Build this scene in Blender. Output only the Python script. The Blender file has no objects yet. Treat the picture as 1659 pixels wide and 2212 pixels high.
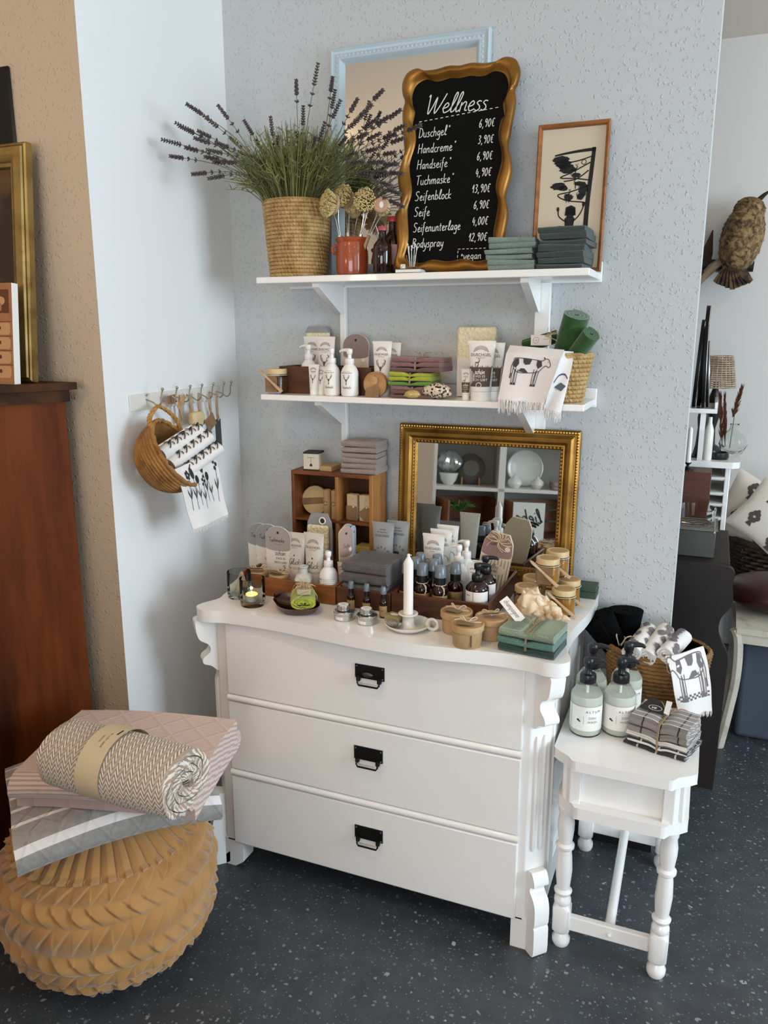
import bpy, math, random
from mathutils import Vector, Matrix
from mathutils.geometry import tessellate_polygon
sin, cos, pi = math.sin, math.cos, math.pi
S = bpy.context.scene
COL = S.collection
random.seed(7)
def srgb(h):
    h = h.lstrip('#')
    o = []
    for i in (0, 2, 4):
        c = int(h[i:i+2], 16)/255
        o.append(c/12.92 if c <= .04045 else ((c+.055)/1.055)**2.4)
    return (*o, 1)
# ------------------------------------------------------------------ camera
PITCH, YAW, EYE = math.radians(12.85), math.radians(22.3), Vector((0, 0, 1.6))
cd = bpy.data.cameras.new('camera'); cam = bpy.data.objects.new('camera', cd); COL.objects.link(cam)
cam.location = EYE; cam.rotation_euler = (pi/2-PITCH, 0, YAW)
cd.sensor_fit = 'HORIZONTAL'; cd.sensor_width = 36; cd.lens = 1714/1659*36; cd.clip_start = .02
S.camera = cam
FW = Vector((-sin(YAW)*cos(PITCH), cos(YAW)*cos(PITCH), -sin(PITCH)))
RT = Vector((cos(YAW), sin(YAW), 0)); UP = RT.cross(FW)
def P(px, py, y=None, z=None, x=None):
    """point where the sight line through photo pixel (px, py) meets a plane of the room"""
    d = FW + RT*((px-829.5)/1714) - UP*((py-1106)/1714)
    t = (y-EYE.y)/d.y if y is not None else (z-EYE.z)/d.z if z is not None else (x-EYE.x)/d.x
    return EYE + d*t
# ------------------------------------------------------------------ light
S.view_settings.view_transform = 'Standard'; S.view_settings.look = 'None'
S.view_settings.exposure = 0.0; S.view_settings.gamma = 1.0; S.view_settings.use_curve_mapping = False
W = bpy.data.worlds.new('world'); S.world = W; W.use_nodes = True
W.node_tree.nodes['Background'].inputs[0].default_value = (.75, .86, 1, 1)
W.node_tree.nodes['Background'].inputs[1].default_value = .25
def area(name, loc, to, sx, sy, power, col, spread=pi):
    l = bpy.data.lights.new(name, 'AREA'); l.shape = 'RECTANGLE'; l.size = sx; l.size_y = sy
    l.energy = power; l.color = col; l.spread = spread
    o = bpy.data.objects.new(name, l); COL.objects.link(o); o.location = loc
    o.rotation_euler = (Vector(to)-Vector(loc)).to_track_quat('-Z', 'Y').to_euler(); return o
DAY = (.72, .87, 1.0); WARM = (1.0, .70, .42)
area('daylight_shop_window', (3.3, 1.15, 1.75), (-1.5, 1.9, 1.7), 1.5, 1.7, 128, DAY)
area('daylight_side_fill', (3.3, -1.7, 1.7), (-1, 1.4, .9), 1.8, 1.9, 26, DAY)  # out of view, added as front fill for the chest
area('daylight_far_window', (3.3, 3.4, 1.8), (0, 4.0, 1.4), 1.0, 1.4, 24, DAY)
area('daylight_front_window', (.2, -3.56, 1.2), (-.6, 2.3, .9), 2.6, 1.6, 98, (.93, .96, 1.0))
def bulb(name, loc, power, r=.06):
    l = bpy.data.lights.new(name, 'POINT'); l.energy = power; l.color = WARM; l.shadow_soft_size = r
    o = bpy.data.objects.new(name, l); COL.objects.link(o); o.location = loc
for i, (x, y, e) in enumerate([(-1.0, .2, 7), (.7, .2, 2), (-.6, -1.7, 6), (-2.3, .1, 2.5), (.9, 3.3, 5)]):
    bulb('ceiling_bulb', (x, y, 2.72), e)
def spot(name, loc, to, power, ang, blend=.8):
    l = bpy.data.lights.new(name, 'SPOT'); l.energy = power; l.color = (1.0, .70, .42); l.spot_size = ang; l.spot_blend = blend; l.shadow_soft_size = .05
    o = bpy.data.objects.new(name, l); COL.objects.link(o); o.location = loc; o.rotation_euler = (Vector(to)-Vector(loc)).to_track_quat('-Z', 'Y').to_euler()
spot('ceiling_spot', (-.95, .75, 2.80), (-.85, 2.0, 1.0), 27, math.radians(48))
bulb('unseen_warm_bulb', (-1.75, .30, 1.85), 7.5, .07)  # unseen bulb off to the left, added to warm the shelves and chest top
# ------------------------------------------------------------------ mesh builder
class MB:
    def __init__(s): s.v = []; s.f = []; s.m = []; s.uv = {}
    def add(s, vs, fs, mi=0, uvs=None):
        b = len(s.v); s.v += [tuple(v) for v in vs]
        for k, f in enumerate(fs):
            if uvs: s.uv[len(s.f)] = uvs[k]
            s.f.append([b+i for i in f]); s.m.append(mi)
        return s
    def box(s, x0, x1, y0, y1, z0, z1, mi=0, R=None):
        vs = [Vector((x, y, z)) for z in (z0, z1) for y in (y0, y1) for x in (x0, x1)]
        if R: vs = [R @ v for v in vs]
        return s.add(vs, [(0, 2, 3, 1), (4, 5, 7, 6), (0, 1, 5, 4), (2, 6, 7, 3), (0, 4, 6, 2), (1, 3, 7, 5)], mi)
    def lathe(s, prof, n=32, c=(0, 0, 0), R=None, mi=0, mis=None, fn=None):
        vs = []; c = Vector(c)
        for k, (r, z) in enumerate(prof):
            for i in range(n):
                a = 2*pi*i/n; rr = fn(r, z, a) if fn else r
                p = Vector((rr*cos(a), rr*sin(a), z))
                vs.append((R @ p if R else p)+c)
        for k in range(len(prof)-1):
            m = mis[k] if mis else mi
            fs = [(k*n+i, k*n+(i+1) % n, (k+1)*n+(i+1) % n, (k+1)*n+i) for i in range(n)]
            if k == 0: b = len(s.v); s.v += [tuple(v) for v in vs]
            for f in fs: s.f.append([b+q for q in f]); s.m.append(m)
        if prof[0][0] > 1e-5: s.f.append([b+i for i in reversed(range(n))]); s.m.append(mis[0] if mis else mi)
        if prof[-1][0] > 1e-5: s.f.append([b+(len(prof)-1)*n+i for i in range(n)]); s.m.append(mis[-1] if mis else mi)
        return s
    def grid(s, fn, nu, nv, cu=False, cv=False, mi=0, uv=False):
        vs = [fn(i/(nu if cu else nu-1), j/(nv if cv else nv-1)) for j in range(nv) for i in range(nu)]
        fs = []; us = []
        for j in range(nv if cv else nv-1):
            for i in range(nu if cu else nu-1):
                fs.append((j*nu+i, j*nu+(i+1) % nu, ((j+1) % nv)*nu+(i+1) % nu, ((j+1) % nv)*nu+i))
                if uv:
                    u0, u1 = i/(nu if cu else nu-1), (i+1)/(nu if cu else nu-1); v0, v1 = j/(nv if cv else nv-1), (j+1)/(nv if cv else nv-1)
                    us.append(((u0, v0), (u1, v0), (u1, v1), (u0, v1)))
        return s.add(vs, fs, mi, us if uv else None)
    def ball(s, c, rx, ry=None, rz=None, nu=12, nv=8, mi=0, R=None):
        ry = ry or rx; rz = rz or rx; c = Vector(c)
        def fn(u, v):
            p = Vector((rx*sin(pi*v)*cos(2*pi*u), ry*sin(pi*v)*sin(2*pi*u), -rz*cos(pi*v)))
            return (R @ p if R else p)+c
        return s.grid(fn, nu, nv, cu=True, mi=mi)
    def tube(s, path, r, n=8, mi=0, closed=False, flat=1.0):
        path = [Vector(p) for p in path]; N = len(path); vs = []; prev = None
        for i, p in enumerate(path):
            a = path[(i-1) % N] if closed else path[max(i-1, 0)]; b = path[(i+1) % N] if closed else path[min(i+1, N-1)]
            t = (b-a)
            t = t.normalized() if t.length > 1e-9 else Vector((0, 0, 1))
            if prev is None: q = t.orthogonal().normalized()
            else:
                q = prev - t*prev.dot(t)
                q = q.normalized() if q.length > 1e-6 else t.orthogonal().normalized()
            prev = q; w = t.cross(q); rr = r[i] if isinstance(r, (list, tuple)) else r
            for k in range(n): vs.append(p+q*(rr*cos(2*pi*k/n))+w*(rr*flat*sin(2*pi*k/n)))
        fs = []
        for i in range(N if closed else N-1):
            j = (i+1) % N
            for k in range(n): fs.append((i*n+k, i*n+(k+1) % n, j*n+(k+1) % n, j*n+k))
        if not closed: fs += [tuple(reversed(range(n))), tuple(range((N-1)*n, N*n))]
        return s.add(vs, fs, mi)
    def prism(s, poly, fa, fb, mi=0, mi_side=None):
        """outline poly [(u,v)] placed by fa (near face) and fb (far face)"""
        n = len(poly); vs = [fa(*p) for p in poly]+[fb(*p) for p in poly]
        tri = tessellate_polygon([[Vector((p[0], p[1], 0)) for p in poly]])
        s.add(vs, [tuple(t) for t in tri]+[tuple(n+i for i in reversed(t)) for t in tri], mi)
        return s.add(vs, [(i, n+i, n+(i+1) % n, (i+1) % n) for i in range(n)], mi if mi_side is None else mi_side)
    def flat(s, poly, fn, mi=0):
        tri = tessellate_polygon([[Vector((p[0], p[1], 0)) for p in poly]])
        return s.add([fn(*p) for p in poly], [tuple(t) for t in tri], mi)
    def ribbon(s, pts, w, fn, mi=0, smooth=True):
        pts = cat(pts) if smooth and len(pts) > 2 else pts
        vs = []; N = len(pts)
        for i in range(N):
            a = pts[max(i-1, 0)]; b = pts[min(i+1, N-1)]
            dx, dy = b[0]-a[0], b[1]-a[1]; L = math.hypot(dx, dy) or 1; ww = w(i/(N-1)) if callable(w) else w
            nx, ny = -dy/L*ww/2, dx/L*ww/2
            vs += [fn(pts[i][0]+nx, pts[i][1]+ny), fn(pts[i][0]-nx, pts[i][1]-ny)]
        return s.add(vs, [(2*i, 2*i+1, 2*i+3, 2*i+2) for i in range(N-1)], mi)
    def xf(s, M):
        s.v = [tuple(M @ Vector(v)) for v in s.v]; return s
    def build(s, name, mats, parent=None, bevel=0, seg=2, angle=40, subsurf=0, smooth=True, solid=0):
        me = bpy.data.meshes.new(name); me.from_pydata(s.v, [], s.f)
        for m in (mats if isinstance(mats, (list, tuple)) else [mats]): me.materials.append(m)
        me.polygons.foreach_set('material_index', s.m)
        if s.uv:
            ul = me.uv_layers.new(name='UVMap')
            for pi_, p in enumerate(me.polygons):
                if pi_ in s.uv:
                    for k, li in enumerate(p.loop_indices): ul.data[li].uv = s.uv[pi_][k]
        me.validate(); me.update()
        if smooth:
            me.polygons.foreach_set('use_smooth', [True]*len(me.polygons))
            me.set_sharp_from_angle(angle=math.radians(angle))
        o = bpy.data.objects.new(name, me); COL.objects.link(o)
        if parent: o.parent = parent
        if solid:
            md = o.modifiers.new('solid', 'SOLIDIFY'); md.thickness = solid; md.offset = 0
        if bevel:
            b = o.modifiers.new('bevel', 'BEVEL'); b.width = bevel; b.segments = seg; b.limit_method = 'ANGLE'; b.angle_limit = math.radians(35)
        if subsurf:
            b = o.modifiers.new('sub', 'SUBSURF'); b.levels = subsurf; b.render_levels = subsurf
        return o
def cat(pts, closed=False, k=5):
    out = []; n = len(pts)
    for i in range(n if closed else n-1):
        g = (lambda j: pts[j % n]) if closed else (lambda j: pts[max(0, min(n-1, j))])
        p0, p1, p2, p3 = g(i-1), g(i), g(i+1), g(i+2)
        for q in range(k):
            t = q/k
            out.append(tuple(.5*(2*b+(c-a)*t+(2*a-5*b+4*c-d)*t*t+(3*b-a-3*c+d)*t**3) for a, b, c, d in zip(p0, p1, p2, p3)))
    if not closed: out.append(tuple(pts[-1]))
    return out
def thing(name, label, cat_, loc=(0, 0, 0), rz=0, group=None):
    o = bpy.data.objects.new(name, None); COL.objects.link(o); o.empty_display_size = .05
    o.location = loc; o.rotation_euler = (0, 0, rz); o['label'] = label; o['category'] = cat_
    if group: o['group'] = group
    return o
def tag(o, label, cat_, group=None, loc=None, rz=None):
    o['label'] = label; o['category'] = cat_
    if group: o['group'] = group
    if loc is not None: o.location = loc
    if rz is not None: o.rotation_euler = (0, 0, rz)
    return o
def struct(o): o['kind'] = 'structure'; return o
KIDS = {}
def dup(root, loc, rz=None, label=None, group=None):
    def rec(o, par):
        c = o.copy(); COL.objects.link(c)
        if par: c.parent = par
        for ch in [q for q in ALL() if q.parent == o]: rec(ch, c)
        return c
    def ALL(): return list(COL.objects)
    r = rec(root, None); r.location = loc
    if rz is not None: r.rotation_euler = (0, 0, rz)
    if label: r['label'] = label
    if group: r['group'] = group
    return r
# ------------------------------------------------------------------ materials
class NT:
    def __init__(s, m): s.t = m.node_tree
    def n(s, typ, **kw):
        o = s.t.nodes.new(typ)
        for k, v in kw.items():
            if k.startswith('i_'): o.inputs[k[2:].replace('_', ' ')].default_value = v
            elif k[0] == 'j' and k[1:].isdigit(): o.inputs[int(k[1:])].default_value = v
            else: setattr(o, k, v)
        return o
    def l(s, a, b): s.t.links.new(a, b)
    def ramp(s, src, stops, interp='LINEAR'):
        r = s.n('ShaderNodeValToRGB'); r.color_ramp.interpolation = interp
        e = r.color_ramp.elements
        while len(e) < len(stops): e.new(.5)
        for q, (p, c) in zip(e, stops): q.position = p; q.color = c if not isinstance(c, (int, float)) else (c, c, c, 1)
        s.l(src, r.inputs[0]); return r.outputs[0]
    def math(s, op, a, b=0.0):
        o = s.n('ShaderNodeMath', operation=op)
        for i, x in enumerate((a, b)):
            if isinstance(x, (int, float)): o.inputs[i].default_value = x
            else: s.l(x, o.inputs[i])
        return o.outputs[0]
MATS = {}
def M(name, col, rough=.55, metal=0, var=None, bump=None, trans=0, ior=1.45, coat=0, sub=0, coord='Object', spec=None, stretch=None, alpha=1, sheen=0):
    """var=(scale,hex2,lo,hi), bump=(kind,scale,strength,dist)"""
    if name in MATS: return MATS[name]
    m = bpy.data.materials.new(name); m.use_nodes = True; t = NT(m); b = m.node_tree.nodes['Principled BSDF']
    b.inputs['Base Color'].default_value = srgb(col); b.inputs['Roughness'].default_value = rough
    b.inputs['Metallic'].default_value = metal; b.inputs['IOR'].default_value = ior
    b.inputs['Transmission Weight'].default_value = trans; b.inputs['Coat Weight'].default_value = coat
    b.inputs['Alpha'].default_value = alpha; b.inputs['Sheen Weight'].default_value = sheen
    if sub: b.inputs['Subsurface Weight'].default_value = sub; b.inputs['Subsurface Radius'].default_value = (.02, .01, .006)
    if spec is not None: b.inputs['Specular IOR Level'].default_value = spec
    vec = None
    if var or bump:
        tc = t.n('ShaderNodeTexCoord'); vec = tc.outputs[coord]
        if stretch:
            mp = t.n('ShaderNodeMapping'); mp.inputs['Scale'].default_value = stretch; t.l(vec, mp.inputs[0]); vec = mp.outputs[0]
    if var:
        n = t.n('ShaderNodeTexNoise', i_Scale=var[0], i_Detail=5.0, i_Roughness=.6); t.l(vec, n.inputs['Vector'])
        lo, hi = (var[2], var[3]) if len(var) > 2 else (.35, .65)
        t.l(t.ramp(n.outputs[0], [(lo, srgb(col)), (hi, srgb(var[1]))]), b.inputs['Base Color'])
    if bump:
        kind, sc, st, di = bump
        if kind == 'noise':
            n = t.n('ShaderNodeTexNoise', i_Scale=sc, i_Detail=4.0); out = n.outputs[0]; t.l(vec, n.inputs['Vector'])
        elif kind == 'voronoi':
            n = t.n('ShaderNodeTexVoronoi', i_Scale=sc); out = n.outputs['Distance']; t.l(vec, n.inputs['Vector'])
        elif kind == 'knit':
            w1 = t.n('ShaderNodeTexWave', i_Scale=sc, bands_direction='X'); w2 = t.n('ShaderNodeTexWave', i_Scale=sc, bands_direction='Z'); w3 = t.n('ShaderNodeTexWave', i_Scale=sc, bands_direction='Y')
            for w in (w1, w2, w3): t.l(vec, w.inputs['Vector'])
            out = t.math('MULTIPLY', t.math('ADD', w1.outputs['Fac'], w3.outputs['Fac']), t.math('ADD', w2.outputs['Fac'], .4))
        elif kind == 'rope':
            w1 = t.n('ShaderNodeTexWave', i_Scale=sc, bands_direction='DIAGONAL', i_Distortion=2.5, i_Detail=2.0); t.l(vec, w1.inputs['Vector']); out = w1.outputs['Fac']
        bp = t.n('ShaderNodeBump', i_Strength=st, i_Distance=di); t.l(out, bp.inputs['Height']); t.l(bp.outputs[0], b.inputs['Normal'])
    MATS[name] = m; return m
def glass(name, col, rough=.02, ior=1.45): return M(name, col, rough, trans=1, ior=ior)
def wood(name, c1, c2, scale=(1, 12, 12), rough=.45, sc=3.0):
    return M(name, c1, rough, var=(sc, c2, .35, .62), bump=('noise', sc*3, .15, .002), stretch=scale)
def wallmat(name, col, grain=1.0):
    if name in MATS: return MATS[name]
    m = bpy.data.materials.new(name); m.use_nodes = True; t = NT(m); b = m.node_tree.nodes['Principled BSDF']
    b.inputs['Base Color'].default_value = srgb(col); b.inputs['Roughness'].default_value = .85
    tc = t.n('ShaderNodeTexCoord'); v = t.n('ShaderNodeTexVoronoi', i_Scale=88.0, i_Randomness=1.0); n0 = t.n('ShaderNodeTexNoise', i_Scale=90.0, i_Detail=2.0)
    va = t.n('ShaderNodeVectorMath', operation='SCALE'); va.inputs['Scale'].default_value = .02
    vb = t.n('ShaderNodeVectorMath', operation='ADD'); t.l(n0.outputs['Color'], va.inputs[0]); t.l(va.outputs[0], vb.inputs[1])
    t.l(tc.outputs['Object'], n0.inputs['Vector']); t.l(tc.outputs['Object'], vb.inputs[0]); t.l(vb.outputs[0], v.inputs['Vector'])
    sep = t.n('ShaderNodeSeparateColor'); t.l(v.outputs['Color'], sep.inputs[0])
    on = t.math('GREATER_THAN', sep.outputs[0], .5)
    chip = t.math('MULTIPLY', on, t.ramp(v.outputs['Distance'], [(.1, 1.0), (.42, 0.0)]))
    n = t.n('ShaderNodeTexNoise', i_Scale=160.0, i_Detail=3.0); t.l(tc.outputs['Object'], n.inputs['Vector'])
    h = t.math('ADD', t.math('MULTIPLY', chip, grain), t.math('MULTIPLY', n.outputs[0], .25))
    bp = t.n('ShaderNodeBump', i_Strength=.75, i_Distance=.0022); t.l(h, bp.inputs['Height']); t.l(bp.outputs[0], b.inputs['Normal'])
    MATS[name] = m; return m
# ------------------------------------------------------------------ writing
def typed(s, size=.01, align='CENTER', wide=1.0):
    c = bpy.data.curves.new('t', 'FONT'); c.body = s; c.size = size; c.align_x = align; c.resolution_u = 3
    o = bpy.data.objects.new('t', c); COL.objects.link(o)
    me = bpy.data.meshes.new_from_object(o.evaluated_get(bpy.context.evaluated_depsgraph_get()))
    r = ([(v.co.x*wide, v.co.y) for v in me.vertices], [tuple(p.vertices) for p in me.polygons])
    bpy.data.objects.remove(o); bpy.data.curves.remove(c); bpy.data.meshes.remove(me); return r
def put_typed(mb, s, fn, u, v, size, mi=0, wide=1.0, align='CENTER'):
    vs, fs = typed(s, size, align, wide); mb.add([fn(a+u, b+v) for a, b in vs], fs, mi)
H = {  # hand lettering: advance, strokes (x-height 5, capitals 10)
 'W': (10, [[(0, 9), (.6, 10), (1.2, 5), (2, 0), (3.5, 3), (5, 8.5), (5.2, 3), (6, 0), (8, 4), (10, 10)]]),
 'e': (4.4, [[(0, 2.4), (2.4, 2.9), (3.2, 4), (2.2, 5.2), (.9, 4), (.6, 2), (1.8, .1), (4.2, 1)]]),
 'l': (3.2, [[(0, 1), (1.8, 5), (2.6, 9), (2, 10.4), (1.2, 8.5), (1, 2.5), (1.6, .2), (3.2, 1)]]),
 'n': (4.8, [[(.4, 5), (.5, 0)], [(.5, 3), (2, 5), (3.2, 4.4), (3.3, .8), (4.6, .6)]]),
 's': (3.8, [[(3, 4.6), (1.6, 5), (.7, 4), (2.4, 2.4), (2.8, 1), (1.6, 0), (.2, .6)]]),
 'D': (6, [[(.8, 10), (.8, 0)], [(0, 10), (3, 9.4), (5, 6), (4.6, 2), (2.4, .2), (0, 0)]]),
 'u': (4.6, [[(.4, 5), (.4, 1.4), (1.6, 0), (3.2, 1.4), (3.4, 5)], [(3.4, 5), (3.5, .6), (4.4, .2)]]),
 'c': (3.8, [[(3.2, 4.4), (2, 5), (.7, 3.6), (.7, 1.3), (2, 0), (3.4, .8)]]),
 'h': (4.6, [[(.5, 10), (.5, 0)], [(.5, 3.2), (2, 5), (3.3, 4), (3.4, 0)]]),
 'g': (4.4, [[(3.4, 4.6), (1.8, 5), (.6, 3), (1.4, .6), (3.4, 2)], [(3.4, 5), (3.5, -2), (2, -4), (.4, -3)]]),
 'H': (6.4, [[(.8, 10), (.6, 0)], [(5.2, 10.4), (5, 0)], [(.6, 5), (5.1, 5.4)]]),
 'a': (4.6, [[(3.4, 4.6), (1.8, 5), (.6, 2.8), (1.4, .2), (3.4, 2)], [(3.4, 5), (3.5, .8), (4.4, .3)]]),
 'd': (4.6, [[(3.4, 4.4), (1.8, 5), (.6, 2.8), (1.4, .2), (3.4, 2)], [(3.5, 10), (3.5, .6), (4.4, .2)]]),
 'r': (3.4, [[(.5, 5), (.5, 0)], [(.5, 3), (1.6, 4.8), (3, 4.6)]]),
 'm': (7, [[(.4, 5), (.5, 0)], [(.5, 3), (1.8, 5), (2.9, 4.4), (3, 0)], [(3, 3), (4.4, 5), (5.6, 4.4), (5.7, .4), (6.6, .6)]]),
 'i': (2, [[(.8, 5), (.8, .6), (1.6, .2)], [(.8, 7), (.9, 7.5)]]),
 'f': (3.4, [[(3, 9.6), (1.8, 10), (1.2, 8), (1.1, -2), (.4, -3.6)], [(0, 4.8), (2.6, 5)]]),
 'T': (6, [[(0, 9.6), (6, 10.2)], [(2.8, 9.8), (2.6, 0)]]),
 'k': (4.4, [[(.5, 10), (.5, 0)], [(3.6, 5), (.6, 2.4), (3.8, 0)]]),
 'S': (6, [[(5, 8.8), (3.4, 10), (1.2, 9), (1.2, 6.8), (3.4, 5), (4.4, 2.6), (3, .2), (.2, .8)]]),
 'b': (4.6, [[(.5, 10), (.5, 0)], [(.5, 3.4), (2.2, 5), (3.6, 3.4), (3, .6), (.6, .2)]]),
 'o': (4.4, [[(2, 5), (.6, 3.6), (.8, 1), (2.2, 0), (3.6, 1.6), (3.4, 4), (2, 5)]]),
 't': (3.2, [[(1.2, 8), (1.2, 1), (2.4, .2)], [(0, 5.2), (2.8, 5.4)]]),
 'B': (5.8, [[(.8, 10), (.8, 0)], [(.2, 10), (3.4, 9.4), (3.8, 7), (.9, 5.2), (4.4, 4), (4.6, 1.4), (2, 0), (.2, .1)]]),
 'p': (4.6, [[(.6, 5), (.5, -4)], [(.5, 3.4), (2.2, 5), (3.6, 3.4), (3, .6), (.6, .4)]]),
 'y': (4.2, [[(.4, 5), (.8, 1.6), (2, .8), (3.4, 3)], [(3.5, 5), (3, -1), (1.4, -4), (0, -3.4)]]),
 'v': (4, [[(.3, 5), (1.8, 0), (3.6, 5)]]), 'A': (6.4, [[(0, 0), (2.8, 10), (4.8, 0)], [(.9, 3.4), (4.4, 3.8)]]),
 'G': (7, [[(5.4, 8.4), (3.8, 10), (1.4, 8), (.8, 3), (2.6, .2), (5, 1.6), (5.2, 4.4)], [(3.4, 4.4), (6, 4.6), (5.2, -1), (2.6, -3)]]),
 '\u00f6': (4.4, [[(2, 5), (.6, 3.6), (.8, 1), (2.2, 0), (3.6, 1.6), (3.4, 4), (2, 5)], [(1.2, 6.8), (1.3, 7.4)], [(2.8, 6.8), (2.9, 7.4)]]),
 '\u00fc': (4.6, [[(.4, 5), (.4, 1.4), (1.6, 0), (3.2, 1.4), (3.4, 5)], [(3.4, 5), (3.5, .6), (4.4, .2)], [(1, 6.8), (1.1, 7.4)], [(2.8, 6.8), (2.9, 7.4)]]),
 '0': (4.6, [[(2, 9), (.6, 6), (.7, 2), (2.1, 0), (3.6, 3), (3.4, 7), (2, 9)]]),
 '1': (3.4, [[(.2, 4.4), (2, 9), (2, 0)]]),
 '2': (4.6, [[(.6, 7.4), (2, 9), (3.4, 7.4), (2.4, 3.6), (.4, .2), (3.8, .4)]]),
 '3': (4.4, [[(.6, 8.4), (2.4, 9), (3.2, 7), (1.6, 5), (3.4, 3), (2.4, .2), (.4, .6)]]),
 '4': (4.6, [[(1.6, 8.6), (.6, 3.4), (3.8, 3.6)], [(3, 6), (2.8, -.6)]]),
 '6': (4.4, [[(3, 9), (1, 5.4), (.7, 2), (2, 0), (3.5, 2), (2.4, 4.4), (.8, 3)]]),
 '9': (4.4, [[(3.4, 8.2), (1.8, 9), (.7, 7), (1.8, 5.2), (3.4, 7)], [(3.4, 8.4), (3.2, 3), (2.2, 0)]]),
 ',': (2.6, [[(1.2, .6), (.6, -1.8)]]), '*': (3, [[(0, 5), (2.4, 5.6)], [(1.4, 6.8), (.9, 3.8)], [(.4, 6.3), (2, 4.2)]]), ' ': (3.4, []),
 '\u20ac': (4.8, [[(4, 8), (2.6, 9), (1.2, 6.6), (1.2, 2.4), (2.8, 0), (4, .8)], [(.2, 5.4), (3, 5.6)], [(.2, 3.6), (2.8, 3.8)]]),
}
def hand(mb, s, fn, u, v, size, w, mi=0, slant=.12, gap=.35, wide=1.0, align='LEFT', rise=0):
    """hand-drawn lettering; size = capital height"""
    k = size/10; tot = sum((H[c][0]+gap) for c in s)*k*wide
    x = u-(tot if align == 'RIGHT' else tot/2 if align == 'CENTER' else 0)
    x0 = x
    for c in s:
        adv, st = H[c]
        for q in st:
            mb.ribbon([(x+(a+slant*b)*k*wide, v+b*k+(x-x0)*rise) for a, b in q], w, fn, mi)
        x += (adv+gap)*k*wide
def ellipse(cx, cy, rx, ry, n=24, a0=0, a1=2*pi): return [(cx+rx*cos(a0+(a1-a0)*i/n), cy+ry*sin(a0+(a1-a0)*i/n)) for i in range(n+(0 if abs(a1-a0-2*pi) < 1e-6 else 1))]
# ================================================================== THE SETTING
XL, YB, YP, XE = -1.513, 2.36, 1.707, -.056     # left wall, back wall, pier face, end of the back wall
m_white = wallmat('white woodchip', '#bdc1c2'); m_smooth = M('smooth white plaster', '#e6e7e6', .8, bump=('noise', 60, .12, .002))
m_beige = wallmat('beige woodchip', '#bfac95', .9); m_ceil = M('warm white ceiling', '#e6dccf', .9); m_far = M('far room plaster', '#d8d6d2', .9, bump=('noise', 40, .08, .002))
mf = bpy.data.materials.new('flecked vinyl'); mf.use_nodes = True; t = NT(mf); b = mf.node_tree.nodes['Principled BSDF']
tc = t.n('ShaderNodeTexCoord'); n1 = t.n('ShaderNodeTexNoise', i_Scale=14.0, i_Detail=8.0, i_Roughness=.7); t.l(tc.outputs['Object'], n1.inputs['Vector'])
base = t.ramp(n1.outputs[0], [(.3, srgb('#33373c')), (.7, srgb('#454a4f'))])
prev = base
for sc, thr, rad, c in ((70.0, .80, .30, '#8d9294'), (140.0, .84, .33, '#7b8083'), (38.0, .9, .20, '#a4a8a8')):
    nd = t.n('ShaderNodeTexNoise', i_Scale=sc*1.5, i_Detail=1.0); t.l(tc.outputs['Object'], nd.inputs['Vector'])
    sv = t.n('ShaderNodeVectorMath', operation='SCALE'); sv.inputs['Scale'].default_value = .9/sc; t.l(nd.outputs['Color'], sv.inputs[0])
    ad = t.n('ShaderNodeVectorMath', operation='ADD'); t.l(tc.outputs['Object'], ad.inputs[0]); t.l(sv.outputs[0], ad.inputs[1])
    vo = t.n('ShaderNodeTexVoronoi', i_Scale=sc); t.l(ad.outputs[0], vo.inputs['Vector'])
    sp = t.n('ShaderNodeSeparateColor'); t.l(vo.outputs['Color'], sp.inputs[0])
    f = t.math('MULTIPLY', t.math('GREATER_THAN', sp.outputs[0], thr), t.math('LESS_THAN', vo.outputs['Distance'], rad))
    mx = t.n('ShaderNodeMix', data_type='RGBA'); t.l(t.math('MULTIPLY', f, t.math('ADD', t.math('MULTIPLY', sp.outputs[1], .7), .25)), mx.inputs[0]); t.l(prev, mx.inputs[6]); mx.inputs[7].default_value = srgb(c); prev = mx.outputs[2]
t.l(prev, b.inputs['Base Color']); b.inputs['Roughness'].default_value = .42
bp = t.n('ShaderNodeBump', i_Strength=.1, i_Distance=.001); n2 = t.n('ShaderNodeTexNoise', i_Scale=220.0); t.l(tc.outputs['Object'], n2.inputs['Vector']); t.l(n2.outputs[0], bp.inputs['Height']); t.l(bp.outputs[0], b.inputs['Normal'])
struct(MB().box(-3.3, 3.3, -3.6, 4.4, -.06, 0).build('floor', mf, smooth=False))
struct(MB().box(-3.3, 3.3, -3.6, 4.4, 2.9, 2.96).build('ceiling', m_ceil, smooth=False))
struct(MB().box(XL, XE, YB, YB+.13, 0, 2.9).build('wall_back', m_white, smooth=False))
w = MB().box(-3.3, XL, YP, YB+.13, 0, 2.9); w.m = [0]*6; w.m[5] = 1
struct(w.build('wall_left', [m_beige, m_smooth], smooth=False))
struct(MB().box(-3.3, 3.3, 4.3, 4.4, 0, 2.9).build('wall_far', m_far, smooth=False))
q = MB().box(-3.3, -1.15, -3.6, -3.5, 0, 2.9).box(1.55, 3.3, -3.6, -3.5, 0, 2.9).box(-1.15, 1.55, -3.6, -3.5, 0, .38).box(-1.15, 1.55, -3.6, -3.5, 2.12, 2.9)
struct(q.build('wall_rear', M('rear wall', '#d8cbbd', .9), smooth=False))
q = MB()
for x0, x1, z0, z1 in ((-1.15, -1.1, .38, 2.12), (1.5, 1.55, .38, 2.12), (-1.1, 1.5, .38, .43), (-1.1, 1.5, 2.07, 2.12), (.18, .22, .43, 2.07)): q.box(x0, x1, -3.55, -3.51, z0, z1)
struct(q.build('window_4', M('window paint', '#e8e8e6', .4), smooth=False))
struct(MB().box(-3.3, -3.2, -3.5, YP, 0, 2.9).build('wall_side', M('side wall', '#d6c3ad', .9), smooth=False))
ww = MB()
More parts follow.
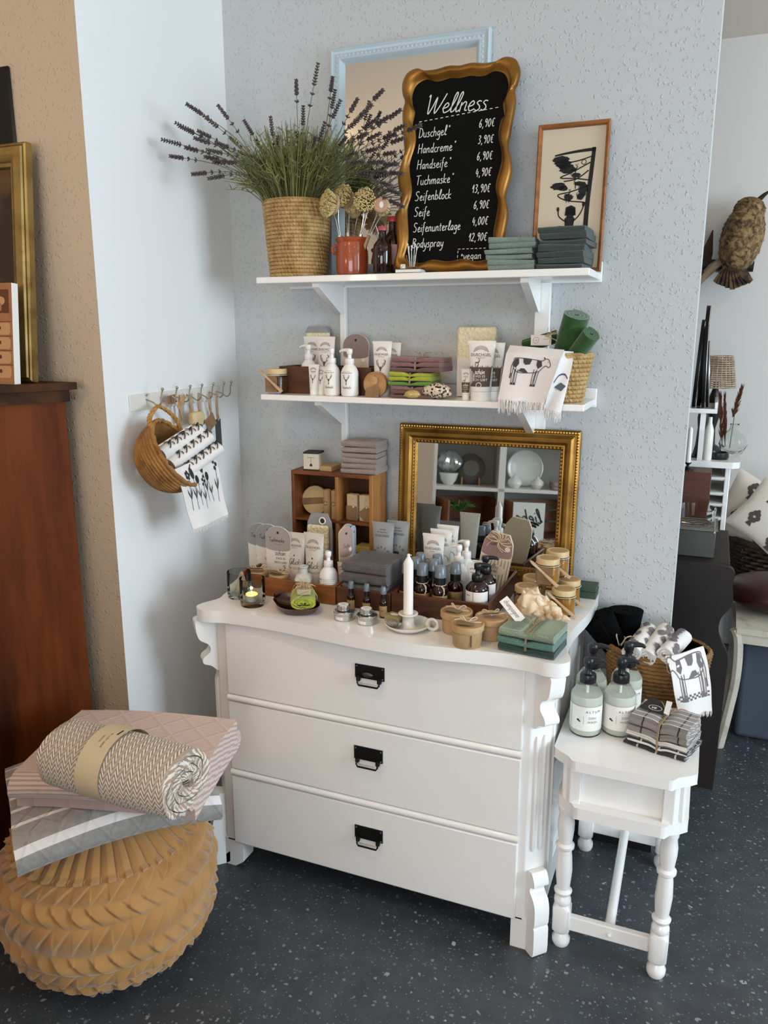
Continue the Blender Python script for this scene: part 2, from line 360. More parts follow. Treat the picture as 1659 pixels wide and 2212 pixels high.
zs = (.75, 2.7)
edges = [-3.5, -2.7, -.7, .3, 2.0, 2.8, 4.0, 4.3]
for i in range(7):
    if i % 2 == 0: ww.box(3.2, 3.3, edges[i], edges[i+1], 0, 2.9)
    else: ww.box(3.2, 3.3, edges[i], edges[i+1], 0, zs[0]); ww.box(3.2, 3.3, edges[i], edges[i+1], zs[1], 2.9)
struct(ww.build('wall_right', m_ceil, smooth=False))
for k, i in enumerate((1, 3, 5)):
    q = MB(); a, c = edges[i], edges[i+1]
    for y0, y1, z0, z1 in ((a, a+.05, *zs), (c-.05, c, *zs), (a+.05, c-.05, zs[0], zs[0]+.05), (a+.05, c-.05, zs[1]-.05, zs[1]), ((a+c)/2-.02, (a+c)/2+.02, zs[0]+.05, zs[1]-.05)):
        q.box(3.21, 3.27, y0, y1, z0, z1)
    struct(q.build('window_%d' % (k+1), M('window paint', '#e8e8e6', .4), smooth=False))
m_base = M('black skirting', '#17181a', .4)
struct(MB().box(XL, XE, YB-.012, YB, 0, .085).build('baseboard_back', m_base, smooth=False))
# ================================================================== COMMON MATERIALS
m_gloss = M('white gloss paint', '#ecebe8', .28, coat=.35, bump=('noise', 18, .12, .003))
m_gold = M('antique gold', '#9c7434', .38, metal=.8, var=(9, '#6a481c', .4, .7), bump=('noise', 30, .15, .002))
m_goldb = M('bright gold', '#c39a4e', .3, metal=.85, var=(14, '#8b6424', .4, .75))
m_mirror = M('mirror glass', '#e9ecea', .015, metal=1)
m_black = M('black iron', '#141414', .45, metal=.4); m_blackp = M('black plastic', '#121214', .32); m_steel = M('brushed steel', '#c9c9c6', .25, metal=1)
m_cream = M('white ceramic', '#dedbd3', .25, coat=.3); m_plastic = M('white plastic', '#e4e2de', .35, sub=.05); m_label = M('paper label', '#e3e1db', .7)
m_kraft = M('kraft card', '#b3936c', .8, var=(30, '#a08058', .35, .7)); m_kraftd = M('dark kraft card', '#8b6e4f', .8, var=(30, '#7b5f42', .35, .7))
m_ink = M('dark ink', '#2a2624', .7); m_inkg = M('grey ink', '#7d7670', .7); m_inkb = M('brown ink', '#564840', .7); m_inkw = M('white ink', '#e6e4df', .7)
m_raffia = M('raffia', '#c7b08a', .8); m_jute = M('jute string', '#9a8160', .85); m_twine = M('pale cord', '#cdbfa8', .8)
m_tray = wood('warm cherry wood', '#8a5427', '#6b3d1a', (2, 14, 14)); m_trayd = wood('dark stained wood', '#5a331c', '#3e2110', (2, 14, 14)); m_pine = wood('pale wood', '#c3976a', '#a97f52', (2, 12, 12))
m_amber = M('amber glass', '#2a1206', .06, trans=.55, ior=1.45, coat=.4); m_honey = M('honey', '#b8791c', .25, trans=.15)
m_smoke = M('clear grey cap', '#8795a0', .15, trans=.4); m_clear = glass('clear glass', '#f6f8f6', .02, 1.2); m_grey_glass = glass('smoky green glass', '#eef2ee', .02, 1.14)
# ================================================================== CHEST OF DRAWERS
CT = .836
chest = thing('chest_of_drawers', 'white painted chest of three drawers with black handles and scalloped top', 'chest of drawers', (-.79, 2.06, 0))
def L(root): return Matrix.Translation(-root.location)
def put(mb, root, name, mats, **k):
    """mb is in room coordinates; makes it a child of a thing"""
    mb.xf(L(root)); return mb.build(name, mats, root, **k)
fp = [(-1.295, 2.33), (-1.295, 1.842), (-1.255, 1.802), (-.345, 1.802), (-.302, 1.842), (-.302, 2.33)]
c = MB().prism(fp, lambda x, y: (x, y, .088), lambda x, y: (x, y, .80))
put(c, chest, 'carcass', m_gloss, bevel=.002)
out = [(-1.31, 2.335), (-1.308, 2.1), (-1.298, 1.92), (-1.287, 1.865), (-1.306, 1.815), (-1.309, 1.783), (-1.285, 1.762), (-1.25, 1.764), (-1.20, 1.776), (-1.07, 1.777), (-.92, 1.764), (-.78, 1.752), (-.63, 1.752),
       (-.48, 1.772), (-.40, 1.780), (-.35, 1.776), (-.31, 1.764), (-.275, 1.770), (-.258, 1.795), (-.267, 1.832), (-.284, 1.885), (-.287, 1.96), (-.281, 2.04), (-.268, 2.13), (-.262, 2.22), (-.262, 2.335)]
c = MB().prism(cat(out, k=4), lambda x, y: (x, y, .8005), lambda x, y: (x, y, CT)); put(c, chest, 'top_slab', m_gloss, bevel=.012, seg=4)
hx = (-.776, -.781, -.781)
for k, (z0, z1) in enumerate(((.576, .797), (.337, .553), (.088, .313))):
    d = put(MB().box(-1.226, -.364, 1.794, 1.81, z0, z1), chest, 'drawer', m_gloss, bevel=.004)
    zc = (.702, .462, .218)[k]; x = hx[k]
    h = MB().box(x-.042, x+.042, 1.7905, 1.7938, zc-.002, zc+.036)
    for sx in (-.037, .037):
        for sz_ in (.003, .031): h.ball((x+sx, 1.790, zc+sz_), .003, nu=8, nv=5, mi=1)
    for sx in (-.03, .03): h.box(x+sx-.005, x+sx+.005, 1.782, 1.7915, zc-.008, zc+.008)
    if k == 0: h.ball((x-.004, 1.786, zc+.012), .016, .005, .007, mi=1)
    h.tube([(x-.03, 1.784, zc+.004), (x-.031, 1.780, zc-.012), (x-.027, 1.779, zc-.018), (x+.027, 1.779, zc-.018), (x+.031, 1.780, zc-.012), (x+.03, 1.784, zc+.004)], .0026, 8)
    hh = put(h, chest, 'handle', [m_black, M('worn iron', '#5a5450', .4, metal=.8)]); hh['label'] = 'black iron plate with hanging bail'; hh.parent = d
for z in (.5645, .325):
    r = MB().tube([(-1.226, 1.8, z), (-.364, 1.8, z)], .0105, 12); put(r, chest, 'drawer_rail', m_gloss)
up_prof = [(0, .797), (.056, .797), (.060, .775), (.056, .75), (.048, .735), (.030, .724), (.021, .71), (.024, .695), (.040, .683), (.045, .672), (.040, .662), (.022, .655), (.006, .640), (0, .638)]
lo_prof = [(0, .235), (.02, .24), (.032, .222), (.034, .205), (.018, .196), (.016, .182), (.034, .165), (.042, .14), (.042, .10), (.038, .086), (.042, .08), (.042, .012), (.03, 0), (.0, .0)]
band = [(0, .285), (.006, .29), (.006, .625), (0, .63)]
for sgn, bx in ((1, -.3235), (-1, -1.275)):
    d = Vector((sgn*.7071, -.7071, 0)); s_ = Vector((.7071, sgn*.7071, 0)); o_ = Vector((bx, 1.822, 0))
    for nm, pf, hw in (('scroll_bracket', up_prof, .021), ('carved_foot', lo_prof, .022)):
        pf2 = cat(pf, k=3)
        c = MB().prism(pf2, lambda u, v: o_+d*u+s_*hw+Vector((0, 0, v)), lambda u, v: o_+d*u-s_*hw+Vector((0, 0, v)))
        put(c, chest, nm, m_gloss, bevel=.003)
    c = MB()
    for q in (-.011, .011): c.tube([o_+s_*q+d*.002+Vector((0, 0, z)) for z in (.29, .30, .6, .615)], [.002, .006, .006, .002], 8)
    put(c, chest, 'fluted_moulding', m_gloss)
for x0, x1 in ((-1.297, -1.20), (-.376, -.30)):
    c = MB().prism([(x0, 0), (x0, .092), (x1, .092), (x1-.003, .02) if x0 < -.5 else (x1, 0), (x1-.03, 0) if x0 < -.5 else (x1-.03, .0), (x0+.02, 0)], lambda u, v: (u, 1.802, v), lambda u, v: (u, 1.86, v)); put(c, chest, 'foot_block', m_gloss, bevel=.003)
    c = MB().box(x0, x1-.02, 2.25, 2.33, 0, .09); put(c, chest, 'rear_foot', m_gloss, bevel=.003)
c = MB()
for y0, y1, z0, z1 in ((1.87, 1.93, .13, .77), (2.25, 2.32, .13, .77), (1.93, 2.25, .70, .77), (1.93, 2.25, .13, .20)): c.box(-.3025, -.296, y0, y1, z0, z1)
put(c, chest, 'side_frame', m_gloss, bevel=.002)
# ================================================================== SIDE STOOL
ST = .597
stool = thing('side_table', 'small white painted side table with turned legs right of the chest', 'side table', (-.125, 2.07, 0))
def octo(x0, x1, y0, y1, c): return [(x0+c, y0), (x1-c, y0), (x1-c*.78, y0+c*.36), (x1-c*.36, y0+c*.64), (x1, y0+c), (x1, y1-c), (x1-c, y1), (x0+c, y1), (x0, y1-c), (x0, y0+c), (x0+c*.36, y0+c*.64), (x0+c*.78, y0+c*.36)]
def slab(root, nm, o, z0, z1, bev): return put(MB().prism(o, lambda x, y: (x, y, z0), lambda x, y: (x, y, z1)), root, nm, m_gloss, bevel=bev, seg=3, angle=20)
slab(stool, 'table_top', octo(-.288, .045, 1.762, 2.34, .052), .570, ST, .009)
put(MB().box(-.262, .020, 1.808, 2.315, .464, .571), stool, 'apron', m_gloss, bevel=.002)
for cx_, cy_, sx, sy in ((-.2525, 1.808, 1, 1), (.0105, 1.808, -1, 1), (-.2525, 2.31, 1, -1), (.0105, 2.31, -1, -1)):
    q = [(cx_-sx*.0135, cy_+sy*.040), (cx_-sx*.0135, cy_+sy*.020), (cx_+sx*.010, cy_-sy*.014), (cx_+sx*.036, cy_-sy*.014), (cx_+sx*.036, cy_+sy*.040)]
    q = q if sx*sy < 0 else q[::-1]
    slab(stool, 'corner_post', q, .4645, .5705, .002)
slab(stool, 'lower_moulding', octo(-.276, .034, 1.776, 2.328, .050), .434, .465, .009)
leg = [(.017, 0), (.0205, .008), (.021, .02), (.015, .032), (.013, .036), (.019, .042), (.021, .05), (.021, .115), (.017, .124), (.0195, .131), (.019, .14), (.0165, .144), (.014, .15), (.0195, .157), (.0205, .163), (.0145, .17), (.017, .2), (.0185, .225), (.0165, .265), (.0145, .283), (.0205, .29), (.0205, .297), (.015, .303), (.0185, .34), (.0185, .36), (.0155, .382), (.018, .39), (.018, .403)]
leg = [(r*1.14, z*1.08) for r, z in leg]
def legfn(r, z, a):
    if .049 < z < .127:
        q = max(abs(cos(a)), abs(sin(a))); return min(r*1.22, r*.95/q)
    return r
for (x, y, dx, dy) in ((-.252, 1.864, .002, -.040), (-.009, 1.848, .006, -.028), (-.252, 2.296, .002, 0), (-.022, 2.296, .012, 0)):
    m = MB().lathe(leg, 32, (0, 0, 0), fn=legfn); m.v = [(a+x+dx*c/.434, b+y+dy*c/.434, c) for a, b, c in m.v]
    put(m, stool, 'leg', m_gloss)
put(MB().box(-.232, -.028, 1.846, 1.864, .058, .100), stool, 'stretcher', m_gloss, bevel=.003)
put(MB().box(-.232, -.042, 2.286, 2.306, .066, .108), stool, 'stretcher', m_gloss, bevel=.003)
put(MB().tube([(-.13, 1.856, .084), (-.135, 2.296, .090)], .013, 14), stool, 'stretcher_rod', m_gloss)
put(MB().ball((-.128, 1.844, .078), .006, nu=10), stool, 'peg', m_gloss)
# ================================================================== WALL SHELVES
for k, (zt, zb, x0, x1, lab) in enumerate(((1.757, 1.738, -1.292, -.314, 'upper white wall shelf carrying the lavender and blackboard'), (1.41, 1.392, -1.290, -.309, 'lower white wall shelf carrying tubes and cloths'))):
    sh = thing('bracket_shelf', lab, 'shelf', (-.8, 2.25, zb))
    put(MB().box(x0, x1, 2.14, 2.345, zb, zt), sh, 'board', m_gloss, bevel=.0025)
    put(MB().box(x0, x1+.004, 2.345, 2.359, zb-.006, zt+.03), sh, 'back_strip', m_gloss, bevel=.002)
    for xb in (-1.108, -.487):
        c = MB().prism([(2.338, zb), (2.17, zb), (2.17, zb-.012), (2.318, zb-.085), (2.338, zb-.085)], lambda u, v: (xb-.011, u, v), lambda u, v: (xb+.011, u, v)); put(c, sh, 'bracket', m_gloss, bevel=.002)
for xb, w_, lab, zlo in ((-1.101, .010, 'narrow white upright rail behind the left shelf brackets', .98), (-.47, .022, 'wide white upright rail with dark screw hole behind right brackets', 1.30)):
    r = thing('shelf_upright', lab, 'rail', (xb, 2.35, 0))
    put(MB().box(xb-w_, xb+w_, 2.3395 if w_ < .02 else 2.3395, 2.3585, zlo, 1.735), r, 'rail', m_gloss, bevel=.002)
    if w_ > .02: put(MB().lathe([(.006, 0), (.006, .0012), (0, .0012)], 14, (xb-.002, 2.3393, 1.578), Matrix.Rotation(pi/2, 3, 'X')), r, 'screw_hole', m_black)
# ================================================================== FRAMES
def frame_mesh(w, h, prof, n_side=1):
    """mitred frame, outer size w x h, centred on x, from z=0; prof=[(inset, out)] from the back outer edge; faces -y"""
    vs = []; fs = []; K = len(prof)
    for (cx, cz, sx, sz_) in ((-w/2, 0, 1, 1), (w/2, 0, -1, 1), (w/2, h, -1, -1), (-w/2, h, 1, -1)):
        for (i, o) in prof: vs.append((cx+sx*i, -o, cz+sz_*i))
    for a in range(4):
        bq = (a+1) % 4
        for k in range(K): fs.append((a*K+k, bq*K+k, bq*K+(k+1) % K, a*K+(k+1) % K))
    return MB().add(vs, fs)
def lean(root, ang): root.rotation_euler = (-ang, 0, 0)
def edge_beads(w, h, ins, out, r, step, mi=0, flat=.6):
    m = MB()
    for (x0, z0, x1, z1) in ((-w/2+ins, ins, w/2-ins, ins), (w/2-ins, ins, w/2-ins, h-ins), (w/2-ins, h-ins, -w/2+ins, h-ins), (-w/2+ins, h-ins, -w/2+ins, ins)):
        n = int(math.hypot(x1-x0, z1-z0)/step)
        for i in range(n):
            q = i/n; m.ball((x0+(x1-x0)*q, -out, z0+(z1-z0)*q), r, r*flat, r, nu=6, nv=4, mi=mi)
    return m
# gilt mirror on the chest: bottom at y 2.30, top touching the wall
mw, mh = .562, .482
gm = thing('gilt_mirror', 'large gold framed mirror leaning on the wall behind the jars', 'mirror', (-.6205, 2.322, CT)); lean(gm, math.radians(2.9))
frame_mesh(mw, mh, [(0, 0), (0, .016), (.006, .022), (.012, .018), (.016, .02), (.026, .03), (.036, .028), (.044, .018), (.048, .02), (.056, .012), (.06, .004), (.06, 0)]).build('frame', m_gold, gm, bevel=.001, seg=1)
edge_beads(mw, mh, .007, .021, .0036, .0085).build('bead_moulding', m_goldb, gm)
edge_beads(mw, mh, .052, .016, .0052, .011, flat=.7).build('leaf_moulding', m_gold, gm)
MB().box(-mw/2+.057, mw/2-.057, -.006, -.003, .057, mh-.057).build('mirror_glass', m_mirror, gm)
MB().box(-mw/2+.01, mw/2-.01, -.0025, .004, .01, mh-.01).build('backing', m_trayd, gm)
# pale blue mirror on the upper shelf
m_blue = M('pale blue paint', '#b4c6cf', .45, bump=('noise', 40, .2, .002))
bw, bh = .487, .655
bm_ = thing('blue_mirror', 'pale blue framed mirror leaning behind the blackboard', 'mirror', (-.887, 2.336, 1.757)); lean(bm_, math.radians(1.8))
frame_mesh(bw, bh, [(0, 0), (0, .018), (.005, .022), (.01, .018), (.016, .017), (.03, .022), (.036, .016), (.04, .008), (.044, .004), (.044, 0)]).build('frame', m_blue, bm_, bevel=.001, seg=1)
edge_beads(bw, bh, .0225, .0185, .006, .013, flat=.5).build('leaf_moulding', m_blue, bm_)
MB().box(-bw/2+.04, bw/2-.04, -.005, -.003, .04, bh-.04).build('mirror_glass', m_mirror, bm_)
MB().box(-bw/2+.01, bw/2-.01, -.0025, .004, .01, bh-.01).build('backing', m_trayd, bm_)
# blackboard with a curvy gilt frame
kb = thing('blackboard', 'gilt scalloped blackboard with a white hand-lettered wellness price list', 'blackboard', (-.711, 2.205, 1.757)); lean(kb, math.radians(9.0))
kw, kh = .330, .562
def kout(ins):
    a, h = kw/2-ins, kh-ins; z0 = ins; c = max(.006, .055-ins*.6)
    half = [(0, z0+.002), (a*.35, z0+.008), (a*.6, z0), (a*.85, z0+.006), (a-.004, z0+.02), (a-.012, z0+.07), (a-.004, z0+.15), (a-.014, z0+.20), (a-.002, z0+.27), (a-.016, z0+.33), (a-.012, z0+.37), (a-.004, h-.12), (a-.009, h-.088), (a-.002, h-.07), (a+.002, h-.040), (a-.010, h-.012), (a-.038, h-.001), (a-.062, h-.009), (a*.42, h-.010), (a*.2, h-.005)]
    return cat(half+[(0, h-.008)]+[(-x, z) for x, z in reversed(half[1:])], closed=True, k=5)
rings = [(0, 0), (0, .012), (.004, .018), (.011, .022), (.018, .019), (.023, .012), (.027, .006), (.030, .004)]
fr = MB(); N = None
for k, (i, o) in enumerate(rings):
    pts = kout(i); N = len(pts); fr.v += [(x, -o, z) for x, z in pts]
for k in range(len(rings)-1):
    for i in range(N): fr.f.append([k*N+i, k*N+(i+1) % N, (k+1)*N+(i+1) % N, (k+1)*N+i]); fr.m.append(0)
fr.build('frame', M('shiny gilt', '#9c6c2a', .38, metal=.6, var=(7, '#6b4517', .4, .68)), kb, angle=70)
MB().prism(kout(.026), lambda x, z: (x, -.0035, z), lambda x, z: (x, .003, z)).build('slate', M('chalkboard black', '#0a0b0b', .75, spec=.12), kb)
ck = MB(); cf = lambda x, z: (x, -.0042, z)
hand(ck, 'Wellness', cf, -.098, .437, .050, .0030, slant=.28, gap=-.25, wide=1.0, rise=-.03)
for i in range(15): ck.ribbon([(-.112+i*.0155, .418+i*.0012), (-.104+i*.0155, .4186+i*.0012)], .0020, cf)
rows = [('Duschgel', '6,90\u20ac', 1), ('Handcreme', '3,90\u20ac', 1), ('Handseife', '6,90\u20ac', 1), ('Tuchmaske', '4,90\u20ac', 1), ('Seifenblock', '13,90\u20ac', 0), ('Seife', '6,90\u20ac', 0), ('Seifenunterlage', '4,00\u20ac', 0), ('Bodyspray', '12,90\u20ac', 0)]
for i, (a, p_, st) in enumerate(rows):
    z = .375-i*.0432
    hand(ck, a, cf, -.111, z, .0255, .0021, slant=.1, wide=.86 if i != 6 else .82, rise=.01)
    hand(ck, p_, cf, .107, z+.012, .0235, .0021, slant=.12, wide=.82, gap=.5, align='RIGHT')
    if st: hand(ck, '*', cf, -.111+sum(H[c][0]+.35 for c in a)*.00255*.86+.004, z+.014, .018, .002)
hand(ck, '*vegan', cf, .035, .036, .022, .0019, slant=.08)
for i in range(7): ck.ribbon([(.026+i*.012, .064), (.033+i*.012, .0644)], .0017, cf)
for i in range(3): ck.ribbon([(.026, .060-i*.012), (.026, .053-i*.012)], .0017, cf)
ck.build('lettering', M('chalk', '#d8dad8', .9), kb, smooth=False)
# framed papercut
pc = thing('framed_papercut', 'slim wood framed black papercut of a child under a tree', 'picture', (-.402, 2.30, 1.757)); lean(pc, math.radians(5))
pw, ph = .190, .388
frame_mesh(pw, ph, [(0, 0), (0, .014), (.003, .016), (.008, .013), (.011, .004), (.011, 0)]).build('frame', wood('honey wood frame', '#9c6230', '#7d4a20', (3, 3, 12)), pc)
MB().box(-pw/2+.009, pw/2-.009, -.003, .003, .009, ph-.009).build('paper', M('cream paper', '#c9bda6', .8), pc)
ct = MB(); pf = lambda x, z: (x, -.0036, z)
ct.ribbon([(.045, .085), (.047, .18), (.052, .26), (.056, .323)], lambda q: .013-.003*q, pf)
ct.ribbon([(.060, .318), (.02, .316), (-.02, .312), (-.048, .308)], lambda q: .009-.005*q, pf)
random.seed(3)
def blob(cx, cz, rx, rz, n=18, j=.35): return [(cx+rx*1.25*(1-j*random.random())*cos(2*pi*i/n), cz+rz*1.25*(1-j*random.random())*sin(2*pi*i/n)) for i in range(n)]
for cx, cz, rx, rz in ((-.032, .297, .022, .009), (-.022, .284, .02, .012), (-.012, .272, .02, .012), (-.028, .288, .018, .01), (-.034, .228, .02, .009), (-.02, .222, .012, .007), (.034, .218, .012, .016), (.012, .254, .012, .006), (.022, .232, .013, .006), (-.004, .197, .012, .008), (.028, .198, .009, .009), (-.006, .1, .032, .008)): ct.flat(blob(cx, cz, rx, rz), pf)
for pts in ([(.05, .30), (.02, .292), (-.01, .288)], [(.048, .285), (.0, .262), (-.03, .25), (.01, .246), (.045, .24)], [(.045, .265), (.015, .245), (-.02, .24)], [(.046, .225), (.0, .212), (-.034, .205), (-.01, .19), (.03, .184), (.044, .18)], [(-.03, .165), (-.028, .150), (-.014, .138), (-.006, .135)], [(.038, .175), (.03, .155), (.018, .14), (.008, .135)], [(-.06, .10), (-.03, .122), (0, .118), (.03, .115), (.05, .105)]): ct.ribbon(pts, .0032, pf)
for lx in (-.009, -.002): ct.ribbon([(lx, .193), (lx-.001, .184)], .0018, pf)
ct.flat(ellipse(.003, .158, .013, .014), pf); ct.flat([(-.012, .142), (-.006, .148), (.010, .148), (.016, .142), (.013, .125), (.034, .098), (-.030, .098), (-.010, .125)], pf); ct.flat([(-.012, .150), (-.010, .172), (.004, .177), (.016, .171), (.018, .150)], pf); ct.flat(ellipse(-.031, .168, .004, .006, 10), pf); ct.flat(ellipse(.037, .178, .004, .007, 10), pf)
ct.ribbon(ellipse(.031, .287, .006, .006, 16)+[(.037, .287)], .0018, pf)
ct.build('papercut', M('black paper', '#1b1b1c', .8), pc, smooth=False)
# ================================================================== CLOTH HELPERS
def ribbon_solid(cen, t, fn, nx, mi=0, wob=None):
    """sheet of thickness t following the 2-D centre line cen, swept along s in 0..1 by fn(a, b, s); uv = (s, arc length)"""
    Lf, Rt, arc = [], [], [0]
    for i in range(len(cen)):
        a = cen[max(i-1, 0)]; b = cen[min(i+1, len(cen)-1)]
        dx, dy = b[0]-a[0], b[1]-a[1]; l = math.hypot(dx, dy) or 1
        tt = t(i/(len(cen)-1)) if callable(t) else t
        nx_, ny_ = -dy/l*tt/2, dx/l*tt/2
        Lf.append((cen[i][0]+nx_, cen[i][1]+ny_)); Rt.append((cen[i][0]-nx_, cen[i][1]-ny_))
        if i: arc.append(arc[-1]+math.hypot(cen[i][0]-cen[i-1][0], cen[i][1]-cen[i-1][1]))
    ring = Lf+Rt[::-1]; ar = arc+arc[::-1]; n = len(ring); K = len(cen); m = MB(); vs = []; fs = []; us = []
    for j in range(nx):
        s = j/(nx-1)
        for (a, b) in ring: vs.append(fn(a, b, s))
    for j in range(nx-1):
        for i in range(n):
            q = (i+1) % n; fs.append((j*n+i, j*n+q, (j+1)*n+q, (j+1)*n+i)); s0, s1 = j/(nx-1), (j+1)/(nx-1)
            us.append(((s0, ar[i]), (s0, ar[q]), (s1, ar[q]), (s1, ar[i])))
    for j, rev in ((0, False), (nx-1, True)):
        for i in range(K-1):
            f = (j*n+i, j*n+n-1-i, j*n+n-2-i, j*n+i+1); fs.append(tuple(reversed(f)) if rev else f)
            us.append(((.3+i*.013, arc[i]*2), (.306+i*.013, arc[i]*2+.012), (.306+i*.013, arc[i]*2+.02), (.3+i*.013, arc[i]*2+.008)))
    m.add(vs, fs, mi, us); return m
def fold_line(D, n, t, start='back', q=5, step=6):
    """serpentine centre line: n layers of thickness t and depth D"""
    pts = []; y0, y1 = -D/2+t/2, D/2-t/2; d = -1 if start == 'back' else 1
    for k in range(n):
        z = t/2+k*t; a, b = (y1, y0) if d < 0 else (y0, y1)
        for i in range(step+1): pts.append((a+(b-a)*i/step, z))
        if k < n-1:
            for i in range(1, q):
                an = pi*i/q; pts.append((b+d*sin(an)*t/2, z+t/2-cos(an)*t/2))
        d = -d
    return pts
def wobble(p, amp, f=18.0, ph=0.0):
    return Vector((p[0]+amp*.6*sin(p[1]*f*1.3+p[2]*f+ph), p[1]+amp*.6*sin(p[0]*f+ph*2+p[2]*f*.7), p[2]+amp*(sin(p[0]*f+ph)*.6+sin(p[1]*f*.8+ph*1.7)*.4)))
def folded(L_, D, n, t, nx=14, amp=.002, ph=0.0, sag=None, start='back'):
    cen = fold_line(D, n, t*.96, start)
    def fn(a, b, s):
        x = (s-.5)*L_; b2 = b
        p = wobble((x, a, b2), amp*min(1, .25+b/(n*t)), 18, ph)
        e = max(0, abs(s-.5)*2-.8)*5; p.y += .002*e*sin(b/t*3)
        p.z = max(p.z, .0005)
        if sag: p.z += sag(p)
        return p
    return ribbon_solid(cen, t*.965, fn, nx)
def spiral(r0, r1, turns, k=16, squash=1.0):
    n = int(turns*k); return [((r0+(r1-r0)*i/n)*cos(2*pi*i/k), (r0+(r1-r0)*i/n)*sin(2*pi*i/k)*squash) for i in range(n+1)]
def rolled(L_, R, r0, turns, nx=8, squash=1.0, k=16, bulge=0.0, twist=0.0, amp=.0):
    """rolled cloth along local x"""
    cen = spiral(r0, R, turns, k); t = (R-r0)/turns*.86
    def fn(a, b, s):
        f = 1+bulge*sin(pi*s); dx = amp*sin(math.atan2(b, a)*3+math.hypot(a, b)*200)
        return Vector(((s-.5)*L_+dx*(1 if s in (0, 1) else 0), a*f, b*f*squash))
    return ribbon_solid(cen, t, fn, nx)
def clothmat(name, c, sc=85.0, st=.4, c2=None, di=.002): return M(name, c, .9, bump=('knit', sc/3, st, di), var=(40, c2 or c, .35, .65), sheen=.3)
def uvmat(name, build, rough=.9, bump=None):
    m = bpy.data.materials.new(name); m.use_nodes = True; t = NT(m); b = m.node_tree.nodes['Principled BSDF']; b.inputs['Roughness'].default_value = rough; b.inputs['Sheen Weight'].default_value = .25
    uv = t.n('ShaderNodeUVMap'); sp = t.n('ShaderNodeSeparateXYZ'); t.l(uv.outputs[0], sp.inputs[0])
    colr, h = build(t, sp.outputs[0], sp.outputs[1]); t.l(colr, b.inputs['Base Color'])
    if h is not None:
        bp = t.n('ShaderNodeBump', i_Strength=bump[0], i_Distance=bump[1]); t.l(h, bp.inputs['Height']); t.l(bp.outputs[0], b.inputs['Normal'])
    return m
def mixc(t, f, a, b):
    mx = t.n('ShaderNodeMix', data_type='RGBA'); t.l(f, mx.inputs[0])
    for i, c in ((6, a), (7, b)):
        if isinstance(c, str): mx.inputs[i].default_value = srgb(c)
        else: t.l(c, mx.inputs[i])
    return mx.outputs[2]
def fringe(m, pts, dirv, ln, r=.0007, mi=0, n=40, rnd=.4):
    for i in range(n):
        q = (i+random.random()*.6)/n*(len(pts)-1); k = min(int(q), len(pts)-2); p = Vector(pts[k]).lerp(Vector(pts[k+1]), q-k)
        d = Vector(dirv)+Vector((random.uniform(-rnd, rnd)*.4, random.uniform(-rnd, rnd)*.4, random.uniform(-rnd, rnd)*.3)); l = ln*random.uniform(.6, 1.15)
        m.tube([p, p+d*l*.5+Vector((random.uniform(-1, 1), random.uniform(-1, 1), 0))*l*.12, p+d*l], [r, r*1.3, r*.5], 4, mi)
def coil_basket(name, label, cat_, loc, r0, r1, h, nrow, m, twist=60, wall=.008, rz=0, lean_=None, group=None, rim=True):
    """coiled rope basket, open at the top"""
    t = thing(name, label, cat_, loc, rz, group); k = 10; amp = h/nrow*.50
    def rr(z, a):
        row = z/h*nrow; f = row-math.floor(row); tw = sin(a*twist+math.floor(row)*1.7+f*3.0)
        return r0+(r1-r0)*z/h+amp*(math.sqrt(max(0, 1-(2*f-1)**2))-.6)+amp*.28*tw
    g = MB(); nv = nrow*k+1; nu = 200
    g.grid(lambda u, v: Vector((rr(v*h*.9999, 2*pi*u)*cos(2*pi*u), rr(v*h*.9999, 2*pi*u)*sin(2*pi*u), v*h)), nu, nv, cu=True)
    g.grid(lambda u, v: Vector(((r0+(r1-r0)*(1-v)-wall)*cos(2*pi*u), (r0+(r1-r0)*(1-v)-wall)*sin(2*pi*u), h-(h-wall)*v)), 48, 12, cu=True)
    g.lathe([(r1+amp*.3, h-.001), (r1-wall*.5, h+amp*.9), (r1-wall, h-.001)], 96, fn=lambda r, z, a: r+amp*.3*sin(a*twist))
    g.lathe([(0, .001), (r0-wall*.5, .001)], 40); g.lathe([(0, wall), (r0-wall*.8, wall)], 40)
    g.build('woven_body', m, t, angle=80); return t
# ================================================================== LEFT: CABINET AND PICTURES
m_cab = M('walnut stained cabinet', '#6b3412', .55, var=(2.6, '#371605', .38, .68), bump=('noise', 20, .1, .002), stretch=(3.5, 3.5, .45), spec=.12)
m_cabd = M('dark cabinet top', '#4a2a12', .6, spec=.15, var=(5, '#1e1108', .35, .65), stretch=(1, 3, 3))
cab = thing('wooden_cabinet', 'brown stained wooden cabinet at the left edge below the gold picture frame', 'cabinet', (-1.9, 1.4, 0))
A, B = Vector((-1.608, 1.662)), Vector((-1.87, 1.05)); ca = [(A.x, A.y), (-2.42, 1.69), (-2.5, 1.25), (B.x, B.y)]
put(MB().prism(ca, lambda x, y: (x, y, 0), lambda x, y: (x, y, 1.415)), cab, 'body', m_cab, bevel=.003)
d = (A-B).normalized(); n_ = Vector((d.y, -d.x))
def off(o, e): return [tuple(A+n_*o+d*e), (-2.45, 1.70), (-2.55, 1.2), tuple(B+n_*o-d*o)]
put(MB().prism(off(.012, .012), lambda x, y: (x, y, 1.415), lambda x, y: (x, y, 1.448)), cab, 'cornice', m_cabd, bevel=.008, seg=3)
put(MB().prism(off(.034, .022), lambda x, y: (x, y, 1.448), lambda x, y: (x, y, 1.467)), cab, 'top_board', m_cabd, bevel=.004)
CZ = 1.467
pf_ = thing('gilt_picture_frame', 'gold framed dark painting standing on the brown cabinet', 'picture', (-1.995, 1.622, CZ), 0); lean(pf_, math.radians(5))
fw_, fh_ = .68, .60
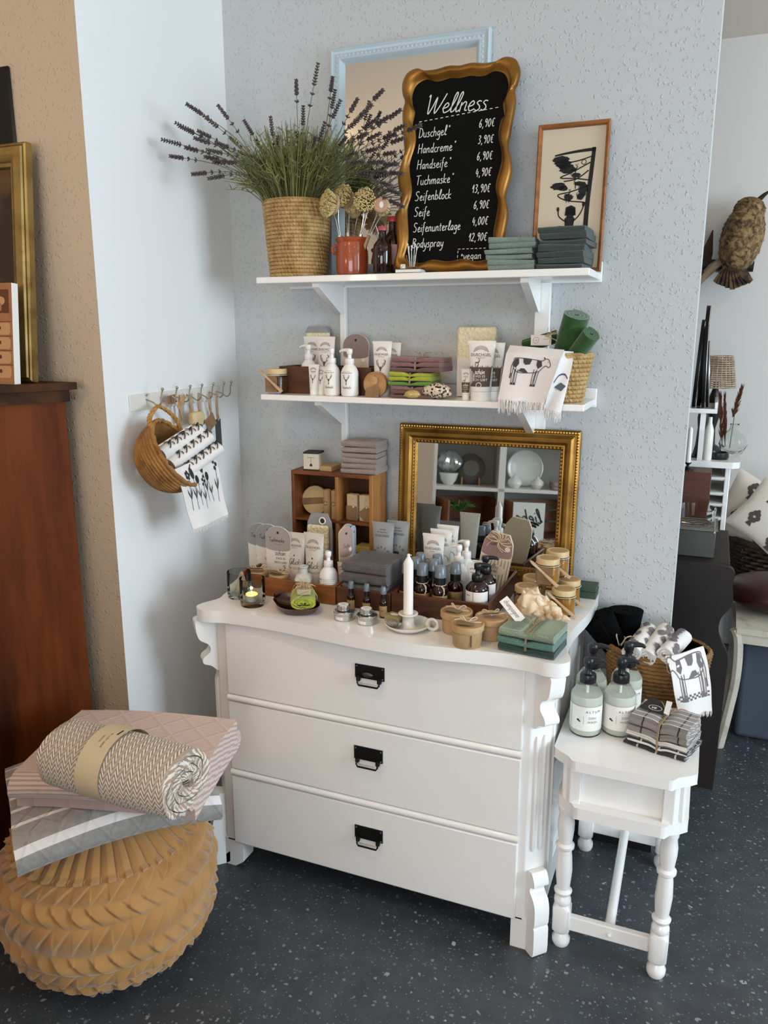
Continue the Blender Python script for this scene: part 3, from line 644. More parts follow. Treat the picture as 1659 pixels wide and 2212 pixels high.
frame_mesh(fw_, fh_, [(0, 0), (0, .02), (.006, .024), (.009, .02), (.012, .03), (.03, .034), (.044, .026), (.048, .02), (.056, .018), (.06, .006), (.06, 0)]).build('frame', M('pale worn gilt', '#9c8550', .36, metal=.7, var=(10, '#6d5227', .4, .7)), pf_, bevel=.001, seg=1)
MB().box(-fw_/2+.055, fw_/2-.055, -.008, 0, .055, fh_-.055).build('painting', M('dark varnished painting', '#24160c', .3, var=(5, '#6b4a26', .5, .75)), pf_)
bk = MB().box(-1.92, -1.735, 1.696, 1.706, 2.02, 2.262); q = put(bk, thing('hanging_picture', 'black frame hanging on the beige wall above the gold picture', 'picture', (-1.83, 1.706, 2.02)), 'panel', m_black, bevel=.006)
pp = P(31, 822, y=1.535)
pr = thing('boxed_print', 'box with a sepia print of a dresser, standing before the gold frame', 'box', (pp.x, 1.535, CZ), 0); lean(pr, math.radians(5))
MB().box(-.30, 0, 0, .020, 0, .252).build('box', m_label, pr, bevel=.001)
sp_ = MB().box(-.30, -.0005, -.0012, -.0002, .001, .2515); px_ = lambda x, z: (x, -.0018, z)
for i in range(4):
    z = .016+i*.036; sp_.flat([(-.245, z), (-.013, z), (-.007, z+.006), (-.007, z+.024), (-.013, z+.03), (-.245, z+.03)], px_, 1); sp_.flat(ellipse(-.043, z+.017, .005, .005, 12), lambda x, z: (x, -.0022, z), 2); sp_.ribbon([(-.295, z+.033), (-.002, z+.033)], .0015, px_, 2)
sp_.flat([(-.065, .178), (-.010, .178), (-.010, .236), (-.065, .236)], px_, 2); sp_.flat(ellipse(-.037, .208, .015, .011, 14), lambda x, z: (x, -.0022, z), 1); sp_.flat([(-.040, .183), (-.034, .183), (-.033, .202), (-.041, .202)], lambda x, z: (x, -.0023, z), 0)
sp_.build('sepia_print', [M('sepia', '#a5744c', .7, var=(20, '#8d5c38')), M('sepia light', '#b98c63', .7), M('sepia dark', '#5a321c', .7)], pr, smooth=False)
# ================================================================== HOOK RAIL AND HANGING THINGS
m_chip = M('chipped white enamel', '#dcd8cf', .5, var=(22, '#3a2a20', .66, .70))
rail = thing('hook_rail', 'chipped white metal rail of hooks on the left wall', 'hook rail', (XL, 2.02, 1.40))
put(MB().box(XL+.0005, XL+.006, 1.80, 2.236, 1.379, 1.425), rail, 'plate', m_chip, bevel=.001)
hooks = [1.868, 1.935, 2.0, 2.06, 2.12, 2.18, 2.222]
for y in hooks:
    h = MB().tube(cat([(XL+.006, y, 1.408), (XL+.03, y, 1.40), (XL+.045, y, 1.392), (XL+.058, y, 1.40), (XL+.062, y, 1.425), (XL+.066, y, 1.436)], k=4), .0022, 6)
    h.ball((XL+.066, y, 1.439), .0045, nu=8, nv=6); put(h, rail, 'hook', M('worn hook metal', '#a39a8d', .4, metal=.8))
m_sea = M('seagrass', '#a5783f', .8, var=(26, '#7a5228', .35, .65), bump=('noise', 120, .5, .003))
hb = thing('hanging_basket', 'round seagrass basket hanging from the hook rail by its loop', 'basket', (-1.385, 1.838, 1.265))
ax = Vector((.80, .22, .50)).normalized(); e1 = ax.cross(Vector((0, 0, 1))).normalized(); e2 = ax.cross(e1)
RB = .108
def bowl(u, v, inn=0):
    a = 2*pi*u; th = v*pi/2*.96; r = (RB-inn)*cos(th)**.72; dd = -(.115-inn)*sin(th)
    bump_ = 0 if inn else .0016*sin(v*16*2*pi)+.0012*sin(a*46+v*90)
    return ax*(dd)+(e1*cos(a)+e2*sin(a))*(r+bump_)
g = MB().grid(lambda u, v: bowl(u, v), 120, 90, cu=True).grid(lambda u, v: bowl(-u, v, .006), 60, 24, cu=True)
g.build('woven_bowl', m_sea, hb, angle=80)
MB().tube([(e1*cos(2*pi*i/60)+e2*sin(2*pi*i/60))*(RB-.003)+ax*.002*sin(i*2.1) for i in range(60)], [.0055+.0015*sin(i*2.6) for i in range(60)], 8, closed=True).build('rim', m_sea, hb)
top = Vector((XL+.047, 1.868, 1.392))-hb.location
def onrim(an): return (e1*cos(an)+e2*sin(an))*(RB-.003)
cands = [(onrim(i*.05), i*.05) for i in range(126)]
nearA = min(cands, key=lambda q: (q[0]+hb.location-P(322, 925, x=-1.42)).length)[1]; farA = min(cands, key=lambda q: (q[0]+hb.location-P(415, 915, x=-1.42)).length)[1]
g = MB()
for an, bow in ((nearA, Vector((.0, -.012, 0))), (farA, Vector((.0, .01, .004)))):
    p0 = onrim(an)
    for ph in (0, 2.1, 4.2):
        pts = []
        for i in range(25):
            s = i/24; p = p0.lerp(top, s)+bow*sin(pi*s)*2; pts.append(p+Vector((.004*cos(ph+s*16), .004*sin(ph+s*16), 0)))
        g.tube(pts, .0038, 6)
for k in range(3): g.tube([onrim(nearA)+Vector((-.002*k, -.005, 0)), onrim(nearA)+Vector((.012, -.014, -.03-.01*k)), onrim(nearA)+Vector((.006+.004*k, -.012, -.06-.01*k))], .0016, 5)
g.build('loop_handle', M('light raffia braid', '#b88a4e', .8, var=(40, '#94682f')), hb)
m_towel = M('white cotton towel', '#e2dedb', .9, bump=('knit', 170, .35, .001), sheen=.3)
def flowers(m, fn, mi, seed, n=5, u0=0, u1=1, v0=0, v1=1, wd=.05):
    random.seed(seed)
    for i in range(n):
        u = u0+(u1-u0)*(i+.5)/n+random.uniform(-.03, .03); v = v0+random.uniform(0, .12)*(v1-v0); hh = (v1-v0)*random.uniform(.55, .85); b = random.uniform(-.08, .08)
        st = [(u, v), (u+b*.5, v+hh*.5), (u+b, v+hh*.75)]; m.ribbon(st, wd*.12, fn, mi)
        k = random.choice((0, 1, 2)); tx, tv = u+b, v+hh*.75
        if k == 0: m.flat(ellipse(tx, tv+hh*.12, wd*.7, hh*.14, 12), fn, mi)
        elif k == 1:
            for q in range(4): m.flat(ellipse(tx+(q % 2-.5)*wd*.7, tv+hh*.07*q, wd*.42, hh*.05, 8), fn, mi)
        else:
            for q in range(5): m.flat(ellipse(tx+wd*.5*cos(q*1.26), tv+hh*.1+hh*.07*sin(q*1.26), wd*.35, hh*.05, 8), fn, mi)
        for q in (-1, 1):
            m.flat([(u+b*.3, v+hh*.25), (u+b*.3+q*wd*.7, v+hh*.42), (u+b*.3+q*wd*.75, v+hh*.55), (u+b*.3+q*wd*.25, v+hh*.4)], fn, mi)
gr = 'rolled flower towels in the hanging basket'
for i, (p0, p1, xa, xb, lab) in enumerate((((352, 978), (425, 932), -1.405, -1.375, 'white towel roll printed with black flowers, rearmost in the hanging basket'), ((372, 1000), (446, 946), -1.385, -1.35, 'white towel roll printed with black flowers, middle one in the hanging basket'), ((392, 1024), (466, 970), -1.36, -1.33, 'white towel roll printed with black flowers, nearest one in the hanging basket'))):
    a = P(*p0, x=xa); c_ = P(*p1, x=xb); mid = (a+c_)/2; dv = (c_-a); ln = dv.length+.02; dv.normalize()
    r = thing('rolled_towel', lab, 'towel', mid, 0, gr); q = dv.to_track_quat('X', 'Z').to_matrix()
    m = rolled(ln, .0245, .004, 3.2, nx=6, squash=.86, bulge=.04).xf(q.to_4x4()); m.build('roll', m_towel, r, angle=60)
    dm = MB(); fn = lambda u, v: q @ Vector(((u-.5)*ln, .0262*sin(v), .0262*cos(v)*.88))
    for k in range(5):
        u = .15+.18*k; dm.ribbon([(u, -1.1), (u+.08, -.5), (u+.05, .2), (u+.12, .9)], .028, fn)
        dm.flat(ellipse(u+.1, .7-.3*(k % 3), .05, .22, 10), fn); dm.flat([(u+.02, -.6), (u+.14, -.3), (u+.17, .1), (u+.06, -.2)], fn)
        dm.ribbon([(u+.05, -.2), (u+.13, -.6), (u+.12, -1.0)], .02, fn)
    dm.build('flower_print', m_ink, r)
ht = thing('hanging_towel', 'white fringed towel printed with black flowers hanging out of the basket', 'towel', P(430, 1070, x=-1.31))
TL_, TR_, BL_, BR_ = P(383, 1015, x=-1.335), P(468, 975, x=-1.315), P(414, 1143, x=-1.345), P(496, 1112, x=-1.31)
def tw(u, v):
    p = TL_.lerp(TR_, u).lerp(BL_.lerp(BR_, u), v); s = Vector((.92, -.38, .1))
    return p+s*(.012*sin(u*pi*1.6+.4)*(.4+v*.6)-.02*(1-v)**3+.004*sin(v*7))-ht.location
m = MB().grid(lambda u, v: tw(u, v), 22, 30); m.grid(lambda u, v: tw(1-u, v)-Vector((.92, -.38, .1))*.0025, 22, 30); m.build('towel', m_towel, ht, angle=80)
m = MB(); flowers(m, lambda u, v: tw(u, 1-v)+Vector((.92, -.38, .1))*.0012, 0, 5, 7, .06, .96, .22, 1.05, .062); m.build('flower_print', m_ink, ht)
m = MB(); fringe(m, [tw(i/10, 1) for i in range(11)], (.02, -.01, -1), .016, .0008, n=46); m.build('fringe', m_towel, ht)
# things dangling on the hooks
random.seed(11)
for i, (y, x, ln) in enumerate(((1.99, XL+.03, .085), (2.03, XL+.04, .07), (2.08, XL+.035, .1), (2.125, XL+.045, .09), (2.17, XL+.04, .1))):
    lab = ('pale ribbon loop hanging on the hook rail, nearest to the basket handle', 'short twisted ribbon loop hanging on the hook rail second from the basket', 'knotted ribbon loop hanging in the middle of the hook rail bunch', 'broad pinkish ribbon loop hanging on the hook rail beside the kraft tag', 'thin ribbon loop hanging last on the hook rail, next to the corner')[i]
    r = thing('ribbon_loop', lab, 'ribbon', (x, y, 1.408), 0, 'ribbon loops on the hook rail'); m = MB()
    for k in range(3): m.tube(cat([(0, 0, .004), (.004+.003*k, -.008-.004*k, -ln*.3), (.002, -.005+.006*k, -ln*.8), (.0, .004, -ln), (-.004, .010+.002*k, -ln*.6), (0, .004, .004)], k=4), .0016, 5, flat=2.2)
    m.build('loop', M('pink beige ribbon', '#b99a80', .8), r)
for nm, lab, cat_, pxa, x, w_, h_, mt, ang in (('kraft_tag', 'brown kraft tag hanging among the ribbons on the hook rail', 'tag', (455, 912), -1.44, .05, .042, m_kraftd, .5), ('slate_tag', 'long dark grey tag hanging at the right end of the hook rail', 'tag', (472, 935), -1.47, .03, .09, M('slate card', '#3b4143', .7), .03), ('wooden_tag', 'brown wooden tag hanging under the hook rail beside the handle', 'tag', (372, 862), -1.475, .04, .024, m_kraftd, .1), ('wooden_tag', 'slanted light wooden tag hanging right of the brown one', 'tag', (392, 868), -1.455, .05, .016, m_pine, .75), ('soap_bag', 'cream loofah bag hanging behind the towel rolls', 'bag', (425, 905), -1.46, .06, .045, M('cream loofah', '#cbb78d', .9, bump=('noise', 90, .7, .004)), .0)):
    c_ = P(*pxa, x=x); r = thing(nm, lab, cat_, c_, 0); R = Matrix.Rotation(ang, 4, 'X')
    m = MB().box(-.0015 if nm != 'soap_bag' else -.014, .0015 if nm != 'soap_bag' else .014, -w_/2, w_/2, -h_/2, h_/2).xf(R); m.build('panel', mt, r, bevel=.001 if nm != 'soap_bag' else .01, seg=3)
    top_ = Vector((XL+.05, min(max(c_.y, 1.96), 2.2), 1.395))-c_
    MB().tube(cat([R @ Vector((0, 0, h_/2*.85)), top_*.5+Vector((.004, .004, 0)), top_], k=4), .0012, 5).build('string', m_twine, r)
for k in range(5):
    pass
# ================================================================== POUF AND BLANKETS
pouf = thing('pouf', 'round mustard pouf with smocked pleats under the folded quilts', 'pouf', (-1.345, 1.40, 0))
PR, PH, NL = .266, .435, 38
rowz = [.30, .37, .44, .51, .58, .65, .72, .79, .86, .93]
def pfn(u, v):
    b_ = -pi/2+pi*v; a = 2*pi*u; pw_ = 2/2.5
    cc = max(cos(b_), 0)**pw_; ss = math.copysign(abs(sin(b_))**pw_, sin(b_))
    w = 1-v; h = 0
    if w < rowz[0]:
        f = (u*NL*1.0) % 1; q = min(1, w/rowz[0]); h = .013*q*(abs(2*f-1)**.55-.3); h += .010*max(0, 1-abs(w-rowz[0]+.012)/.014)*(f < .6)
    else:
        for k in range(len(rowz)-1):
            if rowz[k] <= w < rowz[k+1]:
                g_ = (w-rowz[k])/(rowz[k+1]-rowz[k]); dr = 1 if k % 2 == 0 else -1
                f = (u*NL+dr*g_*1.05+k*.5) % 1; f = f if dr > 0 else 1-f
                s_ = (f/.82)**.8 if f < .82 else .5+.5*cos(pi*(f-.82)/.18)
                h = .0125*s_*sin(pi*g_)**.9*(1+.25*sin(k*5.1+math.floor(u*NL)*2.3))-.001
    R_ = PR*cc+h*min(1, cc*1.5); return Vector((R_*cos(a), R_*sin(a), PH/2+(PH/2+h*.5)*ss))
MB().grid(pfn, 760, 300, cu=True).build('smocked_cover', M('mustard velvet', '#b5854a', .8, var=(8, '#a5763d'), sheen=.6), pouf, angle=75)
def stripes(t, u, v):
    f = t.math('FRACT', t.math('DIVIDE', t.math('ADD', v, .004), .052)); w = t.math('LESS_THAN', f, .19)
    tc = t.n('ShaderNodeTexCoord'); n = t.n('ShaderNodeTexNoise', i_Scale=55.0, i_Detail=3.0); t.l(tc.outputs['Object'], n.inputs['Vector'])
    a = t.math('FRACT', t.math('ADD', t.math('MULTIPLY', u, 7), t.math('MULTIPLY', v, 16))); b = t.math('FRACT', t.math('SUBTRACT', t.math('MULTIPLY', u, 7), t.math('MULTIPLY', v, 16)))
    q = t.math('MINIMUM', t.math('MINIMUM', t.math('ABSOLUTE', t.math('SUBTRACT', a, .5)), t.math('ABSOLUTE', t.math('SUBTRACT', b, .5))), .12)
    g_ = t.ramp(n.outputs[0], [(.35, srgb('#8f8a84')), (.65, srgb('#9c968f'))])
    return mixc(t, w, g_, '#e4ddd8'), t.math('ADD', t.math('MULTIPLY', q, 5), t.math('MULTIPLY', n.outputs[0], .8))
def pinkq(t, u, v):
    f = t.math('FRACT', t.math('MULTIPLY', v, 190)); w = t.math('LESS_THAN', f, .45)
    tc = t.n('ShaderNodeTexCoord'); n = t.n('ShaderNodeTexNoise', i_Scale=50.0, i_Detail=3.0); t.l(tc.outputs['Object'], n.inputs['Vector'])
    a = t.math('FRACT', t.math('ADD', t.math('MULTIPLY', u, 5), t.math('MULTIPLY', v, 11))); b = t.math('FRACT', t.math('SUBTRACT', t.math('MULTIPLY', u, 5), t.math('MULTIPLY', v, 11)))
    q = t.math('MINIMUM', t.math('MINIMUM', t.math('ABSOLUTE', t.math('SUBTRACT', a, .5)), t.math('ABSOLUTE', t.math('SUBTRACT', b, .5))), .12)
    return mixc(t, w, '#d9c3b8', '#b89c93'), t.math('ADD', t.math('MULTIPLY', q, 4), t.math('MULTIPLY', n.outputs[0], .8))
def herring(t, u, v):
    # u runs 0..1 along the roll (0.40 m), v is arc length in metres
    x = t.math('MULTIPLY', u, 19.0); tri = t.math('ABSOLUTE', t.math('SUBTRACT', t.math('FRACT', x), .5))
    f = t.math('FRACT', t.math('ADD', t.math('MULTIPLY', v, 88.0), t.math('MULTIPLY', tri, 2.6))); w = t.math('LESS_THAN', f, .5)
    return mixc(t, w, '#a68f78', '#ddd2c6'), t.math('ABSOLUTE', t.math('SUBTRACT', f, .5))
m_stripe = uvmat('grey striped quilt', stripes, bump=(.5, .006)); m_pinkq = uvmat('pink ticking quilt', pinkq, bump=(.5, .005)); m_herr = uvmat('herringbone wool', herring, bump=(.8, .004))
def wrap(p, c0, z0):
    """let a quilt sag over the round pouf"""
    return p
gq = thing('folded_quilt', 'grey quilt with white stripes folded on the mustard pouf', 'quilt', (-1.322, 1.402, .440), math.radians(50))
m = folded(.46, .36, 2, .047, nx=26, amp=.004, ph=.6, sag=lambda p: -.75*max(0, math.hypot(p.x, p.y)-.14)**2*1.4); m.build('quilt', m_stripe, gq, angle=80)
pq = thing('folded_quilt', 'pink ticking quilt folded on top of the grey striped quilt', 'quilt', (-1.245, 1.405, .530), math.radians(15))
m = folded(.43, .34, 3, .031, nx=26, amp=.003, ph=1.9, start='front', sag=lambda p: -.5*max(0, math.hypot(p.x, p.y)-.14)**2); m.build('quilt', m_pinkq, pq, angle=80)
ra, rb = P(152, 1618, z=.698), P(392, 1690, z=.688); dv = rb-ra
br = thing('rolled_blanket', 'beige and white herringbone blanket roll lying on the pink quilt', 'blanket', (ra+rb)/2, math.atan2(dv.y, dv.x))
ln = dv.length+.03
m = rolled(ln, .078, .012, 3.76, nx=24, squash=.86, k=26, bulge=.05, amp=.004); m.build('roll', m_herr, br, angle=70)
m = MB()
m.grid(lambda u, v: Vector((-.055+u*.062, .0835*1.04*sin(2*pi*v), .0835*1.04*.86*cos(2*pi*v))), 6, 60, cv=True)
bnd = m.build('paper_band', M('cream paper band', '#d2bf9d', .7), br); bnd['label'] = 'cream paper band with small print'
m = MB(); bf = lambda u, v: Vector((-.024+v, .0875*sin(u/.0875-.1), .0875*.86*cos(u/.0875-.1)))
m.ribbon([(.0, .020), (.02, .020)], .004, bf, smooth=False)
put_typed(m, 'PLAID  130 x 170', bf, -.02, .006, .006); put_typed(m, 'COTTON', bf, -.02, -.006, .005)
lt = m.build('lettering', m_ink, br); lt.parent = bnd
# ================================================================== GOODS: BUILDERS
def SZ(p, px): return (Vector(p)-EYE).dot(FW)/1714*px
def deer(m, fn, u, v, s, mi):
    """stag head with antlers, s = overall height"""
    m.flat([(u-.13*s, v+.12*s), (u-.05*s, v-.18*s), (u, v-.22*s), (u+.05*s, v-.18*s), (u+.13*s, v+.12*s), (u+.06*s, v+.2*s), (u-.06*s, v+.2*s)], fn, mi)
    m.flat([(u-.05*s, v-.25*s), (u+.05*s, v-.25*s), (u+.07*s, v-.5*s), (u, v-.55*s), (u-.07*s, v-.5*s)], fn, mi)
    for q in (-1, 1):
        m.ribbon([(u+q*.05*s, v+.18*s), (u+q*.32*s, v+.32*s), (u+q*.42*s, v+.6*s), (u+q*.3*s, v+.85*s)], .055*s, fn, mi)
        for a in ((.2, .27, .24, .55), (.36, .4, .3, .62), (.41, .58, .48, .78)): m.ribbon([(u+q*a[0]*s, v+a[1]*s), (u+q*a[2]*s, v+a[3]*s)], .045*s, fn, mi)
        m.flat([(u+q*.1*s, v+.14*s), (u+q*.25*s, v+.17*s), (u+q*.12*s, v+.06*s)], fn, mi)
def deer_side(m, fn, u, v, s, mi, flip=1):
    f = lambda a, b: (u+flip*a*s, v+b*s)
    m.flat([f(-.4, .35), f(-.1, .33), (f(.15, .38)), f(.3, .62), f(.42, .66), f(.5, .58), f(.38, .55), f(.32, .3), f(.2, .18), f(-.1, .15), f(-.35, .18)], fn, mi)
    for x in (-.36, -.24, .16, .24): m.ribbon([f(x, .2), f(x-.02, -.1), f(x, -.35)], .06*s, fn, mi)
    for q in ((.34, .66, .2, .95), (.34, .66, .42, 1.0), (.27, .8, .1, .85)): m.ribbon([f(q[0], q[1]), f(q[2], q[3])], .05*s, fn, mi)
def dome(m, fn, u, v, s, mi):
    for k in range(4): m.ribbon([(u+s*(.5-.06*k)*cos(a*pi/8), v+s*(.34-.07*k)*sin(a*pi/8)) for a in range(9)], s*.03, fn, mi)
    m.ribbon([(u-s*.55, v-.03*s), (u+s*.55, v-.03*s)], s*.05, fn, mi)
def cosm_tube(label, loc, rz, h, w, kind, lean_=0, body=None, group=None, cat_='tube', tilt=0):
    r = thing('cosmetic_tube', label, cat_, loc, rz, group); r.rotation_euler = (-lean_, tilt, rz)
    rb = w*.36; ch = h*.16; m = MB()
    def A_(t): return rb+(w/2-rb)*t
    def B_(t): return max(.0012, rb*(1-t)**.75)
    m.grid(lambda u, v: Vector((A_(v)*cos(2*pi*u), B_(v)*sin(2*pi*u), ch+(h-ch)*v)), 40, 20, cu=True)
    m.box(-w/2, w/2, -.0012, .0012, h*.955, h)
    bm = body or M('white tube plastic', '#dfddd8', .38)
    m.build('body', bm, r, angle=60)
    MB().lathe([(rb*.97, .0), (rb*.985, .002), (rb*.985, ch-.001), (rb*.9, ch+.001)], 32).build('cap', M('white cap', '#e6e4e0', .35) if kind != 'mann' else M('grey cap', '#9a9da0', .4), r)
    def fn(u, v, e=.0006):
        t = min(1, max(0, (v-ch)/(h-ch))); a, b = A_(t)+e, B_(t)+e; q = max(-.995, min(.995, u/a)); return Vector((u, -b*math.sqrt(1-q*q), v))
    p = MB(); mats = [m_ink, m_inkg, m_inkb, m_inkw]
    if kind in ('deer', 'glueck', 'schoen', 'plain'):
        dome(p, fn, 0, h*.83, w*.5, 1); put_typed(p, 'DUSCHGEL' if h > .12 else 'CREME', fn, 0, h*.745, w*.145, 0); put_typed(p, 'FÜR DICH' if kind != 'plain' else 'für dich', fn, 0, h*.71, w*.07, 1)
    if kind == 'deer': deer(p, fn, 0, h*.50, h*.20, 2)
    if kind == 'glueck':
        wp = [(x, v) for x, v in ellipse(0, h*.40, w*.36, h*.20, 32)]
        p.flat(wp, lambda u, v: fn(u, v, .0004), 3); hand(p, 'Gl\u00fcck', fn, 0, h*.42, h*.105, w*.018, 0, slant=.25, align='CENTER', gap=-.1, wide=.95); put_typed(p, 'FÜR DICH', fn, 0, h*.33, w*.15, 1)
        for i in range(6): p.ribbon([(0, h*.585), (w*.05*cos(i*pi/3), h*.585+w*.05*sin(i*pi/3))], w*.018, fn, 0)
        if h > .1: p.ribbon([(-w*.4, h*.30), (-w*.39, h*.45), (-w*.36, h*.5)], w*.01, fn, 1)
    if kind == 'schoen':
        n = 12
        def bandpt(i, v): return (-.93+1.86*i/n)*A_((v-ch)/(h-ch))
        lo, hi = h*.24, h*.56
        p.add([fn(bandpt(i, v), v, .0003) for v in (lo, hi) for i in range(n+1)], [(i, i+1, n+2+i, n+1+i) for i in range(n)], 2)
        deer_side(p, fn, -w*.1, h*.615, h*.10, 2, 1)
        for i in range(14):
            x = -w*.4+w*.8*i/13; p.flat([(x-w*.03, h*.56), (x+w*.03, h*.56), (x, h*(.575+.03*(i % 3)/2))], fn, 1 if abs(x+w*.1) > w*.05 else 2)
        hand(p, 'sch\u00f6n', fn, 0, h*.45, h*.085, w*.022, 3, slant=.25, align='CENTER', gap=-.1)
        put_typed(p, 'DASS ES', fn, 0, h*.395, w*.12, 3); put_typed(p, 'DICH GIBT', fn, 0, h*.335, w*.12, 3)
        p.ribbon(ellipse(0, h*.265, w*.09, w*.09, 16)+[(w*.09, h*.265)], w*.02, fn, 3)
    if kind == 'mann':
        for i, s_ in enumerate((.07, .08, .13)): put_typed(p, ('VEGANES', 'für den Herrn', 'DUSCHGEL')[i], fn, 0, h*(.885-.04*i-(.02 if i == 2 else 0)), w*s_, 0)
        for i, ch_ in enumerate('EHREN'):
            a = pi*(.8-.15*i); q = typed(ch_, w*.14)
            p.add([fn(w*.30*cos(a)+x*sin(a)+y*cos(a), h*.47+w*.40*sin(a)-x*cos(a)+y*sin(a)) for x, y in q[0]], q[1], 0)
        for i, ch_ in enumerate('MANN'):
            a = pi*(1.29+.14*i); q = typed(ch_, w*.14)
            p.add([fn(w*.34*cos(a)-x*sin(a)-y*cos(a), h*.47+w*.42*sin(a)+x*cos(a)-y*sin(a)) for x, y in q[0]], q[1], 0)
        c_ = h*.47; p.flat([(-w*.13, c_+w*.13), (-w*.05, c_+w*.2), (w*.1, c_+w*.19), (w*.14, c_+w*.08), (w*.09, c_+w*.09), (0, c_+w*.08), (-w*.1, c_+w*.06)], fn, 0)
        p.flat([(-w*.12, c_), (-w*.04, c_-w*.04), (w*.04, c_-w*.04), (w*.12, c_), (w*.11, c_-w*.14), (w*.03, c_-w*.24), (-w*.05, c_-w*.22), (-w*.11, c_-w*.12)], fn, 0)
        for q in (-1, 1): p.ribbon(ellipse(q*w*.055, c_+w*.03, w*.045, w*.03, 12)+[(q*w*.055+w*.045, c_+w*.03)], w*.02, fn, 0)
    if kind == 'plain':
        for q in (-1, 1): p.ribbon(ellipse(q*w*.2, h*.50, w*.17, h*.09, 20, 0, pi), w*.018, fn, 0)
    p.build('print', mats, r, smooth=False); return r
def pump_bottle(label, loc, rz, h, rad, kind, body, pumpm, group=None, liquid=None, spout=0.0, name='pump_bottle', cat_='bottle', nozzle=.03):
    """h = overall height with pump"""
    r = thing(name, label, cat_, loc, rz, group); hb_ = h*.70
    prof = [(0, .001), (rad*.86, .0005), (rad*.97, .004), (rad, .010), (rad, hb_*.66), (rad*.97, hb_*.74), (rad*.82, hb_*.84), (rad*.52, hb_*.94), (rad*.42, hb_*.97), (rad*.42, hb_)]
    if kind == 'dark': prof = [(0, .001), (rad*.9, .0005), (rad*.98, .004), (rad, .009), (rad, hb_*.76), (rad*.97, hb_*.80), (rad*.62, hb_*.94), (rad*.42, hb_*.97), (rad*.42, hb_)]
    if kind == 'soap': prof = [(0, .001), (rad*.9, .0005), (rad*.98, .004), (rad, .009), (rad, hb_*.70), (rad*.96, hb_*.77), (rad*.6, hb_*.93), (rad*.42, hb_*.97), (rad*.42, hb_)]
    MB().lathe(prof, 40).build('body', body, r, angle=50)
    if liquid:
        q = [(0, .004), (rad*.84, .004), (rad*.95, .010), (rad*.95, hb_*.70), (rad*.91, hb_*.76), (0, hb_*.76)]
        MB().lathe(q, 32).build('liquid', liquid, r); MB().tube([(0, 0, .012), (0, 0, hb_*.9)], rad*.09, 8).build('dip_tube', M('clear dip tube', '#dfe6e2', .3), r)
    p = MB().lathe([(rad*.50, hb_*.975), (rad*.53, hb_*.985), (rad*.53, hb_*1.09), (rad*.48, hb_*1.13), (rad*.26, hb_*1.14), (rad*.22, hb_*1.16), (rad*.22, hb_*1.25), (rad*.30, hb_*1.27), (rad*.34, h*.93), (rad*.34, h*.975), (rad*.28, h*.995), (0, h)], 28, fn=lambda q, z, a: q*(1+.02*(1 if int(a*9) % 2 else -1)) if hb_*.98 < z < hb_*1.1 else q)
    c_, s_ = cos(spout), sin(spout)
    p.tube([(0, 0, h*.965), (nozzle*.6*c_, nozzle*.6*s_, h*.968), (nozzle*c_, nozzle*s_, h*.955), (nozzle*1.15*c_, nozzle*1.15*s_, h*.93)], [rad*.22, rad*.19, rad*.14, rad*.11], 10)
    p.build('pump_head', pumpm, r, angle=35)
    fn = lambda u, v, e=.0005: Vector(((rad+e)*sin(u/rad), -(rad+e)*cos(u/rad), v))
    m = MB(); mats = [m_ink, m_inkg, m_inkb, m_label]
    def wrapl(a0, a1, z0, z1, mi, e=.0003):
        n = 24; m.add([fn(rad*(a0+(a1-a0)*i/n), z, e) for z in (z0, z1) for i in range(n+1)], [(i, i+1, n+2+i, n+1+i) for i in range(n)], mi)
    if kind == 'deer':
        put_typed(m, 'SEIFE FÜR DICH', fn, 0, hb_*.69, rad*.19, 0); m.ribbon([(-rad*.4, hb_*.76), (rad*.4, hb_*.76)], .0008, fn, 1); deer(m, fn, 0, hb_*.47, hb_*.22, 2)
        hand(m, 'Handseife', fn, 0, hb_*.24, rad*.28, .0007, 2, slant=.25, align='CENTER', gap=0)
    elif kind == 'dots':
        for i in range(16):
            for j in range(7): m.flat(ellipse(-rad*.2+rad*.11*i, hb_*(.30+.055*j), rad*.035, rad*.035, 6), fn, 1)
        hand(m, 'Gl\u00fcck', fn, -rad*.75, hb_*.26, rad*.4, .0012, 0, slant=.2); put_typed(m, 'SEIFE', fn, -rad*.6, hb_*.60, rad*.22, 0)
    elif kind == 'white':
        put_typed(m, 'SEIFE FÜR DICH', fn, -rad*.1, hb_*.55, rad*.22, 0); m.ribbon([(-rad*.5, hb_*.6), (rad*.3, hb_*.6)], .0007, fn, 1); m.ribbon([(-rad*.4, hb_*.2), (rad*.2, hb_*.2)], .0007, fn, 1)
    elif kind == 'dark':
        wrapl(-1.25, 1.25, hb_*.25, hb_*.73, 3); g = lambda u, v: fn(u, v, .0007)
        for z in (.54, .36): m.ribbon([(-rad*1.2, hb_*z), (rad*1.2, hb_*z)], .0009, g, 0)
        m.ribbon([(-rad*.2, hb_*.26), (-rad*.2, hb_*.72)], .0009, g, 0)
        put_typed(m, 'HAND', g, -rad*.7, hb_*.61, rad*.16, 0); put_typed(m, 'SOAP', g, rad*.4, hb_*.43, rad*.2, 1); put_typed(m, 'RENS 50 ml', g, rad*.4, hb_*.30, rad*.13, 1)
    elif kind == 'soap':
        wrapl(-1.45, 1.45, hb_*.14, hb_*.60, 3); g = lambda u, v: fn(u, v, .0007)
        m.ribbon([(-rad*1.4, hb_*.44), (rad*1.4, hb_*.44)], .0010, g, 0); m.ribbon([(-rad*.05, hb_*.27), (-rad*.05, hb_*.43)], .0005, g, 1); m.ribbon([(-rad*.95, hb_*.15), (-rad*.95, hb_*.59)], .0008, g, 0)
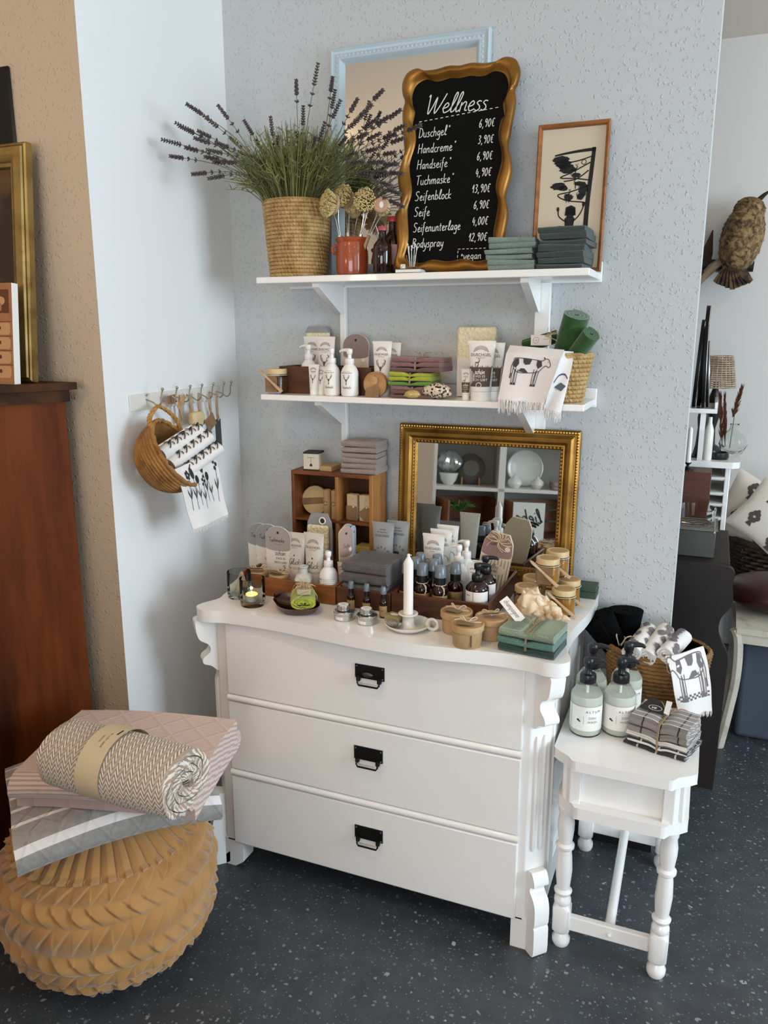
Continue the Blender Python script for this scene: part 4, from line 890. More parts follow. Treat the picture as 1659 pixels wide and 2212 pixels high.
        put_typed(m, 'A L T U M', g, rad*.55, hb_*.49, rad*.22, 0); put_typed(m, 'DISH', g, rad*.5, hb_*.37, rad*.22, 1); put_typed(m, 'WASH', g, rad*.5, hb_*.295, rad*.22, 1)
        m.flat(ellipse(-rad*.4, hb_*.34, rad*.09, rad*.07, 10), g, 0); m.flat(ellipse(-rad*.3, hb_*.32, rad*.07, rad*.05, 8), g, 0)
        for z in (.24, .215, .19): m.ribbon([(-rad*.85, hb_*z), (rad*1.1, hb_*z)], .0005, g, 1)
    if m.v: lo = m.build('label', mats, r, smooth=False)
    return r
def apoth_bottle(label, loc, h, rad, label_mat=None, group=None, cap='#a8363c'):
    r = thing('apothecary_bottle', label, 'bottle', loc, .2, group)
    MB().lathe([(0, .001), (rad*.92, .001), (rad, .004), (rad, h*.56), (rad*.93, h*.62), (rad*.55, h*.72), (rad*.42, h*.76), (rad*.40, h*.9), (rad*.46, h*.905), (rad*.46, h*.93)], 32).build('body', m_amber, r, angle=50)
    MB().lathe([(rad*.50, h*.905), (rad*.52, h*.915), (rad*.52, h*.985), (rad*.46, h), (0, h)], 24).build('cap', M('red cap '+cap, cap, .4), r)
    if label_mat:
        n = 16; MB().add([((rad+.0005)*sin(-1+2*i/n), -(rad+.0005)*cos(-1+2*i/n), z) for z in (h*.18, h*.52) for i in range(n+1)], [(i, i+1, n+2+i, n+1+i) for i in range(n)]).build('label', label_mat, r)
    return r
def cloth_stack(name, label_fn, cat_, x, y, z, n, w, d, t, mat, rz=0, group=None, jit=.005, seed=0, layers=2, amp=.0034):
    random.seed(seed); out_ = []
    for i in range(n):
        m = folded(w*random.uniform(.97, 1.0), d, layers, t/layers*1.0, nx=10, amp=amp, ph=seed+i*1.7)
        o = m.build(name, mat, None, angle=70)
        tag(o, label_fn(i), cat_, group, (x+random.uniform(-jit, jit), y+random.uniform(-jit, jit)*.6, z+i*t), rz+random.uniform(-.03, .03)); out_.append(o)
    return out_
ORD = ('lowest', 'second from the bottom', 'third from the bottom', 'fourth from the bottom', 'fifth from the bottom', 'sixth from the bottom', 'seventh from the bottom')
def ordn(i, n): return 'topmost' if i == n-1 else ORD[i]
m = MB()
for cx_, cz_, s_, fl_ in ((.006, .262, .022, 1), (.016, .226, .020, -1), (-.008, .200, .020, 1), (.022, .196, .014, -1)): deer_side(m, pf, cx_, cz_, s_, 0, fl_)
m.build('papercut_deer', MATS['black paper'], pc, smooth=False)
# ================================================================== UPPER SHELF
S1, S2 = 1.757, 1.41
m_straw = M('braided straw', '#c2a26e', .85, var=(34, '#9c7a48', .35, .65), bump=('rope', 60, .5, .003))
pb = P(643, 500, y=2.222)
coil_basket('straw_basket', 'tall braided straw basket holding lavender on the upper shelf', 'basket', (pb.x, 2.222, S1), .084, .101, .213, 20, m_straw, twist=46)
# lavender ---------------------------------------------------------
lv = thing('lavender_bunch', 'large bunch of dried lavender with grey violet spikes in the straw basket', 'lavender', (pb.x, 2.222, S1+.15))
m_stem = M('lavender stem', '#5e6340', .8, var=(30, '#454a30')); m_flow = M('lavender bloom', '#625557', .9, var=(60, '#463d3c', .3, .7)); m_leaf = M('lavender leaf', '#8c8c55', .8, var=(20, '#686c3a', .3, .7))
tips = [(355, 303, 1), (372, 338, 1), (384, 268, 1), (392, 275, 1), (408, 228, 1), (420, 376, 1), (432, 285, 1), (452, 325, 1), (455, 385, 1), (474, 232, 0), (447, 340, 1), (530, 265, 0), (585, 258, 0), (556, 310, 0), (640, 178, 0), (686, 143, 0), (718, 172, 0), (723, 200, 0), (733, 222, 0), (770, 218, 0), (824, 198, 2), (862, 240, 2), (780, 252, 0), (868, 300, 2), (872, 272, 2), (905, 272, 2), (850, 330, 2), (866, 375, 2), (856, 355, 2), (842, 400, 2), (862, 418, 2), (868, 445, 2), (655, 235, 0), (600, 300, 0), (615, 335, 0), (700, 270, 0), (745, 300, 0), (762, 332, 0), (818, 290, 2), (812, 322, 2), (500, 300, 0), (520, 330, 0), (482, 350, 1), (560, 350, 0), (470, 310, 1), (800, 230, 2), (835, 255, 2), (790, 290, 2), (680, 300, 0), (640, 290, 0), (730, 330, 0), (825, 350, 2), (800, 380, 2), (835, 375, 2), (440, 250, 1), (425, 300, 1), (465, 350, 1), (405, 320, 1), (780, 350, 2), (850, 290, 2), (810, 260, 2)]
random.seed(21); base = Vector((0, 0, 0))
for i, (a, b_, side) in enumerate(tips):
    yt = {1: random.uniform(1.93, 2.06), 0: random.uniform(2.12, 2.24), 2: random.uniform(2.04, 2.12)}[side]
    tip = P(a, b_, y=yt)
    if tip.x < XL+.035: tip = P(a, b_, x=XL+random.uniform(.04, .08))
    tip = tip-lv.location; an = math.atan2(tip.y, tip.x)+random.uniform(-.5, .5); r0 = random.uniform(.0, .06)
    b0 = Vector((r0*cos(an), r0*sin(an)*.8, random.uniform(-.05, .0))); rim = Vector((min(.088, .03+abs(tip.x)*.3)*cos(an), .07*sin(an), .085))
    c_ = cat([b0, rim*.8+b0*.2, rim.lerp(tip, .45)+Vector((0, 0, .03)), tip], k=5); nn = len(c_)
    st = MB().tube(c_, [.0013-.0006*j/nn for j in range(nn)], 4); s_o = st.build('sprig', m_stem, lv)
    fl = MB(); tv = (Vector(c_[-1])-Vector(c_[-4])).normalized(); pv = Vector(c_[-1]); ln = random.uniform(.04, .062); q = tv.orthogonal().normalized(); w_ = tv.cross(q)
    z = 0.0; k = 0
    zs_ = [.0+.85*j/7 for j in range(8)]+([1.25, 1.75] if i % 2 else [1.3])
    for z in zs_:
        pos = pv-tv*ln*z+tv*.006; rr = .0044*(1-.45*(1-min(1, z+.2)))
        for e in range(4):
            a2 = e*pi/2+k*.8; dd = (q*cos(a2)+w_*sin(a2)); R = (tv*.8+dd).to_track_quat('Z', 'Y').to_matrix()
            fl.ball(pos+dd*rr*.85, .0027, .0021, .0050, 5, 4, R=R)
        k += 1
    fo = fl.build('flower_spike', m_flow, s_o)
fo_ = MB(); random.seed(5)
for i in range(950):
    an = random.uniform(0, 2*pi); r0 = random.uniform(0, .075); out_ = random.uniform(.02, .17)*(1.1 if cos(an) < 0 else .95); up = random.uniform(.05, .20)*(1.15-out_*2)
    b0 = Vector((r0*cos(an), r0*sin(an), .03)); e = Vector(((r0+out_)*cos(an), (r0+out_*.62)*sin(an), .07+up)); 
    if e.y > .075: e.y = .075
    mid = b0.lerp(e, .5)+Vector((0, 0, .03)); l = cat([b0, mid, e], k=3); 
    fo_.tube(l, [.0016-.0011*j/len(l) for j in range(len(l))], 3)
    if i % 2:
        for s_ in (.5, .65, .8, .95):
            p0 = Vector(l[int(s_*(len(l)-1))]); d = Vector((random.uniform(-1, 1), random.uniform(-1, 1), random.uniform(.2, 1))).normalized(); fo_.tube([p0, p0+d*.012, p0+d*.022], [.0013, .0015, .0003], 3)
lf = fo_.build('foliage', m_leaf, lv); lf['kind'] = 'stuff'
# terracotta pot with dish brushes ---------------------------------
tp = P(761, 545, y=2.205)
tc_ = thing('terracotta_jar', 'glazed terracotta jar holding dish brushes', 'jar', (tp.x, 2.205, S1))
MB().lathe([(0, .002), (.038, .001), (.044, .004), (.047, .02), (.047, .07), (.0445, .085), (.0435, .092), (.047, .097), (.0485, .103), (.046, .106), (.042, .104), (.041, .01), (0, .008)], 40).build('body', M('terracotta glaze', '#a04a26', .25, coat=.6, var=(7, '#8a3c1e', .4, .7)), tc_)
MB().tube(cat([(-.040, -.024, .084), (-.048, -.032, .079), (-.046, -.033, .066), (-.040, -.027, .060)], k=4), .0042, 8).build('lug', MATS['terracotta glaze'], tc_)
m_brist = M('tampico bristle', '#d9c690', .9, var=(60, '#bfa76d', .35, .65)); m_bwood = M('beech wood', '#c0a07c', .6, var=(20, '#aa8a66'))
for i, (hx_, hy_, yy, tl, rr, lab) in enumerate(((716, 441, 2.172, (-.55, -.85, .12), .033, 'dish brush with round bristle head tilted left, foremost in the jar'), (745, 428, 2.205, (-.25, -.9, .35), .030, 'dish brush with bristle head behind the foremost one'), (764, 455, 2.235, (.1, -.6, .6), .022, 'dish brush mostly hidden behind the other heads'), (791, 434, 2.19, (.12, -.95, .15), .029, 'dish brush with round bristle head facing front on the right'))):
    hp = P(hx_, hy_, y=yy); bp_ = Vector((tp.x+(hp.x-tp.x)*.25, 2.205+(yy-2.205)*.3, S1+.03)); r = thing('dish_brush', lab, 'brush', hp, 0, 'dish brushes in the terracotta jar')
    ax_ = Vector(tl).normalized(); R = ax_.to_track_quat('Z', 'Y').to_matrix(); bl = bp_-hp
    MB().lathe([(0, -.014), (rr*.8, -.013), (rr*.92, -.009), (rr*.92, -.002), (0, -.001)], 24, R=R).build('head', m_bwood, r)
    b = MB(); random.seed(i)
    for k in range(260):
        a = random.uniform(0, 2*pi); q = rr*math.sqrt(random.random()); f = R @ Vector((q*.8*cos(a), q*.8*sin(a), -.004)); e = R @ Vector((q*1.18*cos(a), q*1.18*sin(a), .012+.016*math.sqrt(max(0, 1-(q/rr)**2))+random.uniform(-.002, .002)))
        b.tube([f, e], [.0014, .0021], 4)
    b.build('bristles', m_brist, r)
    att = R @ Vector((0, 0, -.012)); fe = bl*.55
    w_ = MB()
    for q in (-1, 1): w_.tube(cat([att+Vector((q*.012, 0, 0)), att*.6+bl*.22+Vector((q*.004, 0, -.004)), fe+Vector((q*.002, 0, 0))], k=4), .0012, 6)
    w_.build('wire', m_steel, r)
    MB().tube([bl, fe*1.06, fe], [.006, .0065, .005], 12).build('handle', m_bwood, r); MB().tube([fe*1.03, fe*.93], [.0066, .0058], 12).build('ferrule', m_steel, r)
hp = P(822, 443, y=2.19); r = thing('dish_brush', 'dish brush seen from its wooden back with a paper sticker', 'brush', hp, 0, 'dish brushes in the terracotta jar')
R = Vector((.25, -1, .1)).normalized().to_track_quat('Z', 'Y').to_matrix(); bl = Vector((tp.x+.02, 2.2, S1+.03))-hp
MB().lathe([(0, .004), (.018, .004), (.021, .001), (.021, -.006), (0, -.008)], 28, R=R).build('head', M('kraft pink disc', '#b98f73', .6), r)
MB().flat(ellipse(0, 0, .006, .009, 16), lambda u, v: R @ Vector((u+.003, v, .0045))).build('sticker', m_label, r)
b = MB()
for k in range(60):
    a = random.uniform(0, 2*pi); b.tube([R @ Vector((.015*cos(a), .015*sin(a), -.006)), R @ Vector((.024*cos(a), .024*sin(a), -.024))], [.0014, .002], 4)
b.build('bristles', m_brist, r); w_ = MB(); fe = bl*.5
for q in (-1, 1): w_.tube([Vector((q*.008, .003, -.015)), fe+Vector((q*.002, 0, 0))], .0012, 6)
w_.build('wire', m_steel, r); MB().tube([bl, fe], [.006, .0055], 12).build('handle', m_bwood, r)
for px_c, yy, top, rad, lm, lab, cp in ((826, 2.178, 489, .0265, None, 'small brown bottle with red cap, foremost beside the terracotta jar', '#a8434a'), (849, 2.245, 468, .030, M('pale pink label', '#c39a95', .7), 'taller brown bottle with red cap and pale pink label', '#a8363c'), (868, 2.262, 478, .026, None, 'brown bottle with dark cap half hidden by the blackboard', '#2a1a18')):
    p = P(px_c, top, y=yy); o = apoth_bottle(lab, (p.x, yy, S1), p.z-S1, rad, lm, 'brown bottles on the upper shelf', cp)
p = P(886, 583, y=2.172)
bkx = thing('thin_book', 'thin white edged book lying under the cotton swabs', 'book', (p.x, 2.172, S1), .05)
MB().box(-.036, .036, -.022, .03, .002, .010).build('pages', m_label, bkx); MB().box(-.037, .037, -.023, .031, .010, .012).box(-.037, .037, -.023, .031, 0, .002).build('cover', M('navy cover', '#2b3142', .6), bkx)
sw = thing('swab_glass', 'small glass of cotton swabs standing on the thin book', 'glass', (p.x+.006, 2.172, S1+.0125)); MB().lathe([(.014, 0), (.017, .02), (.018, .036), (.0165, .036), (.0155, .02), (.0125, .002), (0, .002)], 24).build('glass', m_clear, sw)
for k in range(9):
    a = k*.7; o = MB().tube([(.006*cos(a), .006*sin(a), .003), (.013*cos(a), .013*sin(a), .048+.006*(k % 3))], .0009, 5).ball((.013*cos(a), .013*sin(a), .05+.006*(k % 3)), .0022, .0022, .004, 6, 5)
    s_ = o.build('cotton_swab', m_plastic, None); tag(s_, 'white cotton swab sticking up from the small glass', 'cotton swab', 'swabs in the glass', (p.x+.006, 2.172, S1+.015))
mbx = thing('small_die', 'tiny white die box with black dots on the thin book', 'box', (p.x-.016, 2.158, S1+.0122)); MB().box(-.006, .006, -.005, .005, 0, .012).build('cube', m_plastic, mbx, bevel=.001)
MB().flat(ellipse(-.002, .004, .0013, .0013, 8), lambda u, v: (u, -.0053, v)).flat(ellipse(.002, .008, .0013, .0013, 8), lambda u, v: (u, -.0053, v)).build('dots', m_ink, mbx)
m_sage = clothmat('sage green cloth', '#84948a', 300, .5, '#75857b'); m_pine_g = clothmat('dark green cloth', '#3d4a46', 330, .5, '#323e3a')
p0, p1 = P(1052, 578, y=2.165), P(1150, 578, y=2.165); wl = p1.x-p0.x+.004
cloth_stack('folded_cloth', lambda i: 'sage green folded cloth, %s in its stack before the blackboard' % ordn(i, 6), 'cloth', (p0.x+p1.x)/2, 2.225, S1, 6, wl, .125, (P(1100, 512, y=2.165).z-S1)/6, m_sage, .02, 'sage cloths on the upper shelf', seed=1)
p0, p1 = P(1163, 575, y=2.165), P(1258, 575, y=2.165)
cloth_stack('folded_cloth', lambda i: 'dark green folded cloth, %s in its stack before the papercut' % ordn(i, 7), 'cloth', (p0.x+p1.x)/2+.004, 2.235, S1, 7, p1.x-p0.x+.008, .145, (P(1220, 488, y=2.165).z-S1)/7, m_pine_g, -.03, 'dark green cloths on the upper shelf', seed=4)
# ================================================================== LOWER SHELF
def jar(label, loc, rz, rad=.034, h=.062, tagged=True, spoon=True, liquid=None, group=None, lidc=None, lean_sp=1, spoon_rot=0, kraftlid=False):
    r = thing('honey_jar', label, 'jar', loc, rz, group)
    MB().lathe([(0, .001), (rad*.9, .001), (rad, .005), (rad, h*.82), (rad*.9, h*.9), (rad*.88, h*.98), (rad*.83, h*.98), (rad*.84, h*.88), (rad*.93, h*.8), (rad*.93, .007), (0, .005)], 36).build('glass', m_clear, r, angle=50)
    MB().lathe([(0, .006), (rad*.90, .0075), (rad*.91, h*.78), (0, h*.78)], 28).build('content', liquid or m_honey, r)
    lid = MB().lathe([(rad*.93, h*.90), (rad*.97, h*.91), (rad*.97, h*1.12), (rad*.93, h*1.15), (rad*.78, h*1.15), (rad*.76, h*1.135), (0, h*1.135)], 36).build('lid', lidc or M('cream lid', '#cdb98c', .4), r)
    if kraftlid: k_ = MB().lathe([(rad*.66, h*1.137), (rad*.66, h*1.15), (0, h*1.15)], 28).build('lid_sticker', m_kraft, r); k_.parent = lid
    if tagged:
        fn = lambda u, v: Vector((u, -(rad+.004)-.004*(u/.02)**2*-1, v))
        m = MB().prism([(-.021, .006), (.021, .006), (.021, .048), (.015, .055), (-.015, .055), (-.021, .048)], lambda u, v: (u, -rad-.0035, v), lambda u, v: (u, -rad-.0045, v)); g = m.build('kraft_tag', m_kraft if not lidc else m_kraftd, r)
        q = MB(); tf = lambda u, v: (u, -rad-.0049, v); hand(q, 'Seife', tf, 0, .033, .010, .0008, 0, align='CENTER')
        for z in (.024, .019): q.ribbon([(-.014, z), (.014, z)], .0006, tf, 0)
        lt_ = q.build('lettering', m_inkb, r, smooth=False); lt_.parent = g
    if spoon:
        a = Vector((-.030*lean_sp, -rad-.008, h*.98)); b = Vector((.040*lean_sp, -rad-.010, h*.12)); d = (b-a).normalized(); sd = Vector((d.z, 0, -d.x))
        m = MB()
        m.tube([a+d*.012, a.lerp(b, .4), b], [.0032, .0032, .0055], 8, flat=.35); R = d.to_track_quat('X', 'Y').to_matrix(); m.ball(a+d*.002, .016, .0026, .010, 14, 8, R=R)
        m.build('wooden_spoon', m_bwood, r); MB().tube([(rad*cos(t_*.3)*1.02, rad*sin(t_*.3)*1.02, h*.86) for t_ in range(21)], .001, 5, closed=True).build('string', m_twine, r)
    return r
p = P(608, 848, z=S2); jar('dark amber jar with cream lid, kraft tag and wooden spoon, leftmost on the lower shelf', (p.x, 2.195, S2), 0, .033, .066, liquid=M('dark amber', '#5a3310', .3), lidc=M('cream wooden lid', '#c9b183', .5), lean_sp=1)
wb = thing('wooden_box', 'dark brown wooden box behind the white pump bottles on the lower shelf', 'box', (-1.06, 2.27, S2))
q = MB(); x0, x1, y0, y1, hh_ = -1.262, P(801, 800, y=2.21).x, 2.21, 2.335, .083
for a in ((x0, x1, y0, y0+.008, S2, S2+hh_), (x0, x1, y1-.008, y1, S2, S2+hh_), (x0, x0+.008, y0+.008, y1-.008, S2, S2+hh_), (x1-.008, x1, y0+.008, y1-.008, S2, S2+hh_), (x0+.008, x1-.008, y0+.008, y1-.008, S2, S2+.006)): q.box(*a)
put(q, wb, 'box_sides', m_trayd, bevel=.0015)
def X(px, py, y): return P(px, py, y=y).x
def H_(px, py, y, z): return P(px, py, y=y).z-z
gt = 'deer tubes on the lower shelf'; b6 = S2+.0065
cosm_tube('white shower tube with a stag head, standing in the box behind the left pump bottle', (X(676, 790, 2.315), 2.315, b6), 0, H_(676, 727, 2.315, b6), .062, 'deer', group=gt)
cosm_tube('white shower tube with a stag head, taller in view behind the middle pump bottle', (X(705, 790, 2.285), 2.285, b6), 0, H_(705, 727, 2.285, b6), .064, 'deer', group=gt)
cosm_tube('white shower tube with a stag head, right of the dark wooden box', (X(826, 855, 2.215), 2.215, S2), 0, H_(826, 737, 2.215, S2), .062, 'deer', group=gt)
cosm_tube('white shower tube half hidden behind the one right of the box', (X(847, 855, 2.27), 2.27, S2), 0, H_(847, 740, 2.27, S2), .058, 'deer', group=gt)
cosm_tube('small white hand cream tube with stag head beside the pump bottles', (X(679, 853, 2.178), 2.178, S2), 0, H_(679, 787, 2.178, S2), .037, 'deer', group=gt)
cosm_tube('small white hand cream tube hidden between the other and a pump bottle', (X(695, 850, 2.19), 2.19, S2), 0, H_(695, 792, 2.19, S2), .034, 'deer', group=gt)
gp = 'white pump bottles on the lower shelf'
pump_bottle('white pump soap bottle standing in the wooden box at the left', (X(667, 790, 2.245), 2.245, b6), 0, H_(667, 744, 2.245, b6), .025, 'deer', m_plastic, m_plastic, gp, spout=pi, nozzle=.026)
pump_bottle('white pump soap bottle with stag, left of the front pair', (X(718, 856, 2.178), 2.178, S2), 0, H_(718, 752, 2.178, S2), .0245, 'deer', m_plastic, m_plastic, gp, spout=pi*.75, nozzle=.02)
pump_bottle('white pump soap bottle with stag, right of the front pair', (X(756, 858, 2.178), 2.178, S2), 0, H_(756, 753, 2.178, S2), .0265, 'deer', m_plastic, m_plastic, gp, spout=pi, nozzle=.028)
def card_pack(label, loc, w_, h_, topm, botm, kind='round', rz=0, lean_=0, hole=True, thick=.006, text=None, group=None, split=.55, name='packet'):
    """flat cardboard packet with a rounded top"""
    r = thing(name, label, 'packet', loc, rz, group); r.rotation_euler = (-lean_, 0, rz)
    if kind == 'round': o = [(-w_/2*.92, 0), (w_/2*.92, 0)]+[(w_/2*cos(a*pi/14), h_-w_/2*.8+w_/2*.8*sin(a*pi/14)) for a in range(15)]
    else: o = [(-w_/2*.96, 0), (w_/2*.96, 0), (w_/2, h_*.70), (w_/2*.92, h_*.86), (w_/2*.6, h_), (-w_/2*.6, h_), (-w_/2*.92, h_*.86), (-w_/2, h_*.70)]
    MB().prism(o, lambda u, v: (u, -thick/2, v), lambda u, v: (u, thick/2, v)).build('card', botm, r, bevel=.0008)
    cut = h_*split; lim = lambda v: [(u, v_) for u, v_ in o if v_ > v]
    tp_ = [(-w_/2*.97, cut)]+[(w_/2*.97*(-cos(pi*i/8)), cut-h_*.05*sin(pi*i/8)) for i in range(1, 8)]+[(w_/2*.97, cut)]+[(u*.985, v_-.0006) for u, v_ in o if v_ > cut+.004]
    tb = MB().flat(tp_, lambda u, v: (u, -thick/2-.0005, v)).build('coloured_top', topm, r, smooth=False)
    if hole: MB().flat(ellipse(0, h_*.89, .004, .004, 14), lambda u, v: (u, -thick/2-.0009, v)).build('hang_hole', m_ink, r)
    return r, (lambda u, v: (u, -thick/2-.0009, v))
m_taupe = M('taupe card', '#85766f', .7); m_greyc = M('grey card', '#8f8f90', .7); m_wcard = M('white card', '#dcd7d0', .7); m_sponge = M('cream sponge', '#dfd3b2', .95, bump=('voronoi', 110, .9, .004)); m_stripec = M('beige card', '#cfc1ae', .75)
r, fn = card_pack('round topped grey brown packet in the wooden box behind the right pump bottle', (X(770, 800, 2.30), 2.30, b6), .088, H_(770, 721, 2.30, b6), m_taupe, m_stripec, split=.62)
m = MB().flat(ellipse(.025, .095, .006, .006, 14), fn, 0); m.build('sticker', m_label, r)
r = thing('sponge_packet', 'clear packet of cream sponge with a grey card top, leaning in the wooden box', 'packet', (X(688, 790, 2.322), 2.322, b6)); hh_ = H_(688, 705, 2.322, b6)
MB().box(-.042, .042, -.008, .008, 0, hh_*.93).build('sponge', m_sponge, r, bevel=.008, seg=3); MB().prism([(-.042, hh_*.9), (.042, hh_*.9), (.032, hh_), (-.03, hh_)], lambda u, v: (u, -.0095, v), lambda u, v: (u, .0095, v)).build('card_top', m_greyc, r)
rb_ = P(810, 834, y=2.175); r = thing('round_wooden_box', 'round wooden lid standing on edge with a kraft tag before the stag tube', 'box', (rb_.x, 2.178, S2+.0005)); rr = .0365
Rx = Matrix.Rotation(pi/2, 3, 'X'); MB().lathe([(rr*.92, -.014), (rr, -.012), (rr, .004), (rr*.93, .006), (rr*.9, .004), (0, .004)], 40, (0, 0, rr), Rx).build('lid', m_pine, r); MB().lathe([(.006, .004), (.011, .010), (.012, .016), (.0, .018)], 20, (.002, 0, rr+.012), Rx).build('knob', m_pine, r)
kt = MB().prism([(-.022, -.012), (.02, -.012), (.022, .016), (.016, .022), (-.012, .022), (-.022, .016)], lambda u, v: (u, -.020-(.02-v)*.25, v+.008), lambda u, v: (u, -.0185-(.02-v)*.25, v+.008)); kt.build('kraft_tag', m_kraftd, r); MB().tube([(0, -.015, .03), (.002, -.016, .05), (0, -.004, 2*rr)], .0008, 5).build('string', m_jute, r)
def bundle(label, x, y, z, n, w_, d_, t_, mats, rz=0, group=None, string=True, bow=True, name='cloth_bundle', tagc=None):
    """n folded cloths tied together: one thing"""
    r = thing(name, label, 'cloths', (x, y, z), rz, group)
    for i in range(n):
        m = folded(w_*(1-.01*i), d_, 2, t_/2*1.0, nx=22, amp=.003, ph=i*2.1+x*9, sag=lambda p: -.006*math.exp(-(p.x/.012)**2)*min(1, p.z/t_))
        o = m.build('folded_cloth', mats[i % len(mats)], r, angle=70); o.location = (0, 0, i*t_)
    if string:
        hgt = n*t_; s_ = MB()
        for q in (-.0015, .0015): s_.tube([(q, -d_/2-.001, hgt*.1), (q, -d_/2-.002, hgt*.5), (q, -d_/2+.003, hgt-.002), (q, 0, hgt-.002), (q, d_/2-.003, hgt-.001)], .0012, 6)
        if bow:
            for a in (.5, 1.2, 2.1, 2.8): s_.tube(cat([(0, 0, hgt), (.018*cos(a), .010*sin(a), hgt+.012), (.03*cos(a), .018*sin(a), hgt+.010+.008*(a % 1))], k=4), .0011, 5)
        s_.build('string', m_jute, r)
    return r
m_mauve = clothmat('mauve cloth', '#8c6460', 340, .4, '#7d5753'); m_mauved = clothmat('deep mauve cloth', '#6e4a48', 340, .4); m_lime = clothmat('lime cloth', '#a8b02c', 340, .4, '#98a024'); m_leafg = clothmat('leaf green cloth', '#5f8a2c', 340, .4)
cx_ = X(905, 862, 2.18); cw = SZ((cx_, 2.2, S2), 100)
bundle('mauve cloth bundle at the bottom of the pile behind the shells', X(902, 850, 2.215), 2.215, S2, 3, SZ((cx_, 2.2, S2), 96), .10, .0115, [m_mauved, m_mauved, m_mauve], .0, 'cloth bundles on the lower shelf', bow=False)
bundle('lime and green cloth bundle in the middle of the pile', X(897, 820, 2.213), 2.213, S2+.0365, 3, SZ((cx_, 2.2, S2), 94), .10, .0125, [m_leafg, m_lime, m_lime], .02, 'cloth bundles on the lower shelf', bow=False)
bundle('mauve cloth bundle with string bow on top of the pile', X(912, 785, 2.217), 2.217, S2+.0755, 3, SZ((cx_, 2.2, S2), 112), .105, .0135, [m_mauved, m_mauve, m_mauve], -.05, 'cloth bundles on the lower shelf')
def shell_cowrie(label, loc, rz, s, mat):
    r = thing('cowrie_shell', label, 'shell', loc, rz); m = MB()
    m.grid(lambda u, v: Vector((s*(-cos(pi*v))*(1.0), s*.62*sin(pi*v)**.8*cos(2*pi*u)*(1+.12*cos(pi*v)), max(.001, s*.50+s*.55*sin(pi*v)**.85*sin(2*pi*u)*(1 if sin(2*pi*u) > 0 else .86)))), 32, 20, cu=True)
    for q in (-1, 1): m.ball((q*s*.97, 0, s*.36), s*.14, s*.16, s*.14, 8, 6)
    m.build('shell_body', mat, r); return r
def spotted(name, base, spot, sc, thr):
    m = bpy.data.materials.new(name); m.use_nodes = True; t = NT(m); b = m.node_tree.nodes['Principled BSDF']; b.inputs['Roughness'].default_value = .2; b.inputs['Coat Weight'].default_value = .5
    tc = t.n('ShaderNodeTexCoord'); v = t.n('ShaderNodeTexVoronoi', i_Scale=sc); t.l(tc.outputs['Object'], v.inputs['Vector']); t.l(t.ramp(v.outputs['Distance'], [(thr, srgb(spot)), (thr+.08, srgb(base))]), b.inputs['Base Color']); return m
p = P(905, 858, z=S2); shell_cowrie('small yellowish spotted shell before the mauve cloths', (p.x, 2.163, S2), .3, .024, spotted('yellow cowrie', '#b59a5c', '#7b5f30', 190, .22))
p = P(958, 858, z=S2); shell_cowrie('large white shell with dark brown spots on the lower shelf', (p.x, 2.178, S2), -.15, .044, spotted('tiger cowrie', '#cdbfa9', '#2e1d14', 120, .40))
gs = 'schoen tubes on the lower shelf'
cosm_tube('large white shower tube with brown band and deer, foremost right on the lower shelf', (X(1038, 866, 2.178), 2.178, S2), 0, H_(1040, 736, 2.178, S2), .079, 'schoen')
cosm_tube('large brown banded tube half hidden behind the foremost one', (X(1060, 862, 2.215), 2.215, S2), 0, H_(1060, 740, 2.215, S2), .074, 'schoen')
cosm_tube('small hand cream tube with brown band left of the large one', (X(1006, 864, 2.185), 2.185, S2), 0, H_(1006, 797, 2.185, S2), .03, 'schoen')
r = thing('sponge_packet', 'pale cream sponge packet standing behind the brown banded tubes', 'packet', (X(1030, 770, 2.29), 2.29, S2), .05); hh_ = H_(1030, 706, 2.29, S2)
MB().box(-.058, .058, -.016, .016, 0, hh_).build('sponge', m_sponge, r, bevel=.009, seg=3); MB().box(-.054, .054, -.0185, -.0165, .002, hh_*.55).build('card', m_wcard, r)
# straw basket with green rolls and cow towel
bx, by = X(1203, 870, 2.243), 2.243
coil_basket('straw_basket', 'small coiled straw basket with green rolls on the lower shelf', 'basket', (bx, by, S2), .068, .092, .128, 11, m_straw, twist=36)
m_green = M('moss green felt', '#24541f', .95, var=(50, '#1b4117', .3, .7), sheen=.4)
for a, b_, yy0, yy1, R_, lab in (((1218, 770), (1243, 684), 2.25, 2.215, .036, 'taller green felt roll standing in the small straw basket'), ((1240, 770), (1274, 724), 2.22, 2.185, .025, 'shorter green felt roll on the right of the small straw basket'), ((1135, 748), (1200, 728), 2.285, 2.29, .018, 'dark green felt roll lying across the back of the small straw basket')):
    A_, B_ = P(*a, y=yy0), P(*b_, y=yy1); dv = B_-A_; q = dv.to_track_quat('X', 'Z').to_matrix(); o = rolled(dv.length+.012, R_, .004, 3.2, nx=4, k=20).xf(q.to_4x4()).build('felt_roll', m_green, None, angle=60); tag(o, lab, 'felt roll', 'green felt rolls in the straw basket', (A_+B_)/2)
p = P(1172, 735, y=2.22); r = thing('paper_tag', 'cream paper tag tied with raffia on the green rolls', 'tag', p, 0); MB().box(-.032, .024, -.001, .001, -.014, .014).build('card', m_wcard, r); tf = lambda u, v: (u, -.0014, v); m = MB(); m.ribbon(ellipse(-.018, 0, .008, .008, 16)+[(-.010, 0)], .001, tf); put_typed(m, '1k', tf, -.018, -.003, .008); m.ribbon([(.002, .003), (.016, .003)], .0008, tf); m.build('print', m_inkg, r, smooth=False)
m = MB()
for a in range(6): m.tube(cat([(.012, 0, .010), (.02+.012*cos(a), -.006, .02+.010*sin(a*1.3)), (.03+.016*cos(a*1.7), -.002, .014+.022*sin(a))], k=4), .001, 5)
m.build('raffia', m_raffia, r)
